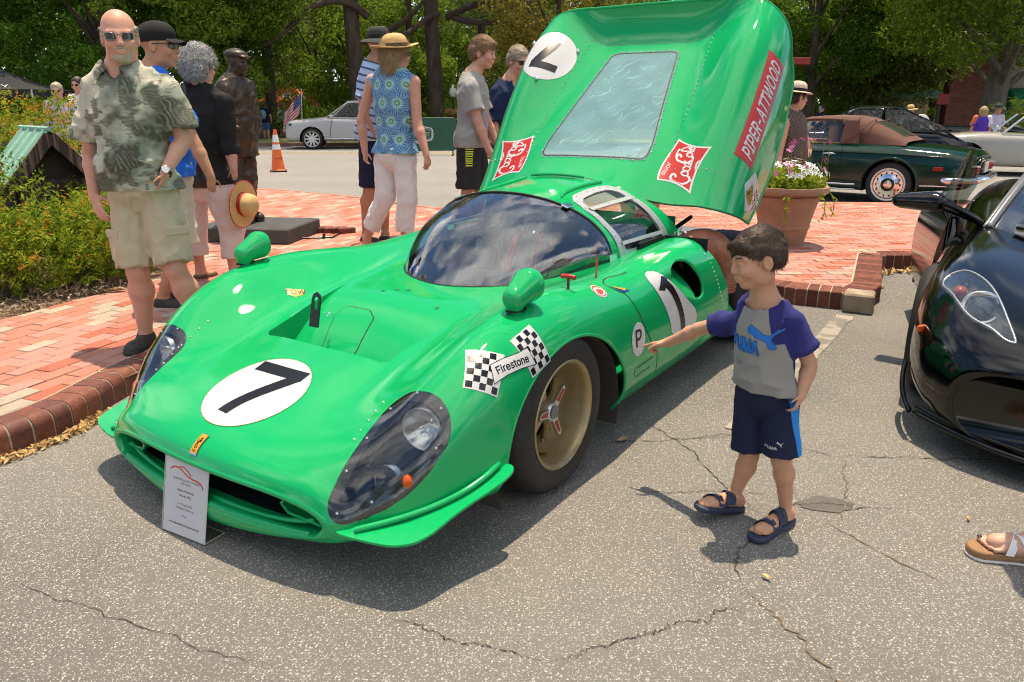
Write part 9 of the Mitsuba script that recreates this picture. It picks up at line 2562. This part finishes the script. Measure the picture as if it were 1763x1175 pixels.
for i in range(13):
 v0, v1=i/13, (i+1)/13
 u0=.42 if i<7 else 0.0
 P=np.array([[flag_pt(u, v) for u in np.linspace(u0, 1, 14)] for v in (v0, v1)])
 emit('flag_stripe', cat(sheet(P), flip(sheet(P+[0, .004, 0]))), mat('flag_red', (.50, .03, .05), .8) if i%2==0 else WHITEC, fl_, smooth=True)
P=np.array([[flag_pt(u, v) for u in np.linspace(0, .42, 8)] for v in np.linspace(0, 7/13, 6)])
cn=emit('flag_canton', cat(sheet(P), flip(sheet(P+[0, .004, 0]))), mat('flag_blue', (.02, .04, .16), .8), fl_, smooth=True)
emit('flag_stars', cat(*[at(ball(.014, .003, .014, 1),*(flag_pt(.04+.07*(i%6), .05+.095*(i//6))-[0, .012, 0])) for i in range(30)]), WHITEC, cn, kind='stuff')
for lab, p in (('lamp post with a white glass globe behind the young man', (-2.56, 34.00, 2.03)),):
 t=thing('street_lamp', lab, 'lamp post')
 emit('post', tube([(p[0], p[1], 0), (p[0], p[1], p[2]-.18)], [.06, .035], 10), mat('post_black', (.012, .014, .013), .5), t)
 emit('globe', at(lathe([(.03,-.18), (.10,-.16), (.17, 0), (.13, .16), (.05, .22), (.02, .32), (.001, .33)], 24),*p), mat('globe_white', (.70, .69, .64), .3), t, smooth=True)
 emit('hanging_basket', at(ball(.34, .34, .22, 2), p[0]-.1, p[1]-.1, p[2]-.85), mat('basket', (.20, .09, .04), .9), t, smooth=True)
t=thing('street_sign', 'small red street sign on a dark post beside the oak trunk', 'sign')
p=np.array([14.78, 27.00, 1.56])
emit('post', tube([(p[0], p[1], 0), (p[0], p[1], p[2]+.2)], .055, 8), mat('post_black', (.012, .014, .013), .5), t)
emit('sign_board', at(box(.42, .04, .36, .02), p[0]+.08, p[1]-.07, p[2]+.12), mat('sign_red', (.22, .02, .015), .6), t)
t=thing('street_sign', 'small dark red name sign among the leaves right of the raised cover', 'sign')
p=np.array([9.47, 26.00, 2.87])
emit('sign_board', at(box(.62, .03, .22, .01),*p), mat('sign_red', (.22, .02, .015), .6), t)
emit('post', tube([(p[0]-.28, p[1]+.03, 0), (p[0]-.28, p[1]+.03, p[2]+.2)], .03, 8), mat('post_black', (.012, .014, .013), .5), t)
bd=thing('shop_building', 'low shop building with a green awning and a tan plank wall behind the parked cars', 'building')
WALL=mat('shop_wall', proc(lambda p, n, uv: mix((.34, .31, .25), (.42, .39, .32), noise(p.x*3, p.y*3, p.z*3))), .85)
bx, by_=18.5, 36.5
emit('wall', at(box(16, .3, 4.2), bx+10.5, by_, 2.1), WALL, bd)
emit('brick_pier', at(box(2.6, .5, 3.6), bx+2.9, by_-.2, 1.8), mat('pier_brick', proc(lambda p, n, uv: mix((.16, .055, .04), (.24, .09, .065), noise(p.x*5, p.z*12))), .85), bd)
emit('roof', at(tr(box(17, 3.4, .16), rotx(.30)), bx+10.5, by_-.6, 4.4), mat('shop_roof', (.10, .10, .10), .8), bd)
for i in range(9):
 emit('tan_plank', at(box(.185, .06, 1.75, .006), bx-1.4+.20*i*1.02, by_-1.2+.004*(i%2), .95), mat('tan_plank', proc(lambda p, n, uv: mix((.38, .31, .16), (.46, .38, .21), noise(p.x*8, p.z*2))), .8), bd)
emit('plank_roof', at(tr(box(2.6, 1.2, .05), rotx(.25)), bx-.4, by_-1.2, 2.0), mat('roof_teal', (.16, .34, .29), .5), bd)
a=np.linspace(0, math.pi/2, 10)
aw=[]
for i in range(12):
 x0=bx+4.3+.32*i
 P=np.array([[(x, by_-.3-.95*math.sin(t_), 1.30+.95*math.cos(t_)+.02*math.sin((x-x0)/.32*math.pi)) for x in np.linspace(x0, x0+.32, 5)] for t_ in a])
 emit('awning_panel', cat(sheet(P), flip(sheet(P-[0,-.01, .01]))), mat('awning_green', proc(lambda p, n, uv: mix((.012, .17, .10), (.02, .23, .14), noise(p.x*4, p.z*4))), .7), bd, smooth=True)
aw_side=Polygon(np.vstack([[(0, 0)], np.c_[-.95*np.sin(a), .95*np.cos(a)], [(-.95, 0)]]))
emit('awning_end', tr(prism(aw_side, .02), np.array([[0, 0, 1, bx+4.28], [1, 0, 0, by_-.3], [0, 1, 0, 1.30], [0, 0, 0, 1.0]])), 'mat_awning_green', bd)
emit('awning_word', tr(prism(centred(text_poly('Theo', .30, True, .9), bx+5.0, 1.85), .01), np.array([[1, 0, 0, 0], [0, 0,-1, by_-1.27], [0, 1, 0,-.15], [0, 0, 0, 1.0]])), WHITEV, bd)
for i in range(4):
 w=emit('window', at(box(1.3, .06, 1.2), bx+5.6+2.4*i, by_-.16, 1.55), 'mat_car_glass', bd)
 emit('window_frame', at(cat(at(box(1.42, .08, .08), 0, 0, .62), at(box(1.42, .08, .08), 0, 0,-.62), at(box(.08, .08, 1.2), .68, 0, 0), at(box(.08, .08, 1.2),-.68, 0, 0)), bx+5.6+2.4*i, by_-.18, 1.55), WHITEC, w)
chair=thing('garden_chair', 'white rounded chair beside the man in the straw hat', 'chair')
p=np.array([11.35, 21.50, 0.85])
emit('chair_back', at(ball(.26, .10, .34, 3), p[0], p[1], p[2]+.05), WHITEV, chair, smooth=True)
emit('chair_seat', at(ball(.25, .26, .06, 2), p[0], p[1]-.18, p[2]-.25), WHITEV, chair, smooth=True)
for dx in (-.17, .17):
 for dy in (-.32, 0): emit('leg', tube([(p[0]+dx, p[1]+dy, 0), (p[0]+dx, p[1]+dy, p[2]-.25)], .02, 6), WHITEV, chair)
# ---- people farther off, and one beside the viewer of whom only a foot is in view
def walker(label, x, y, z, h, yaw, top_m, low_m, hair_m, skin=SKIN_PINK, sleeve=.7, long=False, hair_long=0.0, hatm=None, arms=None, step=.018, wide=1.0, lean=0.0, foot=True):
 s=h/1.75
 R=rotz(yaw)[:3, :3]
 L=dict(head=(.02+lean, 0, 1.625), neck=(-.02+lean*.8, 0, 1.47), shL=(-.01+lean*.7, .185, 1.41), shR=(-.01+lean*.7,-.185, 1.41), elL=(-.02+lean*.6, .25, 1.13), elR=(-.02+lean*.6,-.25, 1.13), wrL=(.05+lean*.6, .25, .90), wrR=(.05+lean*.6,-.25, .90), haL=(.08+lean*.6, .23, .74), haR=(.08+lean*.6,-.23, .74), hipL=(0, .09, .92), hipR=(0,-.09, .92), knL=(.03, .10, .50), knR=(-.02,-.10, .50), anL=(.0, .105, .085), anR=(-.06,-.105, .085), toL=(.15, .12, .03), toR=(.09,-.12, .03))
 if arms: L.update(arms)
 J={k: R@(np.array(v)*s)+[x, y, z] for k, v in L.items()}
 F=Figure(J, s, step*s, 1.0, step*.55, wide, yaw,-.08)
 k=thing('person', label, 'person')
 F.body(skin, k, hands={'R': dict(curl=.5), 'L': dict(curl=.5)}, relax=1)
 F.top(top_m, k, sleeve=sleeve, loose=.024, hem=z+.86*s, wr=.008)
 F.bottoms(low_m, k, name='trousers' if long else 'shorts', length=1.8 if long else .9, loose=.022, flare=.01)
 F.hair(hair_m, k, cut=(.055, .03), grow=.010, long=hair_long, strands=0, step=.010)
 if hatm:
  hat_on(F, k, hatm, CROWN_ROUND, (.185,-.01), BLACKC, (0, 0), .062, name='sun_hat')
 if foot:
  for q in 'RL': F.shoe(q, SHOE_D, k, SOLE_W)
 return F, k
STRIPE_L=mat('cloth_pale_stripe', proc(lambda p, n, uv: mix((.50, .48, .58), (.30, .28, .42), smoothstep(.5, .9, dr.sin(p.x*220)))), .85)
F, k=walker('man in sunglasses and a pale striped shirt behind the hedge at the left',-7.54, 13.0, 0.03, 1.76,-1.3, STRIPE_L, KHAKI, H_SAND, sleeve=1.8, step=.013); F.shades(k)
F, k=walker('woman in white with a black bag strap behind the hedge at the left',-7.39, 13.4, 0.15, 1.74,-1.7, WHITEC, NAVY, H_BROWN, sleeve=1.6, hair_long=.06, step=.013); F.shades(k)
emit('bag_strap', tube([F.J['shL']+[0,-.09, .06], F.J['neck']-F.up*.25+F.fwd*.16, F.J['hipR']+F.fwd*.15], .018, 6, n=12), BLACKP, k)
F, k=walker('woman with a blue backpack walking away beyond the bronze statue',-10.48, 33.0, 0.00, 1.66, 1.4, NAVY, cloth('denim', (.05, .10, .26)), H_BROWN, hair_long=.08, step=.018)
S=Soft(F.J['neck']-[.3, .4, .6], F.J['neck']+[.3, .3, .1], .02)
S.ell(F.J['neck']-F.fwd*.19-F.up*.26, (.13, .12, .20), .02)
bp=thing('backpack', 'pale blue backpack on the woman walking away beyond the statue', 'backpack')
emit('pack', S.mesh(1), cloth('pack_blue', (.16, .26, .36)), bp, smooth=True)
F, k=walker('man in a white shirt seated far off under the trees left of the white crossover',-10.79, 36.0, 0.00, 1.5,-1.5, WHITEC, BLACKC, H_BROWN, step=.02)
F, k=walker('man in a pale green shirt far off left of the white crossover',-10.40, 35.5, 0.00, 1.55,-1.6, cloth('mint', (.30, .52, .48)), NAVY, H_GREY, step=.02)
F, k=walker('person in red far off behind the bronze statue',-12.29, 37.0, 0.00, 1.55,-1.5, cloth('red', (.40, .03, .03)), NAVY, H_BROWN, step=.02)
F, k=walker('man in a white shirt and straw hat bending over the dark cars on the right', 10.75, 21.0, 0.00, 1.42,-2.4, WHITEC, BLACKC, H_GREY, long=True, hatm=STRAWH, step=.014)
F, k=walker('blond woman in a purple and orange shirt standing near the oak trunk', 11.82, 19.5, 0.00, 1.4, 1.2, cloth('purple', (.085, .035, .34)), NAVY, H_BLOND, hair_long=.05, step=.013)
for q, m in ((1, mat('cloth_orange', (.62, .14, .04), .85)), (-1, WHITEC)):
 S=Soft(F.J['shL' if q>0 else 'shR']-.25, F.J['shL' if q>0 else 'shR']+.25, .012)
 a_, b_=F.J['shL' if q>0 else 'shR'], F.J['elL' if q>0 else 'elR']
 F.cuff(S, a_-(b_-a_)*.15, a_+(b_-a_)*.78, .072, .066, .01)
 emit('sleeve', S.mesh(1), m, k, smooth=True)
F, k=walker('person in a pale top beside the woman in the purple shirt', 13.73, 22.0, 0.00, 1.45,-1.7, STRIPE_L, NAVY, H_BROWN, hatm=DH, step=.018)
F, k=walker('person in a grey cap far off above the dark car roof', 11.92, 30.0, 0.00, 1.45, 0.4, NAVY, BLACKC, H_GREY, hatm=DH, step=.02)
SKF=skin_mat('foot', (.50, .27, .19), (.58, .34, .25))
F, k=walker('woman at the right edge of whom only a foot in a white strapped sandal shows', 1.742, 2.16, .028, 1.66, math.pi-.37, WHITEC, BEIGE, H_BLOND, SKF, hair_long=.1, arms=dict(anR=(-.42,-.12, .13), toR=(-.28,-.13, .05), knR=(-.20,-.10, .52), toL=(.15, .12, .03)), step=.012, foot=False)
for q in 'RL':
 a, t=F.J['an'+q], F.J['to'+q]
 f_=unit((t-a)*[1, 1, 0]); l_=np.array([-f_[1], f_[0], 0]); O=np.array([a[0], a[1], 0.0]); L0=np.linalg.norm((t-a)[:2])
 W=lambda x, y, z: O+f_*x+l_*y+[0, 0, z]
 for nm, z0, z1, g, m in (('sole', .0, .012, .003, mat('sole_white', (.62, .60, .56), .6)), ('footbed', .011, .036, 0.0, mat('cork_brown', proc(lambda p, n, uv: mix((.20, .10, .045), (.30, .17, .085), noise(p.x*300, p.y*300, p.z*300))), .8))):
  S=Soft(W(L0/2, 0, 0)-[.25, .25, .02], W(L0/2, 0, 0)+[.25, .25, .09], .005)
  S.bone(W(-.035, 0, .02), W(.05, 0, .02), .034+g, .034+g, .01).bone(W(.05, 0, .02), W(L0+.035, .0, .02), .034+g, .046+g, .02)
  S.half([0, 0, z1], (0, 0,-1)); S.half([0, 0, z0], (0, 0, 1))
  s2=emit('sandal' if nm=='sole' else nm, S.mesh(1), m, k if nm=='sole' else s2, smooth=40)
 S=Soft(W(L0/2, 0, 0)-[.25, .25, .0], W(L0/2, 0, 0)+[.25, .25, .16], .005)
 S.bone(a, W(-.02, 0, .065), .036, .034, .02).bone(W(-.01, 0, .066), W(L0*.55, 0, .060), .035, .034, .03).bone(W(L0*.5,-.016, .055), W(L0*.85,-.018, .050), .024, .020, .02).bone(W(L0*.5, .016, .055), W(L0*.85, .018, .050), .024, .020, .02)
 sg=1 if q=='R' else-1
 for y, ln, r_ in ((.028, .050, .0125), (.010, .048, .0095), (-.004, .043, .009), (-.018, .036, .0085), (-.031, .026, .008)):
  S.bone(W(L0*.88, y*sg, .048), W(L0*.88+ln, y*sg*1.1, .045), r_, r_*.95, .003)
 emit('foot', S.mesh(1), SKF, k, smooth=True)
 for y, ln in ((.028, .050),):
  emit('toe_nail', at(ball(.008, .008, .004, 2),*W(L0*.88+ln+.004, y*sg*1.1, .054)), mat('nail_dark', (.03, .012, .03), .2), k, smooth=True)
 SW=mat('strap_white', (.66, .65, .62), .5)
 for a0, a1 in (((L0*.40,-1.2), (L0*.80, 1.2)), ((L0*.80,-1.2), (L0*.40, 1.2)), ((L0*.02,-1.25), (L0*.02, 1.25))):
  P=[]
  for t_ in np.linspace(0, 1, 19):
   x=a0[0]+(a1[0]-a0[0])*t_; an_=a0[1]+(a1[1]-a0[1])*t_
   hg=np.interp(x, [0, L0*.4, L0*.8], [.112, .092, .066]) if a0[0]>L0*.1 else .105
   c0=W(x, math.sin(an_)*.053, .020+hg*math.cos(an_)*.95)
   P.append([c0+f_*w for w in (-.012, 0, .012)])
  P=np.array(P)
  emit('strap', cat(sheet(P), flip(sheet(P-[0, 0, .003]))), SW, s2, smooth=True)
